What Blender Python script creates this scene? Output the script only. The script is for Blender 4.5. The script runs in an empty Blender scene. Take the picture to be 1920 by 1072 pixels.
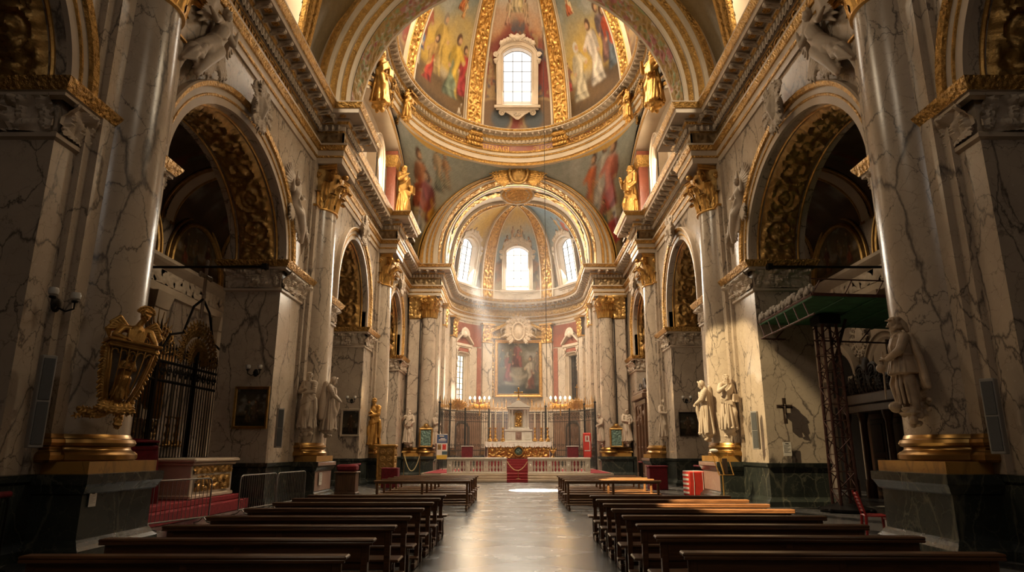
import bpy, math, random
import numpy as np
from mathutils import Vector, Matrix
PI = math.pi
SC = bpy.context.scene
COL = SC.collection
R = math.radians
rng = random.Random(7)

# ------------------------------------------------------------------ mesh builder
class MB:
    def __init__(s):
        s.V = []; s.F = []; s.M = []; s.C = []; s.n = 0
    def add(s, V, F, m=0, C=None):
        V = np.asarray(V, float).reshape(-1, 3)
        F = np.asarray(F, int)
        if F.ndim == 1: F = F.reshape(1, -1)
        s.V.append(V); s.F.append(F + s.n); s.M.append(np.full(len(F), m, int))
        s.C.append(np.ones((len(V), 3)) if C is None else np.asarray(C, float).reshape(-1, 3))
        s.n += len(V)
        return s
    def poly(s, P, m=0):
        return s.add(P, [list(range(len(P)))], m)
    def grid(s, P, m=0, cu=False, cv=False, mask=None, C=None):
        P = np.asarray(P, float); a, b = P.shape[:2]
        i = np.arange(a if cu else a - 1)[:, None]; j = np.arange(b if cv else b - 1)[None, :]
        i2 = (i + 1) % a; j2 = (j + 1) % b
        F = np.stack([i * b + j, i2 * b + j, i2 * b + j2, i * b + j2], -1)
        if mask is not None: F = F[mask]
        return s.add(P.reshape(-1, 3), F.reshape(-1, 4), m, C)
    def box(s, x0, x1, y0, y1, z0, z1, m=0):
        V = [(x, y, z) for x in (x0, x1) for y in (y0, y1) for z in (z0, z1)]
        return s.add(V, [(0, 1, 3, 2), (4, 6, 7, 5), (0, 4, 5, 1), (2, 3, 7, 6), (0, 2, 6, 4), (1, 5, 7, 3)], m)
    def bev(s, x0, x1, y0, y1, z0, z1, b=.01, m=0):
        # box with chamfered edges
        c = np.array([(x0 + x1) / 2, (y0 + y1) / 2, (z0 + z1) / 2]); h = np.array([x1 - x0, y1 - y0, z1 - z0]) / 2
        b = min(b, min(h) * .9)
        V = []; idx = {}
        for sx in (-1, 1):
            for sy in (-1, 1):
                for sz in (-1, 1):
                    for ax in range(3):
                        d = h - b; d[ax] = h[ax]
                        idx[(sx, sy, sz, ax)] = len(V); V.append(c + d * np.array([sx, sy, sz]))
        q = []
        for ax in range(3):
            o = [k for k in range(3) if k != ax]
            for sg in (-1, 1):
                r = []
                for a_, b_ in ((-1, -1), (1, -1), (1, 1), (-1, 1)):
                    t = [0, 0, 0]; t[ax] = sg; t[o[0]] = a_; t[o[1]] = b_; r.append(idx[(*t, ax)])
                q.append(r)
        for ax in range(3):
            o = [k for k in range(3) if k != ax]
            for a_ in (-1, 1):
                for b_ in (-1, 1):
                    r = []
                    for sg, k in ((-1, o[0]), (1, o[0]), (1, o[1]), (-1, o[1])):
                        t = [0, 0, 0]; t[ax] = sg; t[o[0]] = a_; t[o[1]] = b_; r.append(idx[(*t, k)])
                    q.append(r)
        s.add(V, q, m)
        tr = []
        for sx in (-1, 1):
            for sy in (-1, 1):
                for sz in (-1, 1):
                    tr.append([idx[(sx, sy, sz, k)] for k in range(3)])
        k = s.n - len(V)
        s.F.append(np.array(tr) + k); s.M.append(np.full(8, m, int))
        return s
    def tube(s, P, r, n=8, m=0, closed=False, cap=True, flat=1.0):
        P = np.asarray(P, float); k = len(P)
        r = np.full(k, r, float) if np.isscalar(r) else np.asarray(r, float)
        if closed: T = np.roll(P, -1, 0) - np.roll(P, 1, 0)
        else: T = np.gradient(P, axis=0)
        T /= np.maximum(np.linalg.norm(T, axis=1, keepdims=True), 1e-9)
        up = np.array([0, 0, 1.]) if abs(T[0, 2]) < .9 else np.array([1., 0, 0])
        A = []
        a = np.cross(up, T[0]); a /= np.linalg.norm(a)
        for t in T:
            a = a - t * a.dot(t); a /= max(np.linalg.norm(a), 1e-9); A.append(a)
        A = np.array(A); B = np.cross(T, A)
        th = np.arange(n) * 2 * PI / n
        G = P[:, None] + r[:, None, None] * (A[:, None] * np.cos(th)[None, :, None] + B[:, None] * np.sin(th)[None, :, None] * flat)
        s.grid(G, m, cu=closed, cv=True)
        if cap and not closed:
            b = s.n - k * n
            s.F.append(np.array([[b + q for q in range(n)][::-1]])); s.M.append(np.array([m]))
            s.F.append(np.array([[b + (k - 1) * n + q for q in range(n)]])); s.M.append(np.array([m]))
        return s
    def lathe(s, prof, n=24, m=0, c=(0, 0, 0), a0=0, a1=2 * PI, fold=0, nf=6):
        prof = np.asarray(prof, float); full = abs(a1 - a0 - 2 * PI) < 1e-6
        th = a0 + (a1 - a0) * np.arange(n if full else n + 1) / n
        rr = prof[:, 0][:, None] * (1 + fold * np.cos(nf * th)[None])
        P = np.stack([rr * np.cos(th) + c[0], rr * np.sin(th) + c[1], prof[:, 1][:, None] + 0 * th[None] + c[2]], -1)
        return s.grid(P[::-1], m, cv=full)
    def ell(s, c, r, n=12, k=8, m=0, rot=None):
        a = np.linspace(0, PI, k + 1); th = np.arange(n) * 2 * PI / n
        P = np.stack([np.sin(a)[:, None] * np.cos(th), np.sin(a)[:, None] * np.sin(th), np.cos(a)[:, None] + 0 * th], -1)
        P = P * np.asarray(r if not np.isscalar(r) else (r, r, r))
        if rot is not None: P = P @ np.array(rot).T
        return s.grid(P + np.asarray(c), m, cv=True)
    def cap(s, p, q, r0, r1, n=10, m=0):
        # tapered capsule
        p = np.asarray(p, float); q = np.asarray(q, float); d = q - p; L = np.linalg.norm(d); t = d / max(L, 1e-6)
        pts = [p - t * r0 * .98, p - t * r0 * .7, p - t * r0 * .3, p, (p + q) / 2, q, q + t * r1 * .3, q + t * r1 * .7, q + t * r1 * .98]
        rr = [r0 * .2, r0 * .72, r0 * .95, r0, (r0 + r1) / 2, r1, r1 * .95, r1 * .72, r1 * .2]
        return s.tube(pts, rr, n, m)
    def path(s, P, rs, n=10, m=0):
        for i in range(len(P) - 1): s.cap(P[i], P[i + 1], rs[i], rs[i + 1], n, m)
        return s
    def prism(s, P2, z0, z1, m=0, f=None):
        # polygon (2-D, ccw) extruded; f maps (a,b,h)->xyz
        n = len(P2); f = f or (lambda a, b, h: (a, b, h))
        V = [f(a, b, z0) for a, b in P2] + [f(a, b, z1) for a, b in P2]
        s.add(V, [[i, (i + 1) % n, n + (i + 1) % n, n + i] for i in range(n)], m)
        b = s.n - 2 * n
        s.F.append(np.array([[b + i for i in range(n)][::-1]])); s.M.append(np.array([m]))
        s.F.append(np.array([[b + n + i for i in range(n)]])); s.M.append(np.array([m]))
        return s
    def xf(s, M):
        M = np.array(M)
        s.V = [v @ M[:3, :3].T + M[:3, 3] for v in s.V]
        if np.linalg.det(M[:3, :3]) < 0: s.F = [f[:, ::-1] for f in s.F]
        return s
    def mirror(s):
        return s.copy().xf(np.diag([-1., 1, 1, 1]))
    def copy(s):
        o = MB(); o.V = list(s.V); o.F = list(s.F); o.M = list(s.M); o.C = list(s.C); o.n = s.n; return o
    def merge(s, o):
        for v, in zip(o.V): pass
        s.V += o.V; s.F += [f + s.n for f in o.F]; s.M += o.M; s.C += o.C; s.n += o.n
        return s
    def mesh(s, name, mats, ang=38, col=False):
        me = bpy.data.meshes.new(name)
        V = np.concatenate(s.V)
        me.vertices.add(len(V)); me.vertices.foreach_set('co', V.astype(np.float32).ravel())
        loops = np.concatenate([f.ravel() for f in s.F]); tot = np.concatenate([np.full(len(f), f.shape[1]) for f in s.F])
        me.loops.add(len(loops)); me.loops.foreach_set('vertex_index', loops.astype(np.int32))
        me.polygons.add(len(tot)); st = np.concatenate([[0], np.cumsum(tot)[:-1]])
        me.polygons.foreach_set('loop_start', st.astype(np.int32))
        me.polygons.foreach_set('material_index', np.concatenate(s.M).astype(np.int32))
        me.update(calc_edges=True); me.validate()
        for m in (mats if isinstance(mats, (list, tuple)) else [mats]): me.materials.append(m)
        me.polygons.foreach_set('use_smooth', np.ones(len(me.polygons), bool))
        if ang < 179: me.set_sharp_from_angle(angle=R(ang))
        if col:
            C = np.concatenate(s.C); a = me.color_attributes.new('Col', 'FLOAT_COLOR', 'POINT')
            a.data.foreach_set('color', np.concatenate([C, np.ones((len(C), 1))], 1).astype(np.float32).ravel())
        return me
    def build(s, name, mats, parent=None, ang=38, col=False, loc=None):
        o = bpy.data.objects.new(name, s.mesh(name, mats, ang, col)); COL.objects.link(o)
        if parent: o.parent = parent
        if loc: o.location = loc
        return o

def tag(o, label, cat, group=None):
    o['label'] = label; o['category'] = cat
    if group: o['group'] = group
    return o
def struct(o, label=None):
    o['kind'] = 'structure'
    if label: o['label'] = label
    return o
def thing(name, label, cat, loc=(0, 0, 0), rz=0, group=None):
    o = bpy.data.objects.new(name, None); COL.objects.link(o); o.empty_display_size = .2
    o.location = loc; o.rotation_euler = (0, 0, rz)
    return tag(o, label, cat, group)
def dup(root, label, loc=None, rz=None, scale=None):
    r = root.copy(); COL.objects.link(r); r['label'] = label
    if loc is not None: r.location = loc
    if rz is not None: r.rotation_euler = (0, 0, rz)
    if scale is not None: r.scale = scale
    for ch in root.children:
        c = ch.copy(); COL.objects.link(c); c.parent = r
        for g in ch.children:
            d = g.copy(); COL.objects.link(d); d.parent = c
    return r
def plabel(o, l): o['label'] = l; return o

# carved pieces: overlapping volumes fused into one continuous surface
def fuse(mb, name, voxel, mat, smooth=2, rough=.0, seed=0):
    me = mb.mesh(name, mat, 180); o = bpy.data.objects.new('tmp', me); COL.objects.link(o)
    r = o.modifiers.new('r', 'REMESH'); r.mode = 'VOXEL'; r.voxel_size = voxel
    if smooth: q = o.modifiers.new('s', 'SMOOTH'); q.factor = .5; q.iterations = smooth
    dg = bpy.context.evaluated_depsgraph_get(); out = bpy.data.meshes.new_from_object(o.evaluated_get(dg)); out.name = name
    bpy.data.objects.remove(o); bpy.data.meshes.remove(me)
    n = len(out.vertices); co = np.zeros(n * 3, np.float32); out.vertices.foreach_get('co', co); co = co.reshape(-1, 3)
    out.polygons.foreach_set('use_smooth', np.ones(len(out.polygons), bool)); out.materials.clear(); out.materials.append(mat)
    return out
def fused(mb, name, voxel, mat, parent=None, loc=None, smooth=1):
    o = bpy.data.objects.new(name, fuse(mb, name, voxel, mat, smooth)); COL.objects.link(o)
    if parent: o.parent = parent
    if loc: o.location = loc
    return o
def frond(mb, p, d, l, w, side=(0, -1, 0), n=5):
    """a curled acanthus spray: midrib with lobes"""
    p = np.array(p, float); d = np.array(d, float); d /= np.linalg.norm(d); f = np.array(side, float); q = np.cross(d, f)
    P = [p + d * l * t + f * w * .6 * math.sin(t * 2.6) for t in (0, .35, .7, 1)]; mb.path(P, [w * .3, w * .34, w * .28, w * .16], 7)
    for k in range(n):
        t = .15 + .75 * k / n; b = p + d * l * t + f * w * .6 * math.sin(t * 2.6)
        for sg in (-1, 1): mb.path([b, b + q * sg * w * (1 - .4 * t) * .7 + d * l * .08 + f * .02, b + q * sg * w * (1.1 - .5 * t) + d * l * .16 - f * .03], [w * .22, w * .2, w * .07], 6)
# ------------------------------------------------------------------ height fields
def h2(i, j, s):
    x = np.sin(i * 127.1 + j * 311.7 + s * 74.7) * 43758.5453
    return x - np.floor(x)
def leafH(U, V, seed=1, la=.8, lb=.36):
    H = np.zeros_like(U); ci = np.floor(U); cj = np.floor(V)
    for di in (-1, 0, 1):
        for dj in (-1, 0, 1):
            i = ci + di; j = cj + dj
            px = i + .15 + .7 * h2(i, j, seed); py = j + .15 + .7 * h2(i, j, seed + 1)
            an = 2 * PI * h2(i, j, seed + 2); k = .7 + .3 * h2(i, j, seed + 3)
            dx = U - px; dy = V - py
            a = dx * np.cos(an) + dy * np.sin(an); b = -dx * np.sin(an) + dy * np.cos(an) + .35 * a * a
            rr = (a / la) ** 2 + (b / lb) ** 2
            h = np.sqrt(np.clip(1 - rr, 0, 1)) * k * (.8 + .2 * np.cos(a * 26 + np.abs(b) * 9)) * (.7 + .3 * np.clip(np.abs(b) / .09, 0, 1))
            H = np.maximum(H, h)
    return H
def rinceau(U, V):
    i = np.floor(U); sg = np.where(i % 2 == 0, 1., -1.)
    x = U - i - .5; y = (V - .5) * sg
    r = np.hypot(x, y); th = np.arctan2(y, x)
    s = r * 3.4 - th / (2 * PI); s = s - np.floor(s)
    h = np.clip(1 - np.abs(2 * s - 1) * 1.5, 0, 1) * (r < .5)
    h = np.maximum(h, np.sqrt(np.clip(1 - (r / .16) ** 2, 0, 1)) * (.8 + .2 * np.cos(6 * th)))
    return np.maximum(h, .7 * leafH(U * 3.5, V * 3.5, 5))
def fbm(U, V, seed=0, o=4):
    r = np.zeros_like(U); a = .5
    for k in range(o):
        i = np.floor(U); j = np.floor(V); f = U - i; g = V - j; f = f * f * (3 - 2 * f); g = g * g * (3 - 2 * g)
        q = (h2(i, j, seed + k) * (1 - f) + h2(i + 1, j, seed + k) * f) * (1 - g) + (h2(i, j + 1, seed + k) * (1 - f) + h2(i + 1, j + 1, seed + k) * f) * g
        r += a * q; a /= 2; U = U * 2.03 + 7.1; V = V * 2.03 + 3.7
    return r
def lin(a, b, n): return np.linspace(a, b, n)
def mg(u, v): return np.meshgrid(u, v, indexing='ij')
def normals(P):
    du = np.gradient(P, axis=0); dv = np.gradient(P, axis=1)
    n = np.cross(du, dv); return n / np.maximum(np.linalg.norm(n, axis=2, keepdims=True), 1e-9)
def edge0(U, V, w=.04):
    # 0 at the borders of the unit square, 1 inside
    d = np.minimum(np.minimum(U, 1 - U), np.minimum(V, 1 - V)); return np.clip(d / w, 0, 1)

# ------------------------------------------------------------------ painting (colours of real painted pictures)
def blend(C, c, a):
    a = np.clip(a, 0, 1)[..., None]; return C * (1 - a) + np.asarray(c) * a
def sm(x, w): return 1 / (1 + np.exp(-np.clip(x / w, -40, 40)))
SKIN = (.46, .27, .15)
def figure(C, X, Y, x, y, h, c1, c2, lean=0., face=1, hair=(.09, .05, .03), halo=None, seated=False, soft=.012, seed=0):
    """one robed figure: feet at (x,y), height h"""
    w = soft * h * 2.2
    yy = (Y - y) / h; xx = (X - x) / h - lean * yy
    top = .82
    half = np.where(yy < .45, .19 - .09 * (yy / .45) + (.10 if seated else 0), .10 + .055 * np.sin(np.clip((yy - .45) / .37, 0, 1) * PI))
    fold = .5 + .5 * np.sin(xx * 36 + np.sin(yy * 8 + seed) * 2.6 + 3 * fbm(xx * 5 + seed, yy * 5, seed, 3) + seed)
    n = fbm(X * 40 / max(h, .05) * .2 + seed, Y * 40 / max(h, .05) * .2, seed + 3, 3)
    body = sm(half - np.abs(xx + .02 * np.sin(yy * 14 + seed)), .012) * sm(yy, .01) * sm(top - yy, .02)
    lit = (.58 + .42 * fold + .35 * sm(xx * face + .02, .05) * .8 + .5 * (n - .5) - .25 * (yy < .12))
    c1 = np.asarray(c1); c2 = np.asarray(c2)
    diag = sm(xx * face * 1.3 + (yy - .42) * .55 + .05 * np.sin(yy * 20 + seed), .015)
    rob = c1 * (1 - diag[..., None]) + c2 * diag[..., None]
    lit = lit * (.45 + .55 * sm(half - np.abs(xx) - .022, .008))
    rob = np.clip(rob * np.clip(lit, .2, 1.4)[..., None], 0, 1)
    C = C * (1 - body[..., None]) + rob * body[..., None]
    # arm
    for sgn, aa in ((face, .62), (-face, .5)):
        ax0, ay0, ax1, ay1 = .09 * sgn, .74, .16 * sgn + .05 * face, aa
        t = np.clip(((xx - ax0) * (ax1 - ax0) + (yy - ay0) * (ay1 - ay0)) / ((ax1 - ax0) ** 2 + (ay1 - ay0) ** 2), 0, 1)
        d = np.hypot(xx - ax0 - t * (ax1 - ax0), yy - ay0 - t * (ay1 - ay0))
        C = blend(C, np.clip(c2 * (1.05 if sgn == face else .6), 0, 1), sm(.042 - d, .008))
        C = blend(C, SKIN, sm(.03 - np.hypot(xx - ax1, yy - ay1 + .02), .008))
    hx = .015 * face
    if halo is not None: C = blend(C, halo, sm(.11 - np.hypot(xx - hx, yy - .92), .02) * .8)
    hd = np.hypot((xx - hx) / .058, (yy - .91) / .078)
    C = blend(C, hair, sm(1.12 - np.hypot((xx - hx + .018 * face) / .062, (yy - .925) / .085), .08))
    C = blend(C, np.asarray(SKIN), sm(.85 - np.hypot((xx - hx - .012 * face) / .052, (yy - .905) / .066), .1))
    C = blend(C, hair, sm(.8 - np.hypot((xx - hx - .012 * face) / .04, (yy - .858) / .03), .2) * .6)
    return C
def paint(U, V, asp, sky, ground, figs, seed=0, horizon=.35, dim=1., cloud=.5):
    """U,V in 0..1, asp = width/height; colours are linear"""
    X = U * asp; Y = V
    n = fbm(U * 5 * asp + seed, V * 5, seed, 5)
    a, b, c = [np.asarray(k) for k in sky]           # top, middle, low
    t = np.clip((V - horizon) / (1 - horizon), 0, 1) + .5 * (n - .5)
    C = np.where((t < .5)[..., None], c + (b - c) * np.clip(t / .5, 0, 1)[..., None], b + (a - b) * np.clip(t / .5 - 1, 0, 1)[..., None])
    C = blend(C, (.42, .38, .32), np.clip((n - .52) * 5 * cloud, 0, .7))
    g = np.asarray(ground); hl = horizon + .05 * (fbm(U * 6, V * 0, seed + 9, 3) - .5) - .0
    gm = sm(hl - V, .012)
    stripe = .75 + .35 * np.sin((V * 34 + U * 5 + 2 * n)) * .6
    C = C * (1 - gm[..., None]) + (g * (np.clip(stripe, .4, 1.2) * (.6 + .8 * n))[..., None]) * gm[..., None]
    for f in figs:
        f = dict(f); C = figure(C, X, Y, f.pop('x') * asp, f.pop('y'), f.pop('h'), f.pop('a'), f.pop('b'), **f)
    C = C * (.82 + .36 * fbm(U * 60 * asp, V * 60, seed + 4, 2))[..., None]
    return np.clip(C * dim, 0, 1)
# ------------------------------------------------------------------ materials
def newmat(name):
    m = bpy.data.materials.new(name); m.use_nodes = True
    nt = m.node_tree; b = nt.nodes['Principled BSDF']
    return m, nt, b
def N(nt, typ, **k):
    n = nt.nodes.new(typ)
    for a, v in k.items():
        if a in n.inputs: n.inputs[a].default_value = v
        else: setattr(n, a, v)
    return n
def L(nt, a, b): nt.links.new(a, b)
def ramp(nt, fac, stops):
    r = nt.nodes.new('ShaderNodeValToRGB'); e = r.color_ramp.elements
    while len(e) < len(stops): e.new(.5)
    for k, (p, c) in enumerate(stops):
        e[k].position = p; e[k].color = (*c, 1) if not np.isscalar(c) else (c, c, c, 1)
    L(nt, fac, r.inputs[0]); return r.outputs[0]
def mix(nt, fac, a, b, typ='MIX'):
    n = nt.nodes.new('ShaderNodeMix'); n.data_type = 'RGBA'; n.blend_type = typ
    for s, v in ((n.inputs[0], fac), (n.inputs[6], a), (n.inputs[7], b)):
        if hasattr(v, 'links'): L(nt, v, s)
        elif np.isscalar(v): s.default_value = v
        else: s.default_value = (*v, 1)
    return n.outputs[2]
def mth(nt, op, a, b=None, c=None):
    n = nt.nodes.new('ShaderNodeMath'); n.operation = op
    for s, v in zip(n.inputs, (a, b, c)):
        if v is None: continue
        if hasattr(v, 'links'): L(nt, v, s)
        else: s.default_value = v
    return n.outputs[0]
def coords(nt, rnd=True):
    tc = nt.nodes.new('ShaderNodeTexCoord')
    if not rnd: return tc.outputs['Object']
    oi = nt.nodes.new('ShaderNodeObjectInfo'); a = nt.nodes.new('ShaderNodeVectorMath'); a.operation = 'SCALE'
    cb = nt.nodes.new('ShaderNodeCombineXYZ')
    for k in range(3): L(nt, oi.outputs['Random'], cb.inputs[k])
    L(nt, cb.outputs[0], a.inputs[0]); a.inputs['Scale'].default_value = 60
    b = nt.nodes.new('ShaderNodeVectorMath'); b.operation = 'ADD'
    L(nt, tc.outputs['Object'], b.inputs[0]); L(nt, a.outputs[0], b.inputs[1]); return b.outputs[0]
def bump(nt, b, h, dist=.02, st=1.):
    n = N(nt, 'ShaderNodeBump', Strength=st, Distance=dist); L(nt, h, n.inputs['Height']); L(nt, n.outputs[0], b.inputs['Normal'])
def veins(nt, co, scale, width, warp, seed=0., stretch=(1, 1, 1)):
    mp = N(nt, 'ShaderNodeMapping'); mp.inputs['Scale'].default_value = stretch; mp.inputs['Location'].default_value = (seed, seed * .7, -seed)
    mp.inputs['Rotation'].default_value = (.5, .7, .3) if stretch != (1, 1, 1) else (0, 0, 0)
    L(nt, co, mp.inputs[0])
    nz = N(nt, 'ShaderNodeTexNoise', Scale=scale * 1.2, Detail=6.0, Roughness=.6); L(nt, mp.outputs[0], nz.inputs['Vector'])
    wv = nt.nodes.new('ShaderNodeVectorMath'); wv.operation = 'MULTIPLY_ADD'
    L(nt, nz.outputs['Color'], wv.inputs[0]); wv.inputs[1].default_value = (warp,) * 3; L(nt, mp.outputs[0], wv.inputs[2])
    vo = N(nt, 'ShaderNodeTexVoronoi', Scale=scale, feature='DISTANCE_TO_EDGE'); L(nt, wv.outputs[0], vo.inputs['Vector'])
    # vein width varies along its run
    n2 = N(nt, 'ShaderNodeTexNoise', Scale=scale * .9, Detail=3.0); L(nt, mp.outputs[0], n2.inputs['Vector'])
    wd = mth(nt, 'MULTIPLY', mth(nt, 'POWER', n2.outputs['Fac'], 4.0), width * 12)
    d = mth(nt, 'DIVIDE', vo.outputs['Distance'], mth(nt, 'MAXIMUM', wd, .0006))
    return mth(nt, 'SUBTRACT', 1.0, mth(nt, 'MINIMUM', d, 1.0))
def marble(name, base, base2, vein, amt=.85, sc=1., rough=.22, heavy=0.5, spec=.5):
    m, nt, b = newmat(name); co = coords(nt)
    nz = N(nt, 'ShaderNodeTexNoise', Scale=.9 * sc, Detail=7.0, Roughness=.62); L(nt, co, nz.inputs['Vector'])
    c = ramp(nt, nz.outputs['Fac'], [(.3, base2), (.62, base)])
    v1 = veins(nt, co, 1.0 * sc, .02, .8, 1.3, (1, 1, .6))
    v2 = veins(nt, co, 2.9 * sc, .018, .35, 4.1)
    v3 = veins(nt, co, .55 * sc, .045 * heavy, 1.3, 9.7, (1.3, 1.3, .5))
    v = mth(nt, 'MAXIMUM', mth(nt, 'MAXIMUM', v1, mth(nt, 'MULTIPLY', v2, .6)), v3)
    sp = N(nt, 'ShaderNodeTexVoronoi', Scale=5. * sc); L(nt, co, sp.inputs['Vector'])
    spots = mth(nt, 'LESS_THAN', sp.outputs['Distance'], .05)
    v = mth(nt, 'MAXIMUM', v, mth(nt, 'MULTIPLY', spots, .7))
    L(nt, mix(nt, mth(nt, 'MULTIPLY', v, amt), c, vein), b.inputs['Base Color'])
    n3 = N(nt, 'ShaderNodeTexNoise', Scale=14.0, Detail=3.0); L(nt, co, n3.inputs['Vector'])
    L(nt, mth(nt, 'MULTIPLY_ADD', n3.outputs['Fac'], .18, rough - .07), b.inputs['Roughness'])
    b.inputs['Specular IOR Level'].default_value = spec
    return m
def plain(name, col, rough=.6, metal=0., var=.15, vs=6., bmp=0., bs=40., spec=.4):
    m, nt, b = newmat(name); co = coords(nt)
    nz = N(nt, 'ShaderNodeTexNoise', Scale=vs, Detail=5.0); L(nt, co, nz.inputs['Vector'])
    c = np.asarray(col)
    L(nt, ramp(nt, nz.outputs['Fac'], [(.3, tuple(c * (1 - var))), (.7, tuple(np.minimum(c * (1 + var), 1)))]), b.inputs['Base Color'])
    b.inputs['Roughness'].default_value = rough; b.inputs['Metallic'].default_value = metal; b.inputs['Specular IOR Level'].default_value = spec
    if bmp:
        n2 = N(nt, 'ShaderNodeTexNoise', Scale=bs, Detail=4.0); L(nt, co, n2.inputs['Vector']); bump(nt, b, n2.outputs['Fac'], bmp)
    return m
def goldmat(name, col, rough=.33, orn=0., sc=9.):
    m, nt, b = newmat(name); co = coords(nt)
    nz = N(nt, 'ShaderNodeTexNoise', Scale=5.0, Detail=5.0); L(nt, co, nz.inputs['Vector'])
    c = np.asarray(col)
    L(nt, ramp(nt, nz.outputs['Fac'], [(.3, tuple(c * (.9 if 'bronze' in name else .62))), (.65, tuple(c))]), b.inputs['Base Color'])
    b.inputs['Metallic'].default_value = .85
    n3 = N(nt, 'ShaderNodeTexNoise', Scale=30.0, Detail=2.0); L(nt, co, n3.inputs['Vector'])
    L(nt, mth(nt, 'MULTIPLY_ADD', n3.outputs['Fac'], .08 if 'bronze' in name else .3, rough - (.0 if 'bronze' in name else .12)), b.inputs['Roughness'])
    if orn:
        vo = N(nt, 'ShaderNodeTexVoronoi', Scale=sc, feature='SMOOTH_F1'); L(nt, co, vo.inputs['Vector'])
        n2 = N(nt, 'ShaderNodeTexNoise', Scale=sc * 3, Detail=3.0); L(nt, co, n2.inputs['Vector'])
        bump(nt, b, mth(nt, 'MULTIPLY_ADD', n2.outputs['Fac'], .5, vo.outputs['Distance']), orn)
    else:
        n2 = N(nt, 'ShaderNodeTexNoise', Scale=22.0, Detail=3.0); L(nt, co, n2.inputs['Vector']); 'bronze' in name or bump(nt, b, n2.outputs['Fac'], .008)
    return m
def wood(name, c1, c2, rough=.35, sc=1., axis=0):
    m, nt, b = newmat(name); co = coords(nt)
    mp = N(nt, 'ShaderNodeMapping'); s = [14., 14., 14.]; s[axis] = 1.2; mp.inputs['Scale'].default_value = [k * sc for k in s]; L(nt, co, mp.inputs[0])
    nz = N(nt, 'ShaderNodeTexNoise', Scale=1.6, Detail=6.0, Roughness=.6, Distortion=.6); L(nt, mp.outputs[0], nz.inputs['Vector'])
    L(nt, ramp(nt, nz.outputs['Fac'], [(.3, c1), (.7, c2)]), b.inputs['Base Color'])
    L(nt, mth(nt, 'MULTIPLY_ADD', nz.outputs['Fac'], .2, rough - .08), b.inputs['Roughness'])
    bump(nt, b, nz.outputs['Fac'], .003)
    return m
def emis(name, col, st):
    m, nt, b = newmat(name); b.inputs['Base Color'].default_value = (*[min(1, c) * .5 for c in col], 1)
    b.inputs['Emission Color'].default_value = (*col, 1); b.inputs['Emission Strength'].default_value = st
    b.inputs['Roughness'].default_value = .3
    return m
def painted(name, rough=.6):
    m, nt, b = newmat(name); a = nt.nodes.new('ShaderNodeVertexColor'); a.layer_name = 'Col'
    co = coords(nt); nz = N(nt, 'ShaderNodeTexNoise', Scale=9.0, Detail=6.0); L(nt, co, nz.inputs['Vector'])
    L(nt, mix(nt, .35, a.outputs['Color'], ramp(nt, nz.outputs['Fac'], [(.3, (.55, .5, .45)), (.7, (1, 1, 1))]), 'MULTIPLY'), b.inputs['Base Color'])
    b.inputs['Roughness'].default_value = rough; b.inputs['Specular IOR Level'].default_value = .15
    return m
M = {}
M['marble'] = marble('veined_cream_marble', (.50, .405, .31), (.40, .32, .245), (.055, .045, .042))
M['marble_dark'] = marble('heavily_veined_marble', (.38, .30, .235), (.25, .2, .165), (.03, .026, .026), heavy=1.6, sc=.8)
M['green'] = marble('dark_green_marble', (.035, .04, .034), (.018, .021, .019), (.15, .14, .10), amt=.5, rough=.2)
M['brown'] = marble('brown_marble', (.20, .105, .06), (.13, .07, .042), (.3, .2, .13), amt=.4, rough=.3)
M['pink'] = marble('pink_marble', (.33, .2, .155), (.24, .14, .11), (.5, .4, .33), amt=.4, rough=.3)
M['red'] = marble('red_marble', (.29, .085, .05), (.2, .06, .04), (.4, .22, .15), amt=.4, rough=.3)
M['yellow'] = marble('yellow_marble', (.45, .24, .055), (.33, .16, .035), (.15, .07, .02), amt=.6, rough=.3)
M['stone'] = plain('pale_carved_stone', (.52, .42, .32), .55, var=.12, vs=2.5, bmp=.004, bs=25)
M['oldstone'] = plain('weathered_brown_stone', (.42, .31, .21), .5, var=.2, vs=5, bmp=.004, bs=30)
M['trimstone'] = plain('cream_cornice_stone', (.50, .40, .30), .4, var=.12, vs=1.3, bmp=.002)
M['stucco'] = plain('warm_white_stucco', (.53, .43, .31), .55, var=.1, vs=.8)
M['whitestone'] = plain('white_altar_marble', (.72, .66, .58), .35, var=.08, vs=3)
M['gold'] = goldmat('gilding', (.62, .35, .10), .38)
M['goldorn'] = goldmat('ornate_gilding', (.64, .37, .11), .32, .07, 13.)
M['bronze'] = goldmat('polished_bronze', (.34, .19, .055), .27)
M['oldgold'] = goldmat('old_gilding', (.50, .30, .10), .42)
M['iron'] = plain('black_iron', (.018, .015, .013), .45, .6, .2, 12)
M['steel'] = plain('galvanised_steel', (.30, .29, .28), .42, .9, .15, 9)
M['rust'] = plain('rusty_red_steel', (.10, .04, .028), .6, .3, .3, 8)
M['pew'] = wood('dark_varnished_pew_wood', (.045, .017, .007), (.14, .058, .020), .3)
M['pew2'] = wood('brown_bench_wood', (.11, .047, .017), (.23, .105, .04), .3)
M['oak'] = wood('carved_brown_oak', (.055, .024, .012), (.15, .068, .03), .42, axis=2)
M['blackwood'] = wood('dark_door_wood', (.02, .011, .007), (.055, .03, .018), .5, axis=2)
M['redcloth'] = plain('crimson_cloth', (.14, .008, .014), .9, var=.25, vs=9, bmp=.006)
M['carpet'] = plain('red_carpet', (.24, .022, .028), .95, var=.2, vs=14, bmp=.006, bs=90)
M['brightred'] = plain('bright_red_cover', (.55, .035, .022), .6, var=.12, vs=5)
M['redplastic'] = plain('red_plastic', (.33, .02, .02), .35, var=.08)
M['cloth'] = plain('white_altar_linen', (.74, .68, .61), .85, var=.06, vs=8, bmp=.004)
M['wax'] = plain('cream_wax', (.80, .72, .58), .5, var=.05)
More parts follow.
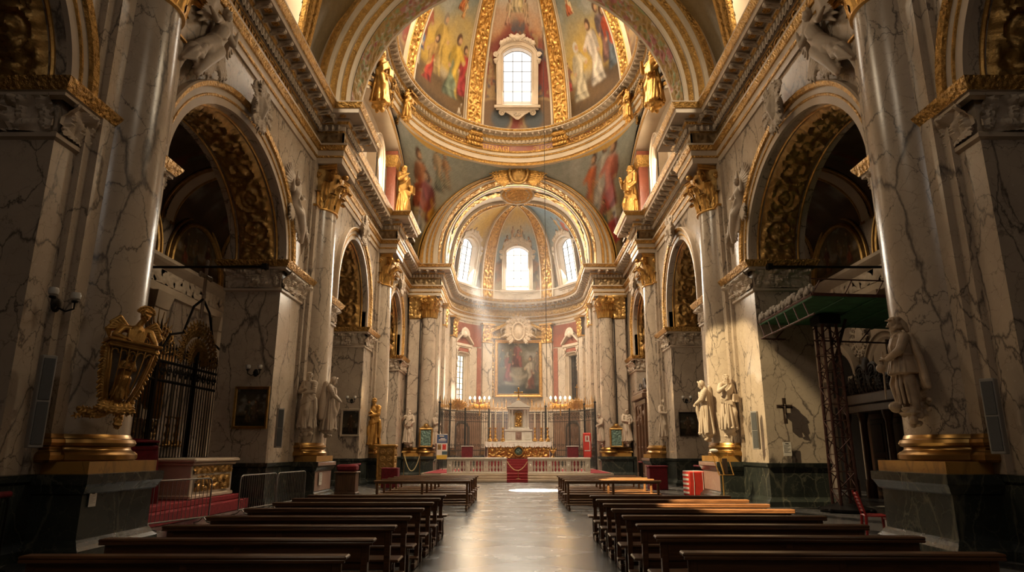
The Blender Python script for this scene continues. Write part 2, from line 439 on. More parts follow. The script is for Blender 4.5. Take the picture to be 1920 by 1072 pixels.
M['paper'] = plain('white_paper', (.62, .57, .5), .8, var=.06)
M['ink'] = plain('dark_ink', (.06, .05, .05), .8, var=.05)
M['grey'] = plain('pale_grey_enclosure', (.30, .28, .255), .5, var=.06)
M['grille_cloth'] = plain('grey_speaker_cloth', (.10, .10, .10), .8, var=.1, vs=60)
M['greenboard'] = plain('green_boards', (.035, .13, .055), .7, var=.35, vs=3)
M['netting'] = plain('torn_dusty_netting', (.28, .24, .2), .9, var=.3, vs=12)
M['rope'] = plain('gold_rope', (.62, .47, .24), .7, var=.15, vs=40)
M['blue'] = plain('banner_blue', (.045, .085, .2), .6, var=.06)
M['bannerwhite'] = plain('banner_white', (.72, .66, .58), .6, var=.05)
M['banneryellow'] = plain('banner_yellow', (.68, .44, .05), .6, var=.12)
M['teal'] = plain('banner_teal', (.05, .10, .11), .6, var=.06)
M['verdigris'] = plain('green_relief_picture', (.14, .22, .18), .5, .2, .5, 18, bmp=.02, bs=16)
M['cable'] = plain('black_cable', (.015, .012, .011), .6)
M['dark'] = plain('passage_shade', (.012, .009, .007), .9, var=.2)  # near-black colour stands in for the unlit depth of an arch
M['glass'] = emis('daylit_window_glass', (1., .95, .86), 1.6)
M['glasswarm'] = emis('daylit_amber_glass', (1., .86, .62), 1.5)
M['bulb'] = emis('lit_candle_bulb', (1., .62, .25), 40.)
M['frost'] = plain('frosted_glass_shade', (.6, .56, .5), .3, var=.05)
M['fresco'] = painted('painted_fresco', .55)
M['oil'] = painted('oil_painting', .4)
def frosc():
    m, nt, b = newmat('nave_floor_marble'); tc = nt.nodes.new('ShaderNodeNewGeometry'); sp = nt.nodes.new('ShaderNodeSeparateXYZ')
    L(nt, tc.outputs['Position'], sp.inputs[0]); x, y = sp.outputs[0], sp.outputs[1]
    def saw(a, per): return mth(nt, 'ABSOLUTE', mth(nt, 'SUBTRACT', mth(nt, 'MULTIPLY', mth(nt, 'FRACT', mth(nt, 'DIVIDE', a, per)), 2.0), 1.0))
    px = saw(mth(nt, 'ADD', x, 56.0), 2.8); py = saw(y, 2.1)
    dia = mth(nt, 'ADD', px, py)
    loz = mth(nt, 'LESS_THAN', dia, 1.0)
    edge = mth(nt, 'LESS_THAN', mth(nt, 'ABSOLUTE', mth(nt, 'SUBTRACT', dia, 1.0)), .025)
    ax = mth(nt, 'ABSOLUTE', x); aisle = mth(nt, 'LESS_THAN', ax, 1.42)
    border = mth(nt, 'MULTIPLY', mth(nt, 'GREATER_THAN', ax, 1.42), mth(nt, 'LESS_THAN', ax, 1.75))
    nz = N(nt, 'ShaderNodeTexNoise', Scale=1.7, Detail=7.0, Roughness=.65); L(nt, tc.outputs['Position'], nz.inputs['Vector'])
    c1 = ramp(nt, nz.outputs['Fac'], [(.3, (.27, .272, .28)), (.7, (.345, .347, .355))])
    c2 = ramp(nt, nz.outputs['Fac'], [(.3, (.095, .097, .102)), (.7, (.14, .142, .148))])
    a = mix(nt, loz, c1, c2); a = mix(nt, edge, a, (.05, .05, .05))
    sx = saw(mth(nt, 'ADD', mth(nt, 'ADD', x, 50.0), mth(nt, 'MULTIPLY', y, .45)), 2.2)
    side = mix(nt, mth(nt, 'LESS_THAN', sx, .3), (.17, .16, .15), (.035, .034, .034))
    side = mix(nt, mth(nt, 'LESS_THAN', saw(y, 1.35), .04), side, (.06, .06, .06))
    side = mix(nt, .5, side, ramp(nt, nz.outputs['Fac'], [(.3, (.5, .5, .5)), (.7, (1, 1, 1))]), 'MULTIPLY')
    c = mix(nt, aisle, side, a); c = mix(nt, border, c, (.065, .066, .064))
    L(nt, c, b.inputs['Base Color'])
    n2 = N(nt, 'ShaderNodeTexNoise', Scale=1.3, Detail=4.0); L(nt, tc.outputs['Position'], n2.inputs['Vector'])
    L(nt, mth(nt, 'MULTIPLY_ADD', n2.outputs['Fac'], .12, .20), b.inputs['Roughness']); b.inputs['Specular IOR Level'].default_value = .38
    return m
M['floor'] = frosc()
# ------------------------------------------------------------------ plan
WX, WT = 8.25, 1.9                      # nave wall face, wall thickness
ZI, ZA, ZC = 8.2, 13.1, 15.4           # impost top, architrave bottom, cornice top
COLY = {'near': 12.8, 'middle': 26.0, 'far': 38.5}
PIERS = [(-9., 2.7), (10.8, 14.2), (22.4, 29.3), (35.3, 41.2), (46.0, 49.6)]
OPEN = [(PIERS[i][1], PIERS[i + 1][0]) for i in range(4)]
ZCROWN = [11.3, 11.3, 12.1, 12.1]
SIDES = ((1, 'right'), (-1, 'left'))
def sided(mb, s): return mb if s > 0 else mb.mirror()

def rect_rings(mb, x0, x1, y0, y1, prof, mats, top=True):
    """stack of rectangles grown outward by o at height z: a moulded block"""
    P = [[(x0 - o, y0 - o, z), (x1 + o, y0 - o, z), (x1 + o, y1 + o, z), (x0 - o, y1 + o, z)] for o, z in prof]
    for k in range(len(P) - 1):
        mb.add(P[k] + P[k + 1], [[i, (i + 1) % 4, 4 + (i + 1) % 4, 4 + i] for i in range(4)], mats[k] if not np.isscalar(mats) else mats)
    if top: mb.poly(P[-1], mats[-1] if not np.isscalar(mats) else mats)
    return mb
def arch_path(y0, y1, zc, z0=ZI, n=40):
    yc, r = (y0 + y1) / 2, (y1 - y0) / 2; rz = min(r, zc - z0); zs = zc - rz
    a = np.linspace(PI, 0, n + 1)
    P = [(y0, z0)] + [(yc + r * math.cos(t), zs + rz * math.sin(t)) for t in a] + [(y1, z0)]
    Nn = [(-1, 0)] + [tuple(np.array((math.cos(t) / r, math.sin(t) / rz)) / math.hypot(math.cos(t) / r, math.sin(t) / rz)) for t in a] + [(1, 0)]
    return np.array(P), np.array(Nn)
def arch_sweep(mb, P, Nn, prof, mats, x=WX):
    """prof: (radial offset outward, projection toward the nave)"""
    G = np.array([[(x - dx, p[0] + n[0] * dr, p[1] + n[1] * dr) for dr, dx in prof] for p, n in zip(P, Nn)])
    for k in range(len(prof) - 1): mb.grid(G[:, k:k + 2], mats[k])
    for row, fl in ((G[0], 1), (G[-1], 0)):
        mb.poly(list(row)[::-1] if fl else list(row), mats[0])
    return mb
def offset_path(P, closed=False):
    """unit mitre vectors pointing to the left of travel"""
    P = np.asarray(P, float); n = len(P); out = np.zeros((n, 2))
    for i in range(n):
        d = []
        if i > 0 or closed: v = P[i] - P[i - 1]; d.append(v / np.linalg.norm(v))
        if i < n - 1 or closed: v = P[(i + 1) % n] - P[i]; d.append(v / np.linalg.norm(v))
        ns = [np.array([-v[1], v[0]]) for v in d]
        out[i] = ns[0] if len(ns) == 1 else (ns[0] + ns[1]) / (1 + ns[0].dot(ns[1]))
    return out
def sweep(mb, P, prof, mats, closed=False, mit=None):
    P = np.asarray(P, float); Mi = offset_path(P, closed) if mit is None else mit
    G = np.array([[(p[0] + m[0] * o, p[1] + m[1] * o, z) for o, z in prof] for p, m in zip(P, Mi)])
    for k in range(len(prof) - 1):
        mb.grid(G[:, k:k + 2][:, ::-1], mats[k] if not np.isscalar(mats) else mats, cu=closed)
    return mb
def stations(P, step, closed=False, margin=.0):
    """(x, y, direction) evenly along each straight run"""
    P = np.asarray(P, float); out = []
    for i in range(len(P) - (0 if closed else 1)):
        a, b = P[i], P[(i + 1) % len(P)]; Lh = np.linalg.norm(b - a); d = (b - a) / max(Lh, 1e-9)
        k = max(1, int(round((Lh - 2 * margin) / step)))
        if Lh < step * .5: continue
        for q in range(k): t = margin + (q + .5) * (Lh - 2 * margin) / k; out.append((*(a + d * t), math.atan2(d[1], d[0])))
    return out
def curve_stations(P, step, closed=False):
    P = np.asarray(P, float)
    if closed: P = np.vstack([P, P[:1]])
    s = np.concatenate([[0], np.cumsum(np.linalg.norm(np.diff(P, axis=0), axis=1))]); k = int(round(s[-1] / step)); out = []
    for q in range(k):
        t = (q + .5) * s[-1] / k; i = min(np.searchsorted(s, t) - 1, len(P) - 2); f = (t - s[i]) / (s[i + 1] - s[i])
        p = P[i] + (P[i + 1] - P[i]) * f; d = P[i + 1] - P[i]; out.append((*p, math.atan2(d[1], d[0])))
    return out
def place(mb, tpl, st, o, z, sc=1.):
    """copies of a small carved piece (x along the run, y inward, z up) along stations"""
    for x, y, a in st:
        c, s = math.cos(a), math.sin(a); t = tpl.copy()
        Mx = np.array([[c, -s, 0, x - s * o], [s, c, 0, y + c * o], [0, 0, 1, z], [0, 0, 0, 1]]); Mx[:3, :3] *= sc
        mb.merge(t.xf(Mx))
    return mb
# carved pieces
MOD = MB()          # scroll bracket (modillion)
_sc = [(0, 0), (.78, 0), (.84, -.06), (.84, -.16), (.76, -.22), (.64, -.2), (.5, -.15), (.3, -.16), (.14, -.26), (0, -.34)]
MOD.prism(_sc[::-1], -.13, .13, 0, lambda a, b, h: (h, a, b))
MOD.tube([(x, .74, -.13) for x in (-.155, .155)], .07, 8, 0)
MOD.tube([(x, .1, -.2) for x in (-.155, .155)], .085, 8, 0)
MOD.cap((0, .12, -.33), (0, .62, -.23), .035, .075, 8, 0); MOD.ell((0, .68, -.24), (.12, .1, .06), 8, 5)
ROS = MB(); ROS.ell((0, .42, -.02), (.05, .05, .04), 8, 5)
for _k in range(6): ROS.ell((.09 * math.cos(_k * PI / 3), .42 + .09 * math.sin(_k * PI / 3), -.015), (.055, .055, .03), 6, 4)
EGG = MB(); EGG.ell((0, .02, 0), (.075, .085, .115), 8, 6)
EGG.tube([(.1 * math.cos(t), .02, .0 - .14 * math.sin(t)) for t in np.linspace(-.5, PI + .5, 9)], .02, 5)
BEAD = MB(); BEAD.ell((0, 0, 0), (.045, .045, .045), 6, 4)

# ------------------------------------------------------------------ floor
f = MB(); f.grid(np.array([[(x, y, 0) for y in (-9.5, 20, 48.8)] for x in (-19.5, 0, 19.5)]))
fl = struct(f.build('floor', M['floor']))
# ------------------------------------------------------------------ nave walls with arched openings
for s, nm in SIDES:
    w = MB()
    for a, b in PIERS: w.box(WX, WX + WT, a, b, 0, ZA + .3, 0)
    for k, (a, b) in enumerate(OPEN):
        P, Nn = arch_path(a, b, ZCROWN[k])
        for x, flp in ((WX, 0), (WX + WT, 1)):
            G = np.array([[(x, p[0], p[1]), (x, p[0], ZA + .3)] for p in P]); w.grid(G if flp else G[:, ::-1], 0)
        w.grid(np.array([[(WX, p[0], p[1]), (WX + WT, p[0], p[1])] for p in P]), 0)
    struct(sided(w, s).build('wall_' + nm, M['marble_dark' if 0 else 'marble'], ang=30))
    bb = MB()
    for a, b in PIERS:
        rect_rings(bb, WX, WX + WT, a, b, [(.16, 0), (.16, .16), (.07, .26), (.05, .3), (.05, 1.2), (.1, 1.25), (.12, 1.36), (0, 1.37)], 0, False)
    struct(sided(bb, s).build('baseboard_' + nm, M['green']))

# ------------------------------------------------------------------ pier capitals
def pier_capital(y0, y1):
    mo, ca, ab = MB(), MB(), MB()
    x0, x1 = WX, WX + WT
    rect_rings(mo, x0, x1, y0, y1, [(0, 7.12), (.07, 7.16), (.07, 7.24), (.02, 7.28)], 0, False)
    # carved band: leaf relief round three faces
    per = [(x1, y0), (x0, y0), (x0, y1), (x1, y1)]
    for (ax, ay), (bx, by), nx, ny in ((per[0], per[1], 0, -1), (per[1], per[2], -1, 0), (per[2], per[3], 0, 1)):
        Lh = abs(bx - ax) + abs(by - ay); nu = int(Lh / .045); U, V = mg(np.linspace(0, 1, nu), np.linspace(0, 1, 20))
        pil = np.abs(np.mod(U * Lh / .62, 1) - .5)
        H = .03 + .10 * V ** 2 + .16 * leafH(U * Lh / .3, V * 2.6, 3 + nx) + .12 * (V > .72) * np.sqrt(np.clip(1 - ((pil - .5) / .24) ** 2 - ((V - .88) / .17) ** 2, 0, 1))
        H += .22 * np.clip(1 - np.abs(U - .5) * Lh / .35, 0, 1) * leafH(U * Lh / .2, V * 4, 11)
        ca.grid(np.stack([ax + (bx - ax) * U + nx * H, ay + (by - ay) * U + ny * H, 7.26 + .62 * V], -1)[::-1], 0)
    rect_rings(ab, x0, x1, y0, y1, [(.1, 7.86), (.2, 7.9), (.2, 7.96), (.24, 7.98), (.34, 8.14), (.36, 8.2), (0, 8.21)], [0, 0, 0, 1, 1, 0], False)
    return mo, ca, ab
names = ['beside the camera', 'behind the near column', 'with the wall picture and middle column', 'with the far column', 'at the chancel']
for i, (a, b) in enumerate(PIERS[1:], 1):
    ms = pier_capital(a, b); me = [q.mesh(n_, mt, 40) for q, n_, mt in zip(ms, ('necking', 'carved_leaves', 'abacus'), ([M['trimstone']], [M['stone']], [M['trimstone'], M['goldorn']]))]
    mir = [q.mirror().mesh(n_, mt, 40) for q, n_, mt in zip(ms, ('necking', 'carved_leaves', 'abacus'), ([M['trimstone']], [M['stone']], [M['trimstone'], M['goldorn']]))]
    for s, nm in SIDES:
        t = thing('pier_capital', f'carved stone pier capital with gilded edge, {nm} pier {names[i]}', 'capital', (0, 0, 0), 0, 'pier capitals under the arches')
        for q in (me if s > 0 else mir):
            o = bpy.data.objects.new(q.name.split('.')[0], q); COL.objects.link(o); o.parent = t

# ------------------------------------------------------------------ arches: archivolt, gilded soffit, beads
anames = ['nearest', 'second', 'third', 'last']
AV = [(0, 0), (0, .1), (.2, .1), (.22, .14), (.26, .14), (.28, .12), (.44, .12), (.46, .2), (.58, .24), (.62, .2), (.62, 0)]
AVm = [0, 0, 1, 1, 1, 0, 1, 1, 0, 0]
for k, (a, b) in enumerate(OPEN):
    P, Nn = arch_path(a, b, ZCROWN[k], n=64)
    av = MB(); arch_sweep(av, P, Nn, AV, AVm)
    seg = np.linalg.norm(np.diff(P, axis=0), axis=1); Lp = np.concatenate([[0], np.cumsum(seg)])
    n = int(Lp[-1] / .05); t = np.linspace(0, Lp[-1], n); yy = np.interp(t, Lp, P[:, 0]); zz = np.interp(t, Lp, P[:, 1])
    n0 = np.interp(t, Lp, Nn[:, 0]); n1 = np.interp(t, Lp, Nn[:, 1])
    U, V = mg(t, np.linspace(0, 1, 30))
    E = np.clip(np.minimum(V, 1 - V) / .1, 0, 1); E2 = np.clip(np.minimum(t, Lp[-1] - t) / .15, 0, 1)[:, None]
    H = .02 + (.10 * leafH(U / .32, V * 3.4, 2 + k) + .17 * rinceau(U / 1.2, V) * .8 + .06 * fbm(U * 3, V * 4, k)) * E * E2
    X = WX + .32 + 1.25 * V
    sf = MB(); sf.grid(np.stack([X, yy[:, None] - n0[:, None] * H, zz[:, None] - n1[:, None] * H], -1), 0)
    fr = MB()
    for x in (WX + .24, WX + 1.65): fr.tube(np.stack([np.full(n, x), yy - n0 * .02, zz - n1 * .02], -1)[::2], .045, 6, 0)
    for s, nm in SIDES:
        if k == 0 and False: continue
        t_ = thing('arcade_arch', f'round marble arch with gilded scrollwork soffit, {anames[k]} arch on the {nm} of the nave', 'arch', (0, 0, 0), 0, 'arches along the nave')
        sided(av, s).build('archivolt', [M['trimstone'], M['goldorn']], t_, 40)
        plabel(sided(sf, s).build('gilded_soffit', M['oldgold'], t_, 60), 'gilded foliage relief under the arch')
        sided(fr, s).build('gilded_bead', M['gold'], t_)

# ------------------------------------------------------------------ giant columns
def leaf(mb, ang, z0, h, r0, r1, w, curl, m=0):
    t, q = mg(np.linspace(0, 1, 13), np.linspace(-1, 1, 9))
    wd = w * (1 - .45 * t ** 3) * (1 + .13 * np.sin(t * 22)) * np.where(t > .9, .75, 1)
    rr = r0 + (r1 - r0) * t + curl * np.clip((t - .6) / .4, 0, 1) ** 2 + .04 * np.cos(q * 2.5 * PI) * (1 - q * q) + .03
    zz = z0 + h * t - .28 * h * np.clip((t - .78) / .22, 0, 1) ** 2
    th = ang + q * wd / np.maximum(rr, .3)
    mb.grid(np.stack([rr * np.cos(th), rr * np.sin(th), zz], -1), m)
    mb.grid(np.stack([(rr - .05) * np.cos(th), (rr - .05) * np.sin(th), zz - .01], -1)[::-1], m)
def volute(mb, c, ang, r, m=0, th=.06):
    P = []
    for k in range(30):
        a = k / 29 * 2.3 * 2 * PI; rr = r * (1 - .82 * k / 29)
        P.append((c[0] + math.cos(ang) * rr * math.cos(a), c[1] + math.sin(ang) * rr * math.cos(a), c[2] + rr * math.sin(a)))
    mb.tube(P, np.linspace(th, th * .5, 30), 6, m)
    mb.ell(c, (th * 1.3,) * 3, 8, 6, m)
def capital_meshes(r0, H, wide):
    be, le, vo, ab = MB(), MB(), MB(), MB(); k = H / 1.8
    be.lathe([(r0, 0), (r0 + .01, .3 * k), (r0 + .06, 1.0 * k), (r0 + .2, 1.5 * k), (r0 + .22, 1.58 * k)], 32)
    for i in range(10): leaf(le, i * PI / 5, .02, .78 * k, r0, r0 + .12, .23, .24)
    for i in range(10): leaf(le, (i + .5) * PI / 5, .3 * k, .95 * k, r0 + .02, r0 + .22, .21, .32)
    for i in range(4):
        a = PI / 4 + i * PI / 2; c = (1.06 * wide * math.cos(a), 1.06 * wide * math.sin(a), 1.36 * k)
        volute(vo, c, a, .25 * k, th=.075)
        vo.tube([(r0 * math.cos(a), r0 * math.sin(a), .75 * k), ((r0 + .14) * math.cos(a), (r0 + .14) * math.sin(a), 1.2 * k), (wide * 1.1 * math.cos(a), wide * 1.1 * math.sin(a), 1.57 * k)], [.04, .06, .07], 6)
        b = a + PI / 4
        for sg in (-1, 1):
            d = b + sg * .3; volute(vo, ((r0 + .24) * math.cos(d), (r0 + .24) * math.sin(d), 1.32 * k), b + PI / 2, .12 * k, th=.04)
        vo.ell(((r0 + .3) * math.cos(b), (r0 + .3) * math.sin(b), 1.62 * k), (.14, .14, .12), 10, 6)
    pl = []
    for i in range(4):
        a = PI / 4 + i * PI / 2; a2 = a + PI / 2
        c0 = np.array((math.cos(a), math.sin(a))) * wide * 1.28; c1 = np.array((math.cos(a2), math.sin(a2))) * wide * 1.28
        for t in np.linspace(0, 1, 8)[:-1]:
            p = c0 + (c1 - c0) * t; mid = (c0 + c1) / 2; p = p - mid / np.linalg.norm(mid) * .16 * math.sin(PI * t); pl.append(tuple(p))
    ab.prism(pl, 1.58 * k, 1.68 * k); ab.prism([(x * 1.04, y * 1.04) for x, y in pl], 1.68 * k, H)
    return [('bell', be), ('acanthus_leaves', le), ('volutes', vo), ('abacus', ab)]
def column_parts(root, rb, rt, zt, hcap, hw, panel):
    """root at the axis; the wall is on local +X"""
    pe = MB(); x0 = -hw; x1 = .3
    pr_ = [(.14, 0), (.14, .14), (.08, .2), (.05, .26), (0, .3), (0, 1.02), (.05, 1.05), (.1, 1.16), (.13, 1.2), (.13, 1.36), (0, 1.37)]
    rect_rings(pe, x0, x1, -hw * 1.05, hw * 1.05, pr_, 0)
    p = pe.build('pedestal', M['green'], root)
    if panel:
        q = MB(); q.bev(x0 - .012, x0 + .02, -hw, hw, .32, 1.0, .01); q.bev(x0 - .145, x0 - .11, -hw * 1.05 - .1, hw * 1.05 + .1, 1.215, 1.345, .01)
        plabel(q.build('pedestal_panel', M['pink'], p), 'pinkish marble face of the pedestal')
    pl = MB(); rect_rings(pl, x0 - .03, x1, -hw * 1.04, hw * 1.04, [(0, 1.36), (0, 1.57)], 0)
    plabel(pl.build('plinth', M['yellow'], root), 'yellow marble plinth')
    ba = MB(); A = (PI * .5 - .35, PI * 1.5 + .35)
    bp = [(rb + .10, 1.56), (rb + .14, 1.60), (rb + .14, 1.68), (rb + .10, 1.73), (rb + .07, 1.745), (rb + .04, 1.79), (rb + .04, 1.82), (rb + .09, 1.84), (rb + .11, 1.89), (rb + .09, 1.95), (rb + .04, 1.97), (rb + .03, 2.0), (rb + .01, 2.04)]
    ba.lathe(bp, 40, 0)
    # the same moulding along the pilaster behind
    for y in (-1, 1): rect_rings(ba, -.4, .2, -1.18, 1.18, [(o - rb, z) for o, z in bp], 0) if y > 0 else None
    plabel(ba.build('moulded_base', M['bronze'], root), 'polished gilded base moulding')
    sh = MB(); z = np.linspace(2.02, zt, 14); t = (z - 2.02) / (zt - 2.02)
    sh.lathe(list(zip(rb + (rt - rb) * t ** 1.5, z)), 56)
    sh.build('shaft', M['marble'], root)
    pi = MB(); pi.box(-.4, .1, -1.18, 1.18, 2.0, zt + .05); pi.box(-.27, .1, -1.4, 1.4, 1.37, ZA)
    pi.build('pilaster', M['marble'], root)
    ag = MB(); ag.lathe([(rt, zt - .07), (rt + .07, zt - .04), (rt + .07, zt + .01), (rt + .02, zt + .04)], 40)
    rect_rings(ag, -.4, .1, -1.18, 1.18, [(0, zt - .07), (.05, zt - .04), (.05, zt + .01), (.01, zt + .03)], 0, False)
    ag.build('astragal', M['gold'], root)
    cp = bpy.data.objects.new('capital', None); COL.objects.link(cp); cp.parent = root; cp.location = (0, 0, zt)
    plabel(cp, 'gilded leafy capital with scrolls')
    for n_, q in capital_meshes(rt, hcap, 1.13):
        q.build(n_, M['gold'] if n_ != 'bell' else M['oldgold'], cp, 50)
    pc = MB()
    for y in (-1, 1):
        U, V = mg(np.linspace(0, 1, 16), np.linspace(0, 1, 34)); H = .1 + .2 * V ** 3 + .12 * leafH(U * 1.6, V * 4.5, 6 + y)
        pc.grid(np.stack([-.42 - H, y * (.8 + .4 * U) , zt + hcap * V * .9], -1)[::(1 if y < 0 else -1)], 0)
        volute(pc, (-.6, y * 1.2, zt + hcap * .76), PI / 2, .2)
        U, V = mg(np.linspace(0, 1, 12), np.linspace(0, 1, 30)); H = .02 + .1 * leafH(U * 1.2, V * 4.5, 9 + y)
        pc.grid(np.stack([-.55 + .6 * U, y * (1.2 + H), zt + hcap * V * .9], -1)[::(1 if y > 0 else -1)], 0)
    pc.bev(-.75, .1, -1.38, 1.38, zt + hcap * .9, zt + hcap, .03)
    pc.build('pilaster_leaves', M['oldgold'], cp, 60)
first = None
cl = {'near': 'nearest giant veined marble column', 'middle': 'second giant veined marble column', 'far': 'third giant veined marble column'}
ce = {('near', 1): 'at the right edge, behind the old pilgrim statue', ('near', -1): 'at the left edge, holding the gilded reliquary', ('middle', 1): 'on the right, washed by sunlight',
      ('middle', -1): 'on the left, carrying two carved saints', ('far', 1): 'on the right, beside the confessional', ('far', -1): 'on the left, beside the gilded cabinet'}
for key, Y in COLY.items():
    for s, nm in SIDES:
        lab = f'{cl[key]} {ce[(key, s)]}'
        if first is None or (key == 'middle' and s > 0):
            first = thing('marble_column', lab, 'column', (0, 0, 0), 0, 'giant columns along the nave')
            column_parts(first, .95, .84, 11.3, 1.8, 1.05, key != 'near'); o = first
        else: o = dup(first, lab)
        o.location = (8.4 * s, Y, 0); o.rotation_euler = (0, 0, 0 if s > 0 else PI)

# ------------------------------------------------------------------ entablature
RES = 1.02
def nave_plan():
    P = [(WX, -9.)]
    for Y in COLY.values(): P += [(WX, Y - RES), (7.2, Y - RES), (7.2, Y + RES), (WX, Y + RES)]
    return P + [(WX, 48.7), (5.85, 48.7), (5.85, 50.6)]
APC, APR = 55.0, 5.9                   # apse centre and radius
def apse_plan(r=APR, n=40):
    return [(r, 50.6)] + [(r, 52.), (r, 54.)] + [(r * math.cos(t), APC + r * math.sin(t)) for t in np.linspace(0, PI, n)] + [(-r, 54.), (-r, 52.), (-r, 50.6)]
ARCH = [(-.3, 13.1), (.06, 13.1), (.06, 13.34), (.10, 13.36), (.12, 13.42), (.12, 13.64), (.17, 13.66), (.2, 13.74), (.28, 13.82), (.28, 13.9), (0, 13.92)]
ARCHm = [0, 0, 1, 1, 0, 1, 1, 1, 0, 0]
FRZ = [(0, 13.9), (0, 14.46)]
CORN = [(0, 14.46), (.06, 14.46), (.08, 14.52), (.12, 14.54), (.12, 14.72), (.26, 14.74), (.28, 14.80), (.32, 14.84), (.32, 14.98), (.8, 14.98), (.8, 15.14), (.83, 15.16), (.87, 15.18), (.93, 15.28), (.99, 15.36), (1.0, 15.4), (-1.4, 15.42)]
CORNm = [0, 1, 0, 0, 0, 1, 1, 0, 0, 0, 0, 1, 1, 1, 0, 0]
def entablature(P, name, mirror, labels, step_scale=1., curved=False, frieze='relief'):
    P = np.array(P)
    root = thing(name, labels[0], 'cornice', group=labels[1])
    root['kind'] = 'structure'
    def fin(mb, nm_, mats, ang=40): return (mb.mirror() if mirror else mb).build(nm_, mats, root, ang)
    a = MB(); sweep(a, P, ARCH, ARCHm); fin(a, 'architrave', [M['trimstone'], M['goldorn']])
    b = MB(); Mi = offset_path(P)
    st = np.concatenate([[0], np.cumsum(np.linalg.norm(np.diff(P, axis=0), axis=1))])
    for i in range(len(P) - 1):
        Lh = st[i + 1] - st[i]; nu = max(2, int(Lh / .055)); U, V = mg(np.linspace(0, 1, nu), np.linspace(0, 1, 12))
        d = (P[i + 1] - P[i]) / Lh; nn = np.array([-d[1], d[0]])
        if Lh > 2.5 and not curved:
            z_ = U * Lh; H = .02 + .09 * rinceau(z_ / .75, V) * np.clip(np.minimum(V, 1 - V) / .1, 0, 1)
        elif curved: H = .02 + .09 * rinceau((U * Lh + st[i]) / .6, V) * np.clip(np.minimum(V, 1 - V) / .1, 0, 1)
        else: E = edge0(U, V, .16); H = .07 * (1 - E) + .08 * leafH(U * Lh / .28, V * 2.3, 4) * (E > .95)
        x = P[i][0] + (P[i + 1][0] - P[i][0]) * U + nn[0] * H; y = P[i][1] + (P[i + 1][1] - P[i][1]) * U + nn[1] * H
        b.grid(np.stack([x, y, 13.9 + .56 * V], -1)[::-1], 0)
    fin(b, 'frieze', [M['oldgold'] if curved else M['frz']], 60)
    c = MB(); sweep(c, P, CORN, CORNm); fin(c, 'cornice', [M['trimstone'], M['goldorn']])
    sf = curve_stations if curved else stations
    m_ = MB(); place(m_, MOD, sf(P, .66), .28, 14.97, .6); fin(m_, 'modillions', M['stone'])
    m2 = MB(); place(m2, EGG, sf(P, .24), .17, 14.63); fin(m2, 'egg_moulding', M['trimstone'])
    m3 = MB(); place(m3, ROS, [(x + .36 * math.cos(t), y + .36 * math.sin(t), t) for x, y, t in sf(P, .66)], .12, 14.98); fin(m3, 'rosettes', M['gold'])
    return root
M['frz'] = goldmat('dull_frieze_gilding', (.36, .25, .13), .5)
for s, nm in SIDES:
    entablature(nave_plan(), 'entablature', s < 0, (f'gilded marble entablature with carved brackets along the {nm} of the nave', 'entablatures above the columns'))
entablature(apse_plan(), 'entablature', False, ('curved gilded entablature round the apse under its windows', 'entablatures above the columns'), curved=True)
# raised frieze letters (near half of each frieze)
for s, nm in SIDES:
    cu = bpy.data.curves.new('inscription', 'FONT'); cu.body = 'ICIHAINVICOISSARIN'; cu.size = .56; cu.extrude = .03; cu.align_x = 'CENTER'; cu.space_character = 1.15
    tmp = bpy.data.objects.new('tmp', cu); COL.objects.link(tmp); dg = bpy.context.evaluated_depsgraph_get()
    me = bpy.data.meshes.new_from_object(tmp.evaluated_get(dg)); bpy.data.objects.remove(tmp)
    o = bpy.data.objects.new('frieze_inscription', me); COL.objects.link(o); me.materials.clear(); me.materials.append(M['gold'])
    o.location = (s * (WX - .1), 18.4, 13.93); o.rotation_euler = (PI / 2, 0, PI / 2 if s < 0 else -PI / 2)
    tag(o, f'row of raised gilded capital letters on the frieze above the {nm} arch', 'lettering', 'frieze letters')
# ------------------------------------------------------------------ generic arched window (local: x across, -y into the room, z up)
def outline(w, h, rise, n=14):
    P = [(-w / 2, 0), (-w / 2, h - rise)]
    r = (w * w / 4 + rise * rise) / (2 * rise); a0 = math.asin(min(1, w / 2 / r))
    P += [(r * math.sin(t), h - r + r * math.cos(t)) for t in np.linspace(-a0, a0, n)][1:-1]
    P += [(w / 2, h - rise), (w / 2, 0)]
    P = np.array(P); d = np.gradient(P, axis=0); d /= np.linalg.norm(d, axis=1, keepdims=True)
    return P, np.stack([-d[:, 1], d[:, 0]], 1)
def frame_sweep(mb, P, Nn, prof, mats):
    G = np.array([[(p[0] + n[0] * o, y, p[1] + n[1] * o) for o, y in prof] for p, n in zip(P, Nn)])
    for k in range(len(prof) - 1): mb.grid(G[:, k:k + 2], mats[k] if not np.isscalar(mats) else mats)
    mb.poly(list(G[0])[::-1], 0); mb.poly(list(G[-1]), 0); return mb
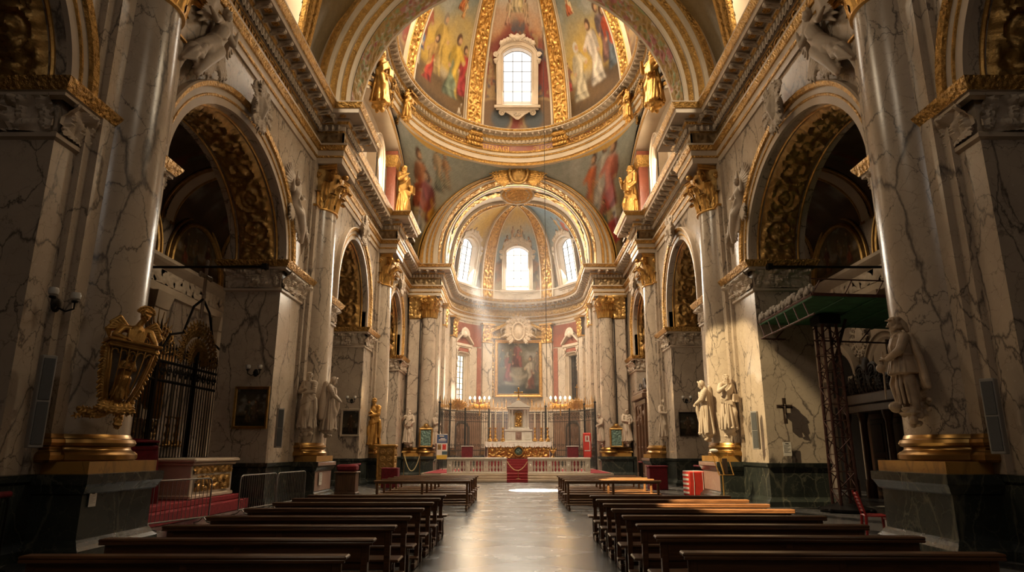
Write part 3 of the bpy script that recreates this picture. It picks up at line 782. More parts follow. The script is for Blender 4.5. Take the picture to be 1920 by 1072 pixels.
def window(name, Mx, w, h, rise, depth=.9, fw=.42, pane='glass', cols=3, rows=6, crown=True, apron=True, label=None):
    root = bpy.data.objects.new(name, None); COL.objects.link(root); root.matrix_world = Matrix(Mx); struct(root, label)
    P, Nn = outline(w, h, rise)
    fr = MB(); frame_sweep(fr, P, Nn, [(0, depth), (0, -.05), (.05, -.12), (.14, -.12), (.16, -.2), (fw - .08, -.24), (fw - .05, -.32), (fw, -.32), (fw, .6)], 0)
    fr.bev(-w / 2 - fw - .18, w / 2 + fw + .18, -.45, .5, -.28, -.06, .03); fr.bev(-w / 2 - fw - .05, w / 2 + fw + .05, -.33, .5, -.42, -.28, .03)
    fr.add([(-w / 2, depth, .45), (w / 2, depth, .45), (w / 2, -.1, -.05), (-w / 2, -.1, -.05)], [(0, 3, 2, 1)])
    fr.build('window_frame', M['trimstone'], root)
    gl = MB(); gl.add([(p[0], depth - .02, p[1]) for p in P], [list(range(len(P)))]); gl.build('pane', M[pane], root)
    mu = MB()
    for i in range(1, cols): x = -w / 2 + w * i / cols; mu.box(x - .022, x + .022, depth - .09, depth - .03, .3, h - rise * .3)
    for j in range(1, rows): z = .4 + (h - .4) * j / rows; mu.box(-w / 2, w / 2, depth - .09, depth - .03, z - .02, z + .02)
    mu.tube([(p[0], depth - .06, p[1]) for p in P], .035, 6)
    mu.build('glazing_bars', M['iron'], root)
    if crown:
        c = MB(); k = len(P)
        for i in range(2, k - 2):
            p, n = P[i], Nn[i]; b = fw + .02; sg = 1 if p[0] > 0 else -1
            frond(c, (p[0] + n[0] * b, -.3, p[1] + n[1] * b), (-sg * .8 + n[0], 0, .25 + n[1] * .6), .42, .17)
        for sg in (-1, 1):
            c.tube([(sg * (w / 2 + fw + .05), -.25, h - rise - .4 - .1 * i) for i in range(5)], [.16, .2, .15, .12, .05], 8)
            volute(c, (sg * (w / 2 + fw + .05), -.3, h - rise - .1), 0, .2, th=.06)
        c.ell((0, -.35, h + fw + .18), (.3, .18, .26), 12, 8)
        c.path([(-.2, -.3, h + fw), (0, -.4, h + fw + .35), (.2, -.3, h + fw)], [.12, .14, .12], 9)
        for sg in (-1, 1): frond(c, (sg * .1, -.34, h + fw + .1), (sg, 0, .5), .6, .2)
        fused(c, 'carved_crest', .022, M['stone'], root)
    if apron:
        a = MB(); pr_ = [(-w / 2 - .1, -.42), (w / 2 + .1, -.42), (w / 4, -.8), (.1, -1.15), (-.1, -1.15), (-w / 4, -.8)]
        a.prism(pr_[::-1], -.22, .4, 0, lambda x, z, hh: (x, hh, z)); volute(a, (.12, -.26, -.75), 0, .16, th=.035); volute(a, (-.12, -.26, -.75), PI, .16, th=.035)
        for sg in (-1, 1): volute(a, (sg * (w / 2 + .1), -.2, -.62), 0 if sg < 0 else PI, .26, th=.06)
        a.build('carved_apron', M['stone'], root)
    return root
def basis(o, xd, yd, zd): return [[xd[0], yd[0], zd[0], o[0]], [xd[1], yd[1], zd[1], o[1]], [xd[2], yd[2], zd[2], o[2]], [0, 0, 0, 1]]
def orient(o, inward, tilt_to=None, a=None, turn=0):
    """matrix whose -y looks along the horizontal direction `inward`, leaning by angle a toward it"""
    i = np.array(inward, float); i /= np.linalg.norm(i); y = -np.array([i[0], i[1], 0.]); z = np.array([0, 0, 1.])
    if a: y, z = y * math.cos(a) + z * math.sin(a) * 1, z * math.cos(a) - y * math.sin(a)
    x = np.cross(y, z); return basis(o, x, y, z)

# ------------------------------------------------------------------ nave vault with lunette windows
NY0, NY1, VR = -9., 24.3, 8.3
nv = MB(); U, V = mg(np.linspace(NY0, NY1, 200), np.linspace(0, PI, 120))
G = np.stack([VR * np.cos(V), U, ZC + VR * np.sin(V)], -1)
LUN = [(4.6, 3.0), (18.2, 3.3)]; LZ = ZC + 1.0
cy = (U[:-1, :-1] + U[1:, 1:]) / 2; cz = ZC + VR * np.sin((V[:-1, :-1] + V[1:, 1:]) / 2); mask = np.ones(cy.shape, bool)
for yc, r in LUN: mask &= ~(((np.abs(cy - yc) < r) & (cz < LZ)) | (np.hypot(cy - yc, cz - LZ) < r))
Cn = paint((U - NY0) / 8 % 1, np.abs(V / PI * 2 - 1), 1.2, ((.14, .12, .08), (.2, .13, .05), (.10, .06, .03)), (.12, .08, .04),
           [dict(x=.3, y=.1, h=.6, a=(.3, .05, .03), b=(.1, .15, .05)), dict(x=.7, y=.2, h=.5, a=(.25, .2, .1), b=(.3, .1, .04), face=-1)], 5, .2)
nv.grid(G, 0, mask=mask, C=Cn)
vault = struct(nv.build('ceiling', M['fresco'], col=True, ang=60))
lb = MB(); lt = MB(); k_ = 0
for yc, r in LUN:
    for s in (1, -1):
        a = np.linspace(PI, 0, 30); yy = np.concatenate([[yc - r], yc + r * np.cos(a), [yc + r]]); zz = np.concatenate([[ZC], LZ + r * np.sin(a), [ZC]])
        xv = np.sqrt(np.maximum(VR ** 2 - (zz - ZC) ** 2, 0))
        for t0, t1, mt in ((0, 1, 0),):
            g = np.stack([np.stack([s * xv, yy, zz], -1), np.stack([np.full_like(xv, s * 9.6), yy, zz], -1)], 1); lb.grid(g, 0)
        for o in (.14, .62, 1.05): lt.tube([(s * (x - .04), yc + (y - yc) * (1 + o / r), LZ + (z - LZ) * (1 + o / r) if z > LZ else z) for x, y, z in zip(np.sqrt(np.maximum(VR ** 2 - (LZ + (zz - LZ) * (1 + o / r) - ZC) ** 2, .01)), yy, zz)], .15, 8, 0)
        k_ += 1
        # the window closing the tunnel
        Mx = basis((s * 8.6, yc, ZC + .9), (0, s, 0), (s, 0, 0), (0, 0, 1)) if s > 0 else basis((s * 8.6, yc, ZC + .9), (0, -1, 0), (-1, 0, 0), (0, 0, 1))
        Mx = basis((s * 8.8, yc, ZC + .9), (0, -s, 0), (s, 0, 0), (0, 0, 1))
        window(f'window_{k_}', Mx, 2.6, 3.0, .6, .6, .4, crown=False, apron=False)
        wl = MB(); wl.box(s * 9.55, s * 9.7, yc - r - .2, yc + r + .2, ZC - .2, LZ + r + .3); o = struct(wl.build(f'trim_{k_}', M['stucco']))
struct(lb.build('trim_11', M['stucco'], ang=40)); struct(lt.build('trim_12', M['goldorn']))
rw = MB(); rw.box(-9.8, 9.8, -9.6, -9.3, 0, 24); struct(rw.build('wall_rear', M['trimstone']))

# ------------------------------------------------------------------ transverse arches
def xz_sweep(mb, prof, mats, n=72):
    """prof: (radius, Y, centre height)"""
    a = np.linspace(0, PI, n)
    G = np.array([[(r * math.cos(t), Y, zc + r * math.sin(t)) if True else 0 for r, Y, zc in prof] for t in a])
    G = np.concatenate([G[:1] * [1, 1, 0] + [0, 0, ZC - .05], G, G[-1:] * [1, 1, 0] + [0, 0, ZC - .05]])
    for k in range(len(prof) - 1): mb.grid(G[:, k:k + 2][:, ::-1], mats[k])
    return mb
def xz_relief(mb, r, zc, Y0, Y1, n, k, amp, seed, m=0, scale=.34):
    a = np.linspace(0, PI, n); U, V = mg(a, np.linspace(0, 1, k)); E = np.clip(np.minimum(V, 1 - V) / .1, 0, 1)
    H = E * amp * leafH(U * r / scale, V * (Y1 - Y0) / scale, seed); rr = r - .02 - H
    P = np.stack([rr * np.cos(U), Y0 + (Y1 - Y0) * V, zc + rr * np.sin(U)], -1)
    return P, U, V
ZB = ZC + .5; ri = 6.95
ba = thing('transverse_arch', 'great gilded arch with banded mouldings before the dome', 'arch', group=None)
mb = MB(); pr_ = [(r, y, ZB) for r, y in [(8.35, 24.0), (8.1, 24.0), (8.07, 24.08), (7.9, 24.1), (7.87, 24.2), (7.7, 24.22), (7.68, 24.32), (7.5, 24.36), (7.46, 24.48), (7.3, 24.5), (7.28, 24.6), (7.14, 24.62), (7.1, 24.72), (ri + .02, 24.74), (ri, 24.9)]]
xz_sweep(mb, pr_, [0, 1, 1, 1, 0, 0, 1, 1, 0, 0, 1, 1, 0, 0]); xz_sweep(mb, [(ri, 26.35, ZB), (ri, 26.6, ZB), (8.4, 26.6, ZB)], [0, 0]); mb.build('banded_archivolt', [M['stucco'], M['goldorn']], ba)
mb = MB(); P, U, V = xz_relief(mb, ri, ZB, 24.9, 26.4, 420, 34, .1, 7); P = np.concatenate([P[:1] * [1, 1, 0] + [0, 0, ZC], P, P[-1:] * [1, 1, 0] + [0, 0, ZC]]); U, V = [np.concatenate([q[:1], q, q[-1:]]) for q in (U, V)]
C0 = np.array((.36, .22, .07)) + 0 * U[..., None]; fl_ = fbm(U * 6, V * 2, 3, 3)
blob = np.clip((fbm(U * 22, V * 6, 8, 3) - .42) * 6, 0, 1); C0 = blend(C0, (.42, .16, .14), blob * (fl_ > .45)); C0 = blend(C0, (.25, .3, .14), np.clip((fbm(U * 26, V * 7, 12, 3) - .5) * 6, 0, 1))
C0 = blend(C0, (.5, .4, .32), np.clip((fbm(U * 30, V * 9, 22, 3) - .56) * 8, 0, 1))
mb.grid(P[::-1], 0, C=C0[::-1]); plabel(mb.build('floral_soffit', M['fresco'], ba, 70, col=True), 'painted garland of flowers under the arch')
ca = thing('chancel_arch', 'concentric gilded arch framing the apse', 'arch')
mb = MB(); q = lambda r: ZC + .15 + (7.5 - r) * .8
pr_ = [(r, y, q(r)) for r, y in [(7.6, 48.7), (7.5, 48.5), (7.4, 48.5), (7.36, 48.42), (7.2, 48.42), (7.18, 48.52), (7.0, 48.55), (6.98, 48.47), (6.86, 48.47), (6.83, 48.62), (6.68, 48.64), (6.66, 48.56), (6.5, 48.56), (6.47, 48.75), (6.2, 48.8), (6.18, 49.0), (6.12, 49.0)]]
xz_sweep(mb, pr_, [1, 1, 0, 1, 0, 0, 1, 1, 1, 0, 0, 1, 1, 0, 0, 0])
pr_ = [(r, y, q(r)) for r, y in [(6.12, 49.9), (6.1, 50.2), (5.95, 50.25), (5.93, 50.1), (5.8, 50.1), (5.77, 50.3), (5.66, 50.35), (5.64, 50.6), (6.3, 50.6)]]
xz_sweep(mb, pr_, [0, 0, 1, 1, 1, 0, 0, 0]); mb.build('banded_archivolt', [M['stucco'], M['gold']], ca)
mb = MB(); P, U, V = xz_relief(mb, 6.12, q(6.12), 49.0, 49.9, 360, 22, .13, 4, scale=.3); P = np.concatenate([P[:1] * [1, 1, 0] + [0, 0, ZC], P, P[-1:] * [1, 1, 0] + [0, 0, ZC]])
mb.grid(P[::-1], 0); mb.build('gilded_foliage_band', M['gold'], ca, 70)

# ------------------------------------------------------------------ side walls of the crossing
DX, DY, DYC = 8.2, 11.0, 36.4; ZR = 23.2
for s, nm in SIDES:
    t = thing('side_arch', f'broad gilded arch on the {nm} wall under the dome', 'arch', group='side arches of the crossing')
    a = np.linspace(PI, 0, 60); mb = MB()
    for o, x0, mt in ((0, 8.1, 1), (.18, 8.05, 0), (.5, 8.0, 1), (.66, 8.05, 0)):
        g = np.array([[(x, 37.8 + (10.6 - oo) * math.cos(t_), ZC + (7.5 - oo) * math.sin(t_)) for x, oo in ((x0, o), (x0, o + .2), (9.1, o + .2))] for t_ in a]); mb.grid(g, mt)
    sided(mb, s).build('archivolt', [M['stucco'], M['goldorn']], t)
    mb = MB(); mb.box(9.0, 9.2, 26.5, 49., ZC - .3, ZR + .3); struct(sided(mb, s).build('wall_crossing_' + nm, M['stucco']))
    for k, yc in enumerate((31.2, 37.8, 44.2)):
        hgt = (3.4, 4.6, 3.0)[k]
        window(f'window_{10 + k + (s > 0) * 3}', basis((s * 8.75, yc, ZC + .5), (0, -s, 0), (s, 0, 0), (0, 0, 1)), 1.9, hgt, .9, .22, .4, crown=False, apron=False, pane='stucco')
    p = thing('wall_pilaster', f'brown marble pilaster with gilded cap above the {nm} cornice', 'pilaster', (s * 8.4, 41.2, ZC), group='upper pilasters')
    b = MB(); rect_rings(b, -.3, .3, -.35, .35, [(.1, 0), (.1, .3), (0, .4), (0, 5.2), (.06, 5.25), (.12, 5.6), (.12, 5.8)], 0); b.build('shaft', M['red'], p)
    b = MB(); rect_rings(b, -.3, .3, -.35, .35, [(.02, 4.7), (.1, 4.8), (.06, 4.9), (.18, 5.3), (.16, 5.5)], 0); b.build('gilded_cap', M['goldorn'], p)

# ------------------------------------------------------------------ pendentives
def ring_pt(ph, r=1.): return np.stack([DX * np.sin(ph) * r, DYC + DY * np.cos(ph) * r, ZR + 0 * ph], -1)
def pendentive(far, s):
    ph = np.linspace(0, PI / 2, 90); pc = R(50)
    al = np.where(ph < pc, PI / 2 * (1 - ph / pc), 0); be = np.clip((ph - pc) / (PI / 2 - pc), 0, 1) * PI / 2
    yb = 48.62 if far else 26.55
    arch = np.stack([7.62 * np.cos(al), np.full_like(ph, yb), ZC + .1 + 7.55 * np.sin(al)], -1)
    sgn = 1 if far else -1
    side = np.stack([np.full_like(ph, 8.05), 37.8 + sgn * 10.75 * np.cos(be), ZC + .1 + 7.6 * np.sin(be)], -1)
    bot = np.where((ph < pc)[:, None], arch, side)
    rp = ring_pt(ph if far else PI - ph)
    t = np.linspace(0, 1, 80)[None, :, None]
    P = bot[:, None] * (1 - t) + rp[:, None] * t
    bulge = np.sin(PI * t[..., 0]) * .7 * (bot[:, 2] < 22)[:, None] * np.clip((22.8 - bot[:, 2]) / 5, 0, 1)[:, None]
    P[..., 0] += bulge * .6; P[..., 1] += sgn * bulge * .5
    P[..., 0] *= s; return P
pn = {(1, 1): 'right', (1, -1): 'left'}
FIGP = {-1: [dict(x=.16, y=.50, h=.40, a=(.40, .10, .04), b=(.36, .16, .08), seated=True), dict(x=.23, y=.42, h=.36, a=(.46, .22, .03), b=(.24, .05, .04), face=-1), dict(x=.36, y=.7, h=.28, a=(.2, .2, .14), b=(.4, .28, .16)), dict(x=.12, y=.28, h=.2, a=(.2, .2, .17), b=(.4, .36, .28), seated=True), dict(x=.45, y=.74, h=.22, a=(.3, .25, .16), b=(.36, .2, .1))],
        1: [dict(x=.40, y=.56, h=.38, a=(.50, .20, .04), b=(.45, .12, .04)), dict(x=.29, y=.56, h=.42, a=(.55, .50, .42), b=(.48, .42, .33), face=-1), dict(x=.20, y=.52, h=.44, a=(.38, .08, .06), b=(.42, .14, .09)), dict(x=.24, y=.40, h=.22, a=(.12, .15, .1), b=(.3, .1, .06), seated=True), dict(x=.13, y=.22, h=.26, a=(.4, .06, .05), b=(.36, .05, .05), seated=True)]}
for far in (1, 0):
    for s, nm in SIDES:
        P = pendentive(far, s); mb = MB(); U, V = mg(np.linspace(0, 1, 90), np.linspace(0, 1, 80))
        # picture coordinates by position on the wall
        px = (np.abs(P[..., 0]) - 2.2) / 5.8; pz = (P[..., 2] - 15.4) / 8.0
        uu = 1 - px if s > 0 else px; uu = px if s < 0 else 1 - px
        C = paint(1 - px, pz, .9, ((.25, .27, .24), (.32, .30, .22), (.38, .26, .09)), (.2, .14, .06),
                  [dict(f) for f in FIGP[s]], 11 + s, .3, dim=.95)
        gold = np.minimum(np.minimum(V, 1 - V) * 6, 1); C = blend(C, (.50, .30, .08), (V < .07) | (V > .955))
        if s > 0: mb.grid(P, 0, C=C)
        else: mb.grid(P[::-1], 0, C=C[::-1])
        t = mb.build('pendentive', M['fresco'], ang=80, col=True)
        tag(t, (f'triangular fresco of robed figures on the {"far" if far else "near"} {nm} corner under the dome'), 'fresco', 'pendentive frescoes')

# ------------------------------------------------------------------ ring cornice of the dome
th = np.linspace(0, 2 * PI, 200, endpoint=False)
OV = np.stack([DX * np.sin(-th), DYC + DY * np.cos(-th)], -1)      # counter-clockwise: left of travel looks to the centre
rg = thing('dome_cornice', 'oval gilded ring cornice with red frieze at the foot of the dome', 'cornice')
mb = MB(); RP = [(-.4, 23.1), (.1, 23.1), (.1, 23.3), (.16, 23.34), (.16, 23.7), (.22, 23.74), (.22, 23.82), (.26, 23.84), (.26, 24.05), (.34, 24.1), (.36, 24.2), (.1, 24.22)]
sweep(mb, OV, RP, [0, 1, 1, 0, 1, 1, 0, 0, 1, 1, 0], True); mb.build('lower_fascia', [M['stucco'], M['goldorn']], rg)
mb = MB(); sweep(mb, OV, [(.1, 24.2), (.1, 24.76)], 0, True)
mb.build('red_frieze', M['red'], rg)
mb = MB(); sweep(mb, OV, [(.1, 24.74), (.2, 24.76), (.2, 24.84), (.26, 24.86), (.26, 25.1), (.32, 25.12), (.34, 25.16), (.42, 25.34), (.42, 25.5), (.9, 25.51), (.9, 25.6), (.94, 25.62), (1.0, 25.72), (1.02, 25.76), (-.5, 25.78)], [0, 1, 0, 0, 0, 1, 1, 0, 0, 0, 1, 1, 0, 0], True); mb.build('upper_cornice', [M['stucco'], M['goldorn']], rg)
DEN = MB(); DEN.box(-.09, .09, 0, .12, -.11, .11)
BAL = MB(); BAL.lathe([(.0, -.24), (.15, -.24), (.15, -.18), (.08, -.14), (.15, -.02), (.12, .08), (.07, .14), (.13, .18), (.13, .24), (0, .24)], 8); BAL.xf(np.diag([1., 1., 1., 1.]))
mb = MB(); place(mb, DEN, curve_stations(OV, .34, True), .26, 24.98); mb.build('dentils', M['stucco'], rg)
mb = MB(); place(mb, MOD, curve_stations(OV, .55, True), .38, 25.5, .56); mb.build('brackets', M['stone'], rg)
# gilt brackets under the ribs and foliage panels on the frieze
mb = MB()
RIBS = [24.5, 68, 112, 155.5]
for d in RIBS:
    for sg in (-1, 1):
        ph = R(d) * sg; dx, dy = math.sin(ph), math.cos(ph); c = np.array([DX * dx, DYC + DY * dy]); n = -np.array([dx / DX, dy / DY]); n /= np.linalg.norm(n); tdir = np.array([-n[1], n[0]])
        for zz, w, o in ((24.45, .5, .3), (25.25, .42, .5), (24.85, .5, .4)):
            for q in range(5):
                u = -1 + q * .5; p = c + n * o + tdir * u * w; frond(mb, (p[0], p[1], zz + .22), (n[0] * .3, n[1] * .3, -1), .5, .15, (n[0], n[1], 0), 4)
            mb.path([(*(c + n * o * .6 - tdir * w), zz), (*(c + n * o * .6 + tdir * w), zz)], [.22, .22], 8)
fused(mb, 'gilded_brackets', .035, M['gold'], rg)
mb = MB()
for d0, d1 in ((29, 64), (73, 107), (-64, -29), (-107, -73)):
    U, V = mg(np.linspace(R(d0), R(d1), 160), np.linspace(0, 1, 14)); H = .0 + .1 * rinceau(U * 9 / .8, V); H = np.where(H < .02, -.05, H)
    nx = -np.sin(U) / DX; ny = -np.cos(U) / DY; l = np.hypot(nx, ny)
    P = np.stack([DX * np.sin(U) + nx / l * (.1 + H), DYC + DY * np.cos(U) + ny / l * (.1 + H), 24.24 + .48 * V], -1); mb.grid(P, 0)
mb.build('frieze_scrolls', M['oldgold'], rg, 60)
def letters(txt, size, mat, name, label, fn, parent=None):
    """raised letters bent along a curve: fn(x, depth, z) -> point"""
    cu = bpy.data.curves.new('inscription', 'FONT'); cu.body = txt; cu.size = size; cu.extrude = .02; cu.align_x = 'CENTER'
    tmp = bpy.data.objects.new('tmp', cu); COL.objects.link(tmp); dg = bpy.context.evaluated_depsgraph_get()
    me = bpy.data.meshes.new_from_object(tmp.evaluated_get(dg)); bpy.data.objects.remove(tmp)
    for v in me.vertices: v.co = fn(v.co.x, v.co.z, v.co.y)
    me.materials.clear(); me.materials.append(mat); o = bpy.data.objects.new(name, me); COL.objects.link(o)
    if parent: o.parent = parent; o['label'] = label
    return o
def bend(off):
    def fn(x, d, z):
        ph = (x + off) / 8.; nx, ny = -math.sin(ph) / DX, -math.cos(ph) / DY; l = math.hypot(nx, ny)
        return (DX * math.sin(ph) + nx / l * (.12 + d), DYC + DY * math.cos(ph) + ny / l * (.12 + d), 24.27 + z)
    return fn
letters('4TENAGI', .56, M['gold'], 'gilded_letters', 'gilded letters on the red frieze', bend(-1.75), rg)
letters('ƆI DO', .5, M['oldgold'], 'gilded_letters', 'faded letters on the red frieze', bend(1.9), rg)

# ------------------------------------------------------------------ dome shell: painted panels, ribs, window
DZ, DH = 25.76, 11.1
def dome(ph, t, k=1.):
    return np.stack([DX * k * np.sin(ph) * np.cos(t), DYC + DY * k * np.cos(ph) * np.cos(t), DZ + DH * k * np.sin(t)], -1)
dm = thing('dome', 'tall oval dome with gilded ribs and painted panels', 'dome')
sky1 = ((.07, .09, .11), (.19, .20, .17), (.52, .33, .06))
FL = [dict(x=.12, y=.48, h=.5, a=(.10, .16, .26), b=(.3, .1, .06)), dict(x=.40, y=.36, h=.62, a=(.38, .26, .10), b=(.45, .30, .08), hair=(.2, .16, .12)),
      dict(x=.30, y=.24, h=.5, a=(.40, .05, .03), b=(.42, .25, .08), face=-1, lean=.15), dict(x=.09, y=.32, h=.34, a=(.5, .42, .3), b=(.5, .42, .3), seated=True),
      dict(x=.80, y=.28, h=.52, a=(.36, .05, .05), b=(.33, .04, .04)), dict(x=.66, y=.22, h=.66, a=(.19, .22, .14), b=(.52, .34, .06), lean=.04), dict(x=.72, y=.90, h=.28, a=(.42, .14, .05), b=(.4, .2, .08), seated=True), dict(x=.86, y=.84, h=.2, a=(.5, .26, .1), b=(.45, .3, .15))]
FR = [dict(x=.14, y=.34, h=.3, a=(.36, .06, .05), b=(.2, .1, .06)), dict(x=.76, y=.42, h=.6, a=(.2, .1, .08), b=(.14, .1, .1)), dict(x=.92, y=.40, h=.58, a=(.3, .24, .16), b=(.36, .06, .04)),
      dict(x=.30, y=.20, h=.60, a=(.56, .47, .32), b=(.50, .42, .28), hair=(.5, .45, .38)), dict(x=.56, y=.28, h=.66, a=(.60, .52, .42), b=(.56, .48, .4), face=-1), dict(x=.84, y=.32, h=.62, a=(.12, .14, .16), b=(.46, .08, .03)), dict(x=.16, y=.88, h=.28, a=(.46, .14, .06), b=(.5, .4, .24), seated=True)]
k = 0
edges = [-155.5, -112, -68, -24.5, 24.5, 68, 112, 155.5, 204.5]
for i in range(8):
    a0, a1 = R(edges[i]), R(edges[i + 1]); mid = (edges[i] + edges[i + 1]) / 2
    vis = abs(mid) < 60; n = (210, 240) if vis else (60, 60)
    U, V = mg(np.linspace(0, 1, n[0]), np.linspace(0, 1, n[1])); ph = a0 + (a1 - a0) * U; t = V * R(74)
    P = dome(ph, t); mb = MB(); mask = None
    if abs(mid) in (0, 90, 180):
        C = np.array((.20, .055, .045)) + 0 * U[..., None]; C = blend(C, (.30, .2, .1), np.clip((fbm(U * 12, V * 14, 4, 4) - .48) * 6, 0, 1)); C = blend(C, (.09, .08, .09), np.clip((fbm(U * 9 + 5, V * 14, 9, 4) - .53) * 8, 0, 1))
        up = sm(V - .50 - .12 * np.cos((U - .5) * 5), .015); S = paint(U, np.clip((V - .4) / .6, 0, 1), .9, ((.4, .4, .36), (.42, .4, .34), (.45, .24, .12)), (.4, .2, .1), [dict(x=.5, y=.42, h=.36, a=(.55, .45, .28), b=(.5, .4, .2), seated=True), dict(x=.36, y=.3, h=.24, a=(.5, .3, .2), b=(.5, .38, .24)), dict(x=.64, y=.3, h=.24, a=(.5, .34, .22), b=(.42, .3, .18), face=-1)], 21, .2)
        C = C * (1 - up[..., None]) + S * up[..., None]
        for sx in (-.27, .27):
            C = blend(C, (.16, .10, .06), sm(.2 - np.hypot((U - .5 - sx), (V - .09) * 1.9), .01)); C = blend(C, (.30, .2, .1), sm(.014 - np.abs(np.hypot((U - .5 - sx), (V - .09) * 1.9) - .2), .004)); C = blend(C, (.08, .09, .10), sm(.11 - np.hypot((U - .5 - sx * .7), (V - .09) * 1.9), .01))
        if mid == 0:
            cx = (P[:-1, :-1, 0] + P[1:, 1:, 0]) / 2; cz = (P[:-1, :-1, 2] + P[1:, 1:, 2]) / 2; mask = ~((np.abs(cx) < 1.15) & (cz > 27.95) & (cz < 32.2))
        nm_ = 'window panel painted dark red'
    else:
        fg = FL if mid < 0 else FR
        C = paint(U, V, .56, sky1, (.13, .075, .03), [dict(f, y=.02 + .5 * f['y'] + (.1 if f['y'] > .8 else 0), h=.5 * f['h'], x=f['x'] if f['y'] < .8 else .3 + .4 * f['x']) for f in fg] if vis else [], 31 + i, .22)
        if mid < 0: C = blend(C, (.50, .42, .32), sm(fbm(U * 14, V * 14, 3, 4) - .46 - 3.2 * np.hypot(U - .83, V - .11), .02))
        nm_ = 'fresco of robed apostles on a hillside' if mid < 0 else 'fresco of white robed figures before a crowd'
    mb.grid(P, 0, mask=mask, C=C); plabel(mb.build('painted_panel', M['fresco'], dm, 80, col=True), nm_)
for d in [e for e in edges[:-1]]:
    vis = abs(d) < 80; nt, ns = (220, 30) if vis else (70, 14)
    t, q_ = mg(np.linspace(0, R(74), nt), np.linspace(-1, 1, ns)); p0 = R(d); w = .78 * np.cos(t) ** .6 + .12
    spd = np.hypot(DX * math.cos(p0), DY * math.sin(p0)) * np.cos(t)
    aq = np.abs(q_); H = np.where(aq > .93, .02, np.where(aq > .78, .26, np.where(aq > .72, .16, np.where(aq > .58, .24, .1 + .2 * leafH(t * 11 / .34, q_ * w / .3, 13)))))
    P = dome(p0 + q_ * w / np.maximum(spd, .5), t); C_ = np.array([0, DYC, DZ]); nn = P - C_; nn /= np.linalg.norm(nn, axis=2, keepdims=True)
    P = P - nn * H[..., None]
    mb = MB(); mid_ = (aq[:, :-1] + aq[:, 1:]) / 2
    for sel, mt in ((mid_[:-1] > .74, 0), (mid_[:-1] <= .74, 1)): mb.grid(P, mt, mask=sel)
    mb.build('rib', [M['stucco'], M['gold']], dm, 50)
mb = MB(); U, V = mg(np.linspace(0, 2 * PI, 60), np.linspace(R(73), R(76), 2)); mb.grid(dome(U, V, .985), 0)
U, V = mg(np.linspace(0, 2 * PI, 60), np.linspace(0, 1, 4)); mb.grid(np.stack([2.2 * np.sin(U) * (1 - .1 * V), DYC + 3 * np.cos(U) * (1 - .1 * V), DZ + DH * .96 + 3 * V], -1), 0)
mb.grid(np.stack([2.0 * np.sin(U) * (1 - V), DYC + 2.7 * np.cos(U) * (1 - V), DZ + DH * .96 + 3 + .4 * V], -1), 0); mb.build('lantern', M['stucco'], dm)
wt = math.atan2(47.0 - 45.45, 32.2 - 28.0)
window('window_20', orient((0, 46.85, 28.05), (0, -1), a=wt), 2.2, 4.3, .45, 1.1, .52, cols=3, rows=5)
# ------------------------------------------------------------------ apse shell
def apx(psi, z, r=APR): return np.stack([r * np.cos(psi), APC + r * np.sin(psi), z + 0 * psi], -1)
WINA = R(33)                                # side windows: angle from the x axis
def shell_path(n=150):
    s = np.linspace(0, PI * APR + 8.8, n); out = []
    return s
SLEN = PI * APR + 2 * 4.4
def on_shell(s, r=APR):
    """plan point of arc length s measured from the right chancel corner"""
    s = np.asarray(s, float); psi = np.clip((s - 4.4) / APR, 0, PI)
    x = r * np.cos(psi); y = APC + r * np.sin(psi)
    y = np.where(s < 4.4, 50.6 + s, np.where(s > SLEN - 4.4, 50.6 + SLEN - s, y)); return x, y
SW = 4.4 + APR * WINA; SWL = SLEN - SW
U, V = mg(np.linspace(0, SLEN, 260), np.linspace(0, 13.3, 120)); X, Y = on_shell(U)
cu, cz = (U[:-1, :-1] + U[1:, 1:]) / 2, (V[:-1, :-1] + V[1:, 1:]) / 2
mask = np.ones(cu.shape, bool)
for sw in (SW, SWL): mask &= ~((np.abs(cu - sw) < .62) & (cz > 5.6) & (cz < 10.0))
mb = MB(); mb.grid(np.stack([X, Y, V], -1)[::-1], 0, mask=mask[::-1]); struct(mb.build('wall_apse', M['marble'], ang=60))
mb = MB()
for s in (1, -1): mb.box(min(s * APR, s * 10.15), max(s * APR, s * 10.15), 49.2, 50.6, 0, 13.4)
struct(mb.build('wall_chancel', M['marble']))
# coloured marble panels, pilasters
pan = MB(); pan2 = MB(); pil = MB(); pcap = MB(); pbas = MB()
def bent_box(mb, s0, s1, z0, z1, d, m=0, n=8):
    s = np.linspace(s0, s1, n); x0, y0 = on_shell(s, APR + .05); x1, y1 = on_shell(s, APR - d)
    # straight parts: move inward in x
    f = (s < 4.4) | (s > SLEN - 4.4); x1 = np.where(f, np.sign(x0) * (APR - d), x1)
    mb.grid(np.stack([np.stack([x0, y0, 0 * s + z0], -1), np.stack([x1, y1, 0 * s + z0], -1), np.stack([x1, y1, 0 * s + z1], -1), np.stack([x0, y0, 0 * s + z1], -1)], 1)[::-1], m, cv=True)
    for k in (0, -1): mb.add([(x0[k], y0[k], z0), (x1[k], y1[k], z0), (x1[k], y1[k], z1), (x0[k], y0[k], z1)], [(0, 1, 2, 3)], m)
MIDS = SLEN / 2
PILS = [MIDS - 2.95, MIDS + 2.95, MIDS - 7.6, MIDS + 7.6, 1.2, SLEN - 1.2]
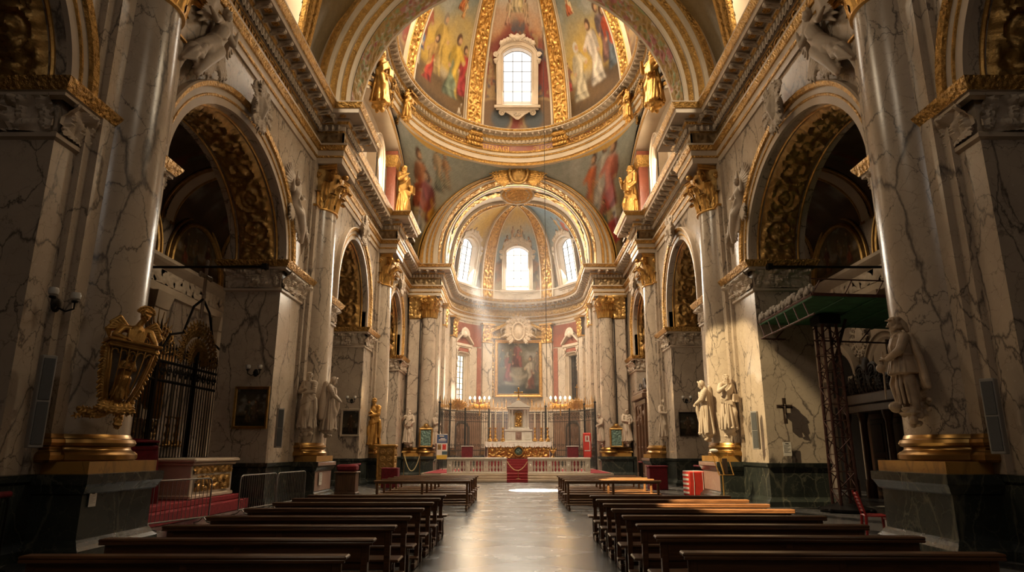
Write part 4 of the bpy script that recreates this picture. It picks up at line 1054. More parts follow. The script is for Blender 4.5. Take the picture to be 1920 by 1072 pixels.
for k, sc_ in enumerate(PILS):
    t = thing('apse_pilaster', ['white veined pilaster just right of the altarpiece', 'white veined pilaster just left of the altarpiece', 'white veined pilaster right of the dark doorway', 'white veined pilaster left of the sunlit window', 'white veined pilaster behind the right chancel columns', 'white veined pilaster behind the left chancel columns'][k], 'pilaster', group='pilasters round the apse wall')
    b = MB(); bent_box(b, sc_ - .5, sc_ + .5, 2.0, 11.4, .22); b.build('shaft', M['marble'], t)
    b = MB(); bent_box(b, sc_ - .62, sc_ + .62, 1.4, 1.6, .34); bent_box(b, sc_ - .56, sc_ + .56, 1.6, 1.95, .28); bent_box(b, sc_ - .62, sc_ + .62, 1.75, 1.85, .34); b.build('base', M['bronze'], t)
    b = MB(); U, V = mg(np.linspace(-.56, .56, 30), np.linspace(0, 1, 34)); x, y = on_shell(sc_ + U); ps = np.arctan2(y - APC, x); H = .24 + .14 * V ** 3 + .12 * leafH(U * 5, V * 5, k)
    fx = np.where((sc_ < 4.4) | (sc_ > SLEN - 4.4), -np.sign(x), -np.cos(ps)); fy = np.where((sc_ < 4.4) | (sc_ > SLEN - 4.4), 0, -np.sin(ps))
    b.grid(np.stack([x + fx * H, y + fy * H, 11.4 + 1.6 * V], -1)[::-1], 0); bent_box(b, sc_ - .7, sc_ + .7, 12.95, 13.1, .5); bent_box(b, sc_ - .55, sc_ + .55, 11.33, 11.42, .3)
    b.build('gilded_capital', M['gold'], t, 60)
for s0, s1 in ((MIDS - 7.0, MIDS - 3.5), (MIDS + 3.5, MIDS + 7.0)):
    bent_box(pan, s0, s1, 10.9, 12.9, .04, 0, 14)
    bent_box(pan, s0, s0 + .45, 5.4, 10.8, .05); bent_box(pan, s1 - .45, s1, 5.4, 10.8, .05)
struct(pan.build('trim_20', M['red']))
bent_box(pan2, .1, SLEN - .1, 1.3, 5.0, .03, 0, 60)
for k in range(9):
    sc_ = 2.6 + k * (SLEN - 5.2) / 8; bent_box(pan2, sc_ - .35, sc_ + .35, 1.6, 4.8, .05)
struct(pan2.build('trim_23', M['brown']))
bd = MB(); bent_box(bd, 0, SLEN, 0, 1.3, .1, 0, 60); struct(bd.build('baseboard_apse', M['green']))
mb = MB(); bent_box(mb, 0, SLEN, 5.0, 5.35, .16, 0, 60); struct(mb.build('trim_21', M['trimstone']))
# side windows: left sunlit, right shut with dark boards
def pedimented(name, s_, pane, label, crest):
    x, y = on_shell(np.array([s_])); psi = math.atan2(y[0] - APC, x[0]); inw = (-math.cos(psi), -math.sin(psi))
    w, h = 1.3, 4.3; root = window(name, orient((x[0] - inw[0] * .05, y[0] - inw[1] * .05, 5.65), inw, turn=0), w, h, .02, .32, .3, pane=pane, cols=3, rows=8, crown=False, apron=False, label=label)
    c = MB(); c.bev(-1.15, 1.15, -.42, .3, 5.05, 5.3, .03); c.bev(-1.05, 1.05, -.34, .3, 4.95, 5.06, .02)
    for sg in (-1, 1):
        c.prism([(sg * 1.25, 5.3), (sg * 1.25, 5.48), (sg * .28, 6.35), (sg * .28, 6.12)][::sg], -.5, .3, 0, lambda a, b, hh: (a, hh, b))
        pass
        volute(c, (sg * .92, -.32, 4.85), 0, .2, th=.06); c.bev(sg * .92 - .14, sg * .92 + .14, -.2, .3, 2.4, 5.0, .02)
    c.build('broken_pediment', M['trimstone'], root)
    g = MB()
    for sg in (-1, 1):
        for q in range(7): frond(g, (sg * .92, -.26, 4.75 - .3 * q), (rng.uniform(-.4, .4), -.1, -1), .42, .13 - .008 * q, n=3)
    fused(g, 'garlands', .02, M['stone'], root)
    k = MB(); k.ell((0, -.4, 6.15), (.3, .22, .32), 12, 8)
    for q in range(9): a = PI * (q / 8); frond(k, (.2 * math.cos(a), -.4, 6.1 + .2 * math.sin(a)), (math.cos(a), 0, .2 + math.sin(a)), .5, .15)
    fused(k, 'carved_head', .022, M['stone'], root)
    r = MB(); r.bev(-.75, .75, -.28, .3, 4.62, 4.93, .02); r.bev(-.8, .8, .0, .3, 5.3, 5.75, .02); r.build('red_panel', M['red'], root)
    return root
pedimented('window_31', SWL, 'glasswarm', 'tall sunlit window with broken pediment left of the altarpiece', 0)
dr = pedimented('window_32', SW, 'blackwood', 'tall dark shuttered window with broken pediment right of the altarpiece', 1)
# low dark doors below them
for k, (s_, nm) in enumerate(((SW + .15, 'right'), (SWL - .15, 'left'))):
    x, y = on_shell(np.array([s_])); psi = math.atan2(y[0] - APC, x[0]); inw = (-math.cos(psi), -math.sin(psi))
    d = bpy.data.objects.new(f'door_{k + 1}', None); COL.objects.link(d); d.matrix_world = Matrix(orient((x[0], y[0], .35), inw)); struct(d, f'low carved dark door behind the grille on the {nm}')
    b = MB(); P, Nn = outline(1.5, 3.7, .3); frame_sweep(b, P, Nn, [(0, .1), (0, -.1), (.1, -.16), (.22, -.16), (.26, -.1), (.26, .1)], 0); b.build('door_frame', M['blackwood'], d)
    b = MB(); b.add([(p[0], -.05, p[1]) for p in P], [list(range(len(P)))])
    for i in range(3):
        for j in (-1, 1): b.bev(j * .38 - .28, j * .38 + .28, -.1, -.03, .25 + 1.1 * i, 1.1 + 1.1 * i, .03); b.ell((j * .38, -.1, .68 + 1.1 * i), (.16, .05, .28), 10, 6)
    b.build('door_leaf', M['oak'], d)

# ------------------------------------------------------------------ semi-dome with windows
SH = 7.75
def sdome(psi, tau, k=1.):
    e = 2 / 2.7; c = np.maximum(np.cos(tau), 1e-9) ** e; s = np.maximum(np.sin(tau), 0) ** e
    return np.stack([APR * k * c * np.cos(psi), APC + APR * k * c * np.sin(psi), ZC + SH * k * s], -1)
sd = thing('apse_vault', 'painted half dome with gilded ribs over the apse windows', 'vault')
AW = [(PI / 2, 0), (R(33), 1), (PI - R(33), 1)]
edg = [0, 60, 120, 180]
spec = [([dict(x=.62, y=.52, h=.30, a=(.55, .14, .04), b=(.5, .10, .04), seated=True), dict(x=.36, y=.40, h=.30, a=(.2, .28, .22), b=(.55, .38, .06), face=-1), dict(x=.80, y=.38, h=.3, a=(.2, .26, .36), b=(.36, .3, .2)), dict(x=.48, y=.66, h=.2, a=(.5, .3, .1), b=(.6, .4, .2))], ((.22, .32, .40), (.26, .34, .38), (.5, .36, .14))),
        ([dict(x=.30, y=.44, h=.26, a=(.58, .34, .06), b=(.45, .2, .08), seated=True), dict(x=.46, y=.52, h=.26, a=(.5, .26, .14), b=(.56, .36, .2), lean=.2), dict(x=.60, y=.50, h=.27, a=(.55, .36, .1), b=(.3, .32, .3), face=-1, seated=True), dict(x=.72, y=.42, h=.26, a=(.5, .3, .1), b=(.46, .24, .12), face=-1), dict(x=.40, y=.64, h=.18, a=(.56, .36, .2), b=(.46, .3, .2)), dict(x=.58, y=.66, h=.17, a=(.5, .3, .16), b=(.5, .36, .2))], ((.62, .40, .10), (.32, .38, .40), (.26, .34, .40))),
        ([dict(x=.34, y=.56, h=.26, a=(.52, .28, .12), b=(.5, .34, .16), seated=True), dict(x=.56, y=.46, h=.26, a=(.45, .26, .12), b=(.55, .4, .26)), dict(x=.2, y=.42, h=.26, a=(.4, .22, .1), b=(.3, .26, .2))], ((.62, .40, .10), (.56, .36, .10), (.5, .34, .12)))]
for i in range(3):
    U, V = mg(np.linspace(0, 1, 150), np.linspace(0, 1, 170)); psi = R(edg[i]) + R(60) * U; tau = V * PI / 2; P = sdome(psi, tau)
    fig, sky = spec[i]; Z = (P[..., 2] - ZC) / SH
    C = paint(1 - U, np.clip((Z - .28) / .72, 0, 1), .9, sky, (.5, .3, .06), fig, 41 + i, .25, cloud=.3)
    lo = sm(.52 - Z + .10 * np.cos((U - .5) * 6), .012); D = np.array((.2, .16, .13)) + 0 * U[..., None]; D = blend(D, (.4, .2, .12), np.clip((fbm(U * 9, V * 16, 3 + i, 4) - .46) * 6, 0, 1)); D = blend(D, (.36, .28, .18), np.clip((fbm(U * 12 + 4, V * 16, 7 + i, 4) - .52) * 8, 0, 1))
    C = C * (1 - lo[..., None]) + D * lo[..., None]
    pm = (psi[:-1, :-1] + psi[1:, 1:]) / 2; zm = (P[:-1, :-1, 2] + P[1:, 1:, 2]) / 2; mask = np.ones(pm.shape, bool)
    rm = np.hypot(P[:-1, :-1, 0], P[:-1, :-1, 1] - APC)
    for a, _ in AW: mask &= ~((np.abs(np.sin(pm - a)) * rm < 1.12) & (np.cos(pm - a) > 0) & (zm > ZC + 1.05) & (zm < ZC + 5.3))
    mb = MB(); mb.grid(P[::-1], 0, mask=mask[::-1], C=C[::-1]); plabel(mb.build('painted_panel', M['fresco'], sd, 80, col=True), ['fresco of red and blue robed saints', 'fresco of angels on golden clouds', 'pale golden fresco with a small angel'][i])
# choir barrel in front, same section
tau = np.concatenate([np.linspace(0, PI / 2, 60), np.linspace(PI / 2, 0, 60)[1:]]); sgx = np.concatenate([np.ones(60), -np.ones(59)])
e = 2 / 2.7; bx = APR * np.maximum(np.cos(tau), 1e-9) ** e * sgx; bz = ZC + SH * np.sin(tau) ** e
mb = MB(); yy = np.linspace(50.5, APC, 30); G = np.stack([bx[:, None] + 0 * yy, yy[None] + 0 * bx[:, None], bz[:, None] + 0 * yy], -1); mb.grid(G[:, ::-1], 0); mb.build('choir_vault', M['stucco'], sd, 60)
mb = MB()
for y0, y1, mt in ((50.9, 52.0, 0), (52.6, 53.4, 0)):
    U, V = mg(np.arange(len(tau)), np.linspace(0, 1, 18)); L_ = np.concatenate([[0], np.cumsum(np.hypot(np.diff(bx), np.diff(bz)))]); H = .05 + .13 * leafH(L_[:, None] / .3 + 0 * V, V * (y1 - y0) / .3, 6)
    nx = np.gradient(bz); nz = -np.gradient(bx); l = np.hypot(nx, nz); sgn = -1
    mb.grid(np.stack([bx[:, None] - (nx / l)[:, None] * H, y0 + (y1 - y0) * V, bz[:, None] - (nz / l)[:, None] * H], -1)[:, ::-1], 0)
mb.build('gilded_vault_bands', M['gold'], sd, 60)
for a in (R(3), R(61), R(119), R(177)):
    t, q_ = mg(np.linspace(.001, PI / 2 * .97, 180), np.linspace(-1, 1, 26)); P0 = sdome(a + 0 * t, t); rad = np.hypot(P0[..., 0], P0[..., 1] - APC)
    w = .2 + .55 * (rad / APR); P = sdome(a + q_ * w / np.maximum(rad, .35), t); nn = P - np.array([0, APC, ZC]); nn /= np.linalg.norm(nn, axis=2, keepdims=True); aq = np.abs(q_)
    H = np.where(aq > .92, .02, np.where(aq > .74, .24, np.where(aq > .66, .14, .1 + .18 * leafH(t * 8 / .3, q_ * w / .28, 17)))); P = P - nn * H[..., None]
    mb = MB(); md = (aq[:, :-1] + aq[:, 1:])[:-1] / 2; mb.grid(P[::-1], 0, mask=(md > .72)[::-1]); mb.grid(P[::-1], 1, mask=(md <= .72)[::-1]); mb.build('rib', [M['stucco'], M['gold']], sd, 50)
for k, (a, sd_) in enumerate(AW):
    inw = (-math.cos(a), -math.sin(a)); o = (-inw[0] * (APR - .1), APC - inw[1] * (APR - .1), ZC + 1.15)
    window(f'window_{40 + k}', orient(o, inw, a=R(9)), 2.1, 4.15, .5, 1.15 if k == 0 else .55, .42, cols=3, rows=5, label=['bright arched window in the middle of the apse vault', 'bright arched window at the right of the apse vault', 'bright arched window at the left of the apse vault'][k])
    bk = MB()
# attic band under the windows
mb = MB(); s = np.linspace(0, SLEN, 80)
x, y = on_shell(s, APR - .12); mb.grid(np.stack([np.stack([x, y, 0 * s + ZC], -1), np.stack([x, y, 0 * s + ZC + .85], -1), np.stack([x * .985, y - .1, 0 * s + ZC + .9], -1), np.stack([x * .985, y - .1, 0 * s + ZC + 1.0], -1), np.stack([x * 1.03, y + .1, 0 * s + ZC + 1.0], -1)], 1)[::-1], 0); struct(mb.build('trim_22', M['trimstone']))
md_ = thing('vault_medallion', 'oval gilded medallion at the crown of the apse vault', 'medallion', (0, 52.6, 22.85)); md_.rotation_euler = (-R(38), 0, 0); md_.scale = (.78, .78, .78)
b = MB(); th_ = np.linspace(0, 2 * PI, 48, endpoint=False); ring = [(1.75 * math.cos(t), 1.15 * math.sin(t), 0) for t in th_]; b.tube(ring, .13, 8, closed=True); b.tube([(p[0] * .74, p[1] * .74, -.05) for p in ring], .09, 8, closed=True); b.build('moulded_rim', M['stucco'], md_)
b = MB(); U, V = mg(np.linspace(0, 1, 24), np.linspace(0, 2 * PI, 64)); X = 1.7 * U * np.cos(V); Y_ = 1.1 * U * np.sin(V); H = .05 + .16 * leafH(X / .3, Y_ / .3, 2); b.grid(np.stack([X, Y_, -H], -1), 0); b.build('gilded_foliage', M['gold'], md_, 60)

# ------------------------------------------------------------------ chancel piers (column + pilaster, facing the nave)
def chancel(s, nm):
    t = thing('chancel_columns', f'paired veined column and pilaster flanking the apse on the {nm}', 'column', (0, 49.0, 0), group='chancel columns')
    def F(mb): return sided(mb, s)
    b = MB(); rect_rings(b, 5.95, 8.15, -.75, .3, [(.14, 0), (.14, .16), (.05, .26), (0, .3), (0, 1.02), (.08, 1.14), (.12, 1.2), (.12, 1.36), (0, 1.37)], 0); F(b).build('pedestal', M['green'], t)
    b = MB(); b.bev(5.93, 5.99, -.7, .2, .32, 1.0, .01); F(b).build('pedestal_panel', M['pink'], t)
    b = MB(); rect_rings(b, 6.0, 8.1, -.68, .3, [(0, 1.36), (0, 1.6)], 0); F(b).build('plinth', M['yellow'], t)
    b = MB(); b.lathe([(.74, 1.6), (.78, 1.66), (.74, 1.74), (.64, 1.78), (.64, 1.82), (.7, 1.86), (.66, 1.95), (.6, 2.0)], 32, 0, (6.62, -.12, 0)); rect_rings(b, 7.2, 8.05, -.45, .3, [(.14, 1.6), (.18, 1.66), (.14, 1.74), (.04, 1.78), (.04, 1.82), (.1, 1.86), (.06, 1.95), (0, 2.0)], 0); F(b).build('moulded_base', M['bronze'], t)
    b = MB(); z = np.linspace(1.98, 11.35, 8); b.lathe([(.58 - .06 * (max(q - 2, 0) / 9.4) ** 1.5, q) for q in z], 40, 0, (6.62, -.12, 0)); F(b).build('shaft', M['marble'], t)
    b = MB(); b.box(7.22, 8.03, -.42, .3, 1.98, 11.4); b.box(5.95, 8.15, -.12, .3, 1.4, 13.1); F(b).build('pilaster', M['marble'], t)
    b = MB(); b.tube([(7.21, -.47, 2.1), (7.21, -.45, 11.3)], .045, 6); F(b).build('downpipe', M['cable'], t)
    cp = bpy.data.objects.new('capital', None); COL.objects.link(cp); cp.parent = t; plabel(cp, 'gilded leafy double capital')
    for n_, q in capital_meshes(.52, 1.7, .6):
        q.xf(np.array(Matrix.Translation((6.62, -.12, 11.38)))); F(q).build(n_, M['gold'], cp, 50)
    b = MB(); U, V = mg(np.linspace(0, 1, 26), np.linspace(0, 1, 34)); H = .06 + .18 * V ** 3 + .12 * leafH(U * 3, V * 5, 2); b.grid(np.stack([7.18 + .9 * U, -.42 - H, 11.38 + 1.55 * V], -1)[::-1], 0)
    U, V = mg(np.linspace(0, 1, 12), np.linspace(0, 1, 34)); H = .04 + .1 * leafH(U * 2, V * 5, 3)
    b.bev(7.1, 8.2, -.7, .3, 12.9, 13.1, .02); b.bev(7.18, 8.08, -.47, .3, 11.32, 11.42, .02); F(b).build('pilaster_leaves', M['oldgold'], cp, 60)
for s, nm in SIDES: chancel(s, nm)
# ------------------------------------------------------------------ pews
ORD = ['nearest', 'second', 'third', 'fourth', 'fifth', 'sixth', 'seventh', 'farthest']
def pew(name, label, L_, group, far=False):
    t = thing(name, label, 'bench', group=group); m = M['pew2'] if far else M['pew']
    H = .86
    b = MB(); b.bev(-.03, L_ + .03, -.05, .12, H - .035, H, .012); b.bev(-.02, L_ + .02, -.055, -.03, H - .06, H - .03, .006); b.build('top_rail', m, t)
    if not far:
        b = MB(); b.bev(.02, L_ - .02, .0, .03, H - .23, H - .035, .006); b.build('back_panel', m, t)
    else:
        b = MB(); b.bev(.02, L_ - .02, .01, .035, H - .1, H - .035, .006); b.build('back_panel', m, t)
    b = MB(); b.bev(-.06, L_ + .06, .07, .45, .42, .455, .012); b.bev(.02, L_ - .02, .1, .13, .33, .42, .006); b.build('seat', m, t)
    b = MB(); b.bev(.0, L_, -.36, -.19, .15, .18, .01); b.build('kneeler', m, t)
    b = MB(); b.bev(.04, L_ - .04, .36, .39, .14, .2, .006); b.build('stretcher', m, t)
    for x in (.07, L_ / 2, L_ - .07):
        b = MB(); b.bev(x - .035, x + .035, -.01, .08, .0, H - .035, .008)
        b.bev(x - .03, x + .03, -.36, .0, .0, .10, .015); b.bev(x - .025, x + .025, -.32, -.22, .09, .15, .006)
        b.build('back_leg', m, t)
        b = MB(); b.bev(x - .03, x + .03, .36, .43, .0, .42, .008); b.bev(x - .028, x + .028, .05, .4, .38, .425, .006); b.build('front_leg', m, t)
    return t
proto = None
YR = [6.4, 7.6, 8.75, 9.9, 11.0, 12.05, 13.1, 14.2]; YL = [6.2, 7.34, 8.6, 9.78, 11.1, 12.35, 13.4, 14.4]
for s, Ys in ((1, YR), (-1, YL)):
    for i, Y in enumerate(Ys):
        lab = f'dark wooden pew {"right" if s > 0 else "left"} of the aisle, {ORD[i]} of the eight front rows'
        loc = (1.52, Y, 0) if s > 0 else (-4.32, Y, 0); rz = -R(1.6) if s > 0 else 0
        if proto is None: proto = pew('pew', lab, 2.8, 'dark pews in the front rows'); proto.location = loc; proto.rotation_euler = (0, 0, rz)
        else: dup(proto, lab, loc, rz)
proto = None; O5 = ['nearest', 'second', 'middle', 'fourth', 'farthest']
for s in (1, -1):
    for i in range(5):
        Y = 21.3 + 1.12 * i; lab = f'open-backed brown bench {"right" if s > 0 else "left"} of the aisle, {O5[i]} of the five rows before the altar rail'
        loc = (1.5, Y, 0) if s > 0 else (-4.4, Y, 0)
        if proto is None: proto = pew('open_bench', lab, 2.92, 'open benches before the altar rail', True); proto.location = loc
        else: dup(proto, lab, loc, 0)

# ------------------------------------------------------------------ crowd barriers
def barrier(label, p, q, red=False, h=1.08):
    L_ = math.hypot(q[0] - p[0], q[1] - p[1]); t = thing('crowd_barrier' if not red else 'padded_barrier', label, 'barrier', (p[0], p[1], 0), math.atan2(q[1] - p[1], q[0] - p[0]), 'metal crowd barriers' if not red else 'barriers with padded red rail')
    m = M['iron'] if red else M['steel']
    b = MB(); r = .12; b.tube([(.0, 0, .2), (0, 0, h - r), (.035, 0, h - .035), (r, 0, h), (L_ - r, 0, h), (L_ - .035, 0, h - .035), (L_, 0, h - r), (L_, 0, .2), (L_, 0, .16), (0, 0, .16)], .019, 8, closed=True); b.build('frame', m, t)
    b = MB(); n = int(L_ / (.07 if red else .125))
    for k in range(1, n): b.tube([(L_ * k / n, 0, .16), (L_ * k / n, 0, h)], .008, 6)
    b.build('bars', m, t)
    for x in (.18, L_ - .18): b = MB(); b.tube([(x, -.28, .015), (x, -.12, .05), (x, 0, .16), (x, .12, .05), (x, .28, .015)], .016, 6); b.build('foot', m, t)
    if red: b = MB(); b.tube([(.0, 0, h + .02), (L_ / 2, 0, h + .02), (L_, 0, h + .02)], .05, 10); plabel(b.build('padded_rail', M['redcloth'], t), 'padded crimson rail')
    return t
barrier('steel crowd barrier in front of the red draped lectern on the left', (-8.35, 15.5), (-7.75, 17.5))
barrier('steel crowd barrier beside the carved side altar on the left', (-7.75, 19.3), (-7.5, 21.45))
barrier('steel crowd barrier against the left pier, beyond the carved side altar', (-7.5, 21.55), (-7.3, 23.7))
barrier('dark padded barrier at the lower left edge, before the near pedestal', (-7.85, 9.3), (-7.85, 10.7), True)
barrier('dark padded barrier on the left beyond the second column', (-7.9, 30.0), (-7.9, 34.4), True)
barrier('dark padded barrier on the right behind the bright red box', (7.9, 30.6), (7.9, 28.4), True)
barrier('dark padded barrier on the right beside the confessional', (7.3, 41.1), (7.3, 39.9), True)

# ------------------------------------------------------------------ sanctuary: steps, carpet, rail
st = MB()
for z0, z1, y in ((0, .15, 39.3), (.15, .3, 39.65), (.3, .45, 40.0)): st.bev(-4.5, 4.5, y, 41, z0, z1, .02)
st.box(-5.75, 5.75, 40.95, 50.7, 0, .45); st.box(-5.75, 5.75, 50.6, 55, 0, .45)
th_ = np.linspace(0, PI, 30); st.prism([(5.75 * math.cos(t), 55 + 5.75 * math.sin(t)) for t in th_], 0, .45)
tag(st.build('sanctuary_steps', M['trimstone']), 'stone steps and platform carrying the altar rail', 'steps')
cp_ = MB(); cp_.bev(-5.6, 5.6, 41.0, 49.5, .45, .47, .008); cp_.bev(-.6, .6, 39.98, 41.0, .45, .47, .006); cp_.bev(-.6, .6, 39.64, 39.99, .3, .32, .006); cp_.bev(-.6, .6, 39.29, 39.64, .15, .17, .006); cp_.bev(-.6, .6, 39.27, 39.295, 0, .16, .004)
for z, y in ((.16, 39.635), (.31, 39.985)): cp_.bev(-.6, .6, y - .01, y + .01, z, z + .15, .004)
tag(cp_.build('sanctuary_carpet', M['carpet']), 'red carpet over the sanctuary floor and centre steps', 'carpet')
pd = MB()
for i in range(5): pd.bev(-2.6 - .0 * i, 2.6, 41.5 + .42 * i, 46.6, .47 + .155 * i, .47 + .155 * (i + 1), .012)
tag(pd.build('altar_steps', M['carpet']), 'red carpeted steps rising to the high altar', 'steps'); ZAL = .47 + .155 * 5
BALP = [(0, 0), (.075, 0), (.075, .05), (.045, .07), (.04, .1), (.075, .2), (.085, .27), (.06, .36), (.04, .42), (.06, .45), (.05, .5), (.045, .55), (.075, .6), (.075, .64), (0, .64)]
BM = MB(); BM.lathe(BALP, 14); BM = BM.mesh('baluster', [M['whitestone']])
def rail(x0, x1, nm):
    t = thing('altar_rail', f'carved stone baluster altar rail {nm} of the centre steps', 'railing', (0, 40.45, .45), group='altar rails')
    b = MB(); b.bev(x0, x1, -.16, .16, 0, .1, .02); b.build('base_rail', M['whitestone'], t)
    b = MB(); b.bev(x0 - .03, x1 + .03, -.2, .2, .8, .92, .03); b.bev(x0, x1, -.15, .15, .74, .8, .02); b.build('top_rail', M['whitestone'], t)
    n = 3; w = (x1 - x0 - .3) / n
    for i in range(n + 1):
        x = x0 + .15 + w * i; b = MB(); b.bev(x - .15, x + .15, -.15, .15, .1, .74, .015); b.bev(x - .1, x + .1, -.165, -.14, .2, .66, .01); b.ell((x, -.165, .43), (.06, .03, .12), 10, 6); b.build('post', M['whitestone'], t)
    for i in range(n):
        for k in range(4):
            o = bpy.data.objects.new('baluster', BM); COL.objects.link(o); o.parent = t; o.location = (x0 + .15 + w * i + .15 + (w - .3) * (k + .5) / 4, 0, .1)
rail(-4.15, -.62, 'left'); rail(.62, 4.3, 'right')
r = thing('rope_barrier', 'gold rope slung across the gap in the altar rail', 'rope')
b = MB(); b.tube([(x, 40.3, 1.18 - .55 * (1 - (x / .62) ** 2)) for x in np.linspace(-.6, .6, 21)], .022, 8); b.build('rope', M['rope'], r)
b = MB(); b.lathe([(.0, .17), (.14, .17), (.14, .19), (.02, .22), (.02, .62), (.035, .64), (0, .66)], 12, 0, (0.05, 39.45, 0)); b.build('post', M['bronze'], r)
r = thing('rope_barrier', 'gold rope hanging at the foot of the left chancel pier', 'rope')
b = MB(); b.tube([(x, 47.7, 1.5 - 1.1 * (1 - ((x + 7.35) / .55) ** 2)) for x in np.linspace(-7.9, -6.8, 21)], .03, 8); b.build('rope', M['rope'], r)
for x in (-7.9, -6.8): b = MB(); b.lathe([(0, 0), (.16, 0), (.16, .03), (.025, .06), (.025, 1.5), (.05, 1.54), (0, 1.6)], 12, 0, (x, 47.7, 0)); b.build('post', M['bronze'], r)

# ------------------------------------------------------------------ high altar
al = thing('high_altar', 'white draped high altar with gilded scrollwork front', 'altar', (.08, 44.4, ZAL))
b = MB(); b.bev(-2.05, 2.05, -.45, .5, 0, 1.0, .02); b.build('altar_block', M['whitestone'], al)
U, V = mg(np.linspace(0, 1, 150), np.linspace(0, 1, 46)); X = -1.98 + 3.96 * U; Z = .06 + .86 * V
H = .02 + .075 * leafH(X / .22, Z / .22, 3) + .05 * rinceau(U * 7, V); rr = np.hypot(X, Z - .48); H = np.where(rr < .36, .05 + .12 * (np.abs(rr - .3) < .045), H)
b = MB(); b.grid(np.stack([X, -.46 - H, Z], -1)[::-1], 0); plabel(b.build('gilded_front', M['gold'], al, 60), 'gilded scrollwork altar front')
b = MB(); b.ell((0, -.5, .48), (.25, .06, .25), 20, 8); for_ = [b.ell((.09 * math.cos(q), -.56, .48 + .1 * math.sin(q)), (.06, .03, .06), 8, 5) for q in (0, 2, 4)]; plabel(b.build('medallion', M['verdigris'], al), 'dark carved medallion')
b = MB(); n = 120; U, V = mg(np.linspace(-2.13, 2.13, n), np.linspace(0, 1, 10)); drop = .3 + .03 * np.cos(U * 40) + .015 * np.cos(U * 13); fl2 = .03 * V * np.sin(U * 23)
b.grid(np.stack([U, -.53 - .05 * V - fl2, 1.045 - drop * V], -1)[::-1], 0)
for sx in (-1, 1):
    U2, V2 = mg(np.linspace(-.53, .55, 30), np.linspace(0, 1, 12)); g = np.stack([sx * (2.13 + .06 * V2 + .03 * V2 * np.sin(U2 * 18)), U2, 1.045 - V2 * (.85 + .05 * np.sin(U2 * 9))], -1); b.grid(g if sx > 0 else g[::-1], 0)
b.bev(-2.14, 2.14, -.54, .56, 1.03, 1.06, .012); plabel(b.build('altar_cloth', M['cloth'], al), 'white lace edged altar cloth')
ZT = ZAL + 1.06
gd = MB(); gd.bev(-2.15, 2.3, 44.98, 45.4, ZAL, ZT + .04, .02); tag(gd.build('gradine', M['whitestone']), 'marble shelf behind the altar carrying the candlesticks', 'shelf')
tb = thing('tabernacle', 'white marble temple shaped tabernacle with gilded niche', 'tabernacle', (.08, 44.62, ZT + .0))
b = MB(); b.bev(-.88, .88, -.25, .3, 0, .74, .02); b.bev(-.93, .93, -.3, .3, .7, .8, .03); b.bev(-.93, .93, -.3, .3, 0, .07, .02)
for x in (-.6, .6): b.bev(x - .2, x + .2, -.28, -.2, .14, .64, .02); volute(b, (x, -.29, .4), 0, .12, th=.025)
b.build('base', M['whitestone'], tb)
b = MB(); b.bev(-.2, .2, -.275, -.2, .14, .64, .01); b.ell((0, -.28, .36), (.13, .04, .16), 10, 6); plabel(b.build('carved_panel', M['pink'], tb), 'small framed relief')
b = MB(); b.bev(-.55, .55, -.05, .3, .8, 2.1, .02); b.bev(-.74, .74, -.3, .32, 2.08, 2.24, .03); b.prism([(-.82, 2.24), (.82, 2.24), (0, 2.72)], -.34, .32, 0, lambda a, c, h: (a, h, c)); b.bev(-.72, .72, -.28, .3, .8, .88, .02); b.build('temple_front', M['whitestone'], tb)
for x in (-.62, -.42, .42, .62): b = MB(); b.lathe([(.09, .86), (.09, .92), (.065, .95), (.055, 1.9), (.075, 1.96), (.1, 2.02), (.1, 2.08)], 14, 0, (x, -.16, 0)); b.build('column', M['whitestone'], tb)
b = MB(); P, Nn = outline(.44, 1.0, .21, 12); frame_sweep(b, P + [0, .96], Nn, [(0, -.02), (0, -.09), (.05, -.1), (.05, -.04)], 0)
U, V = mg(np.linspace(-.2, .2, 24), np.linspace(.98, 1.9, 44)); b.grid(np.stack([U, -.06 - .06 * leafH(U * 9, V * 9, 4), V], -1)[::-1], 0); plabel(b.build('gilded_niche', M['gold'], tb, 60), 'arched gilded door')
cr = MB(); cr.bev(-.045, .045, -.03, .03, 0, .72, .012); cr.bev(-.24, .24, -.03, .03, .4, .49, .012)
for x, z in ((-.24, .445), (.24, .445), (0, .72)): cr.ell((x, 0, z), (.07, .04, .07), 10, 6)
cr.lathe([(.16, -.06), (.1, .0), (.05, .06), (.05, .12)], 12); o = cr.build('altar_cross', M['gold'], loc=(.08, 44.6, ZT + 2.78)); tag(o, 'gilded cross on top of the white tabernacle', 'cross')
CS = [(0, 0), (.17, 0), (.17, .05), (.13, .08), (.11, .16), (.07, .2), (.04, .26), (.075, .32), (.09, .38), (.05, .46), (.035, .56), (.07, .62), (.075, .66), (.035, .72), (.03, .8), (.06, .85), (.12, .88), (.13, .9), (.03, .91)]
csm = MB(); csm.lathe(CS, 18)
for k in range(3): a = k * 2 * PI / 3 - PI / 2; csm.ell((.15 * math.cos(a), .15 * math.sin(a), .03), (.05, .05, .04), 8, 5); volute(csm, (.11 * math.cos(a), .11 * math.sin(a), .12), a, .06, th=.02)
csm = csm.mesh('stick', [M['gold']])
def candlestick(label, x, y, z, hc, sc=1., group='high altar candlesticks'):
    t = thing('candlestick', label, 'candlestick', (x, y, z), 0, group); t.scale = (sc,) * 3
    o = bpy.data.objects.new('stick', csm); COL.objects.link(o); o.parent = t
    b = MB(); b.lathe([(.045, .9), (.043, .9 + hc), (.0, .9 + hc)], 12); b.tube([(0, 0, .9 + hc), (0, 0, .94 + hc)], .006, 5, 1); plabel(b.build('candle', [M['wax'], M['ink']], t), 'tall cream candle')
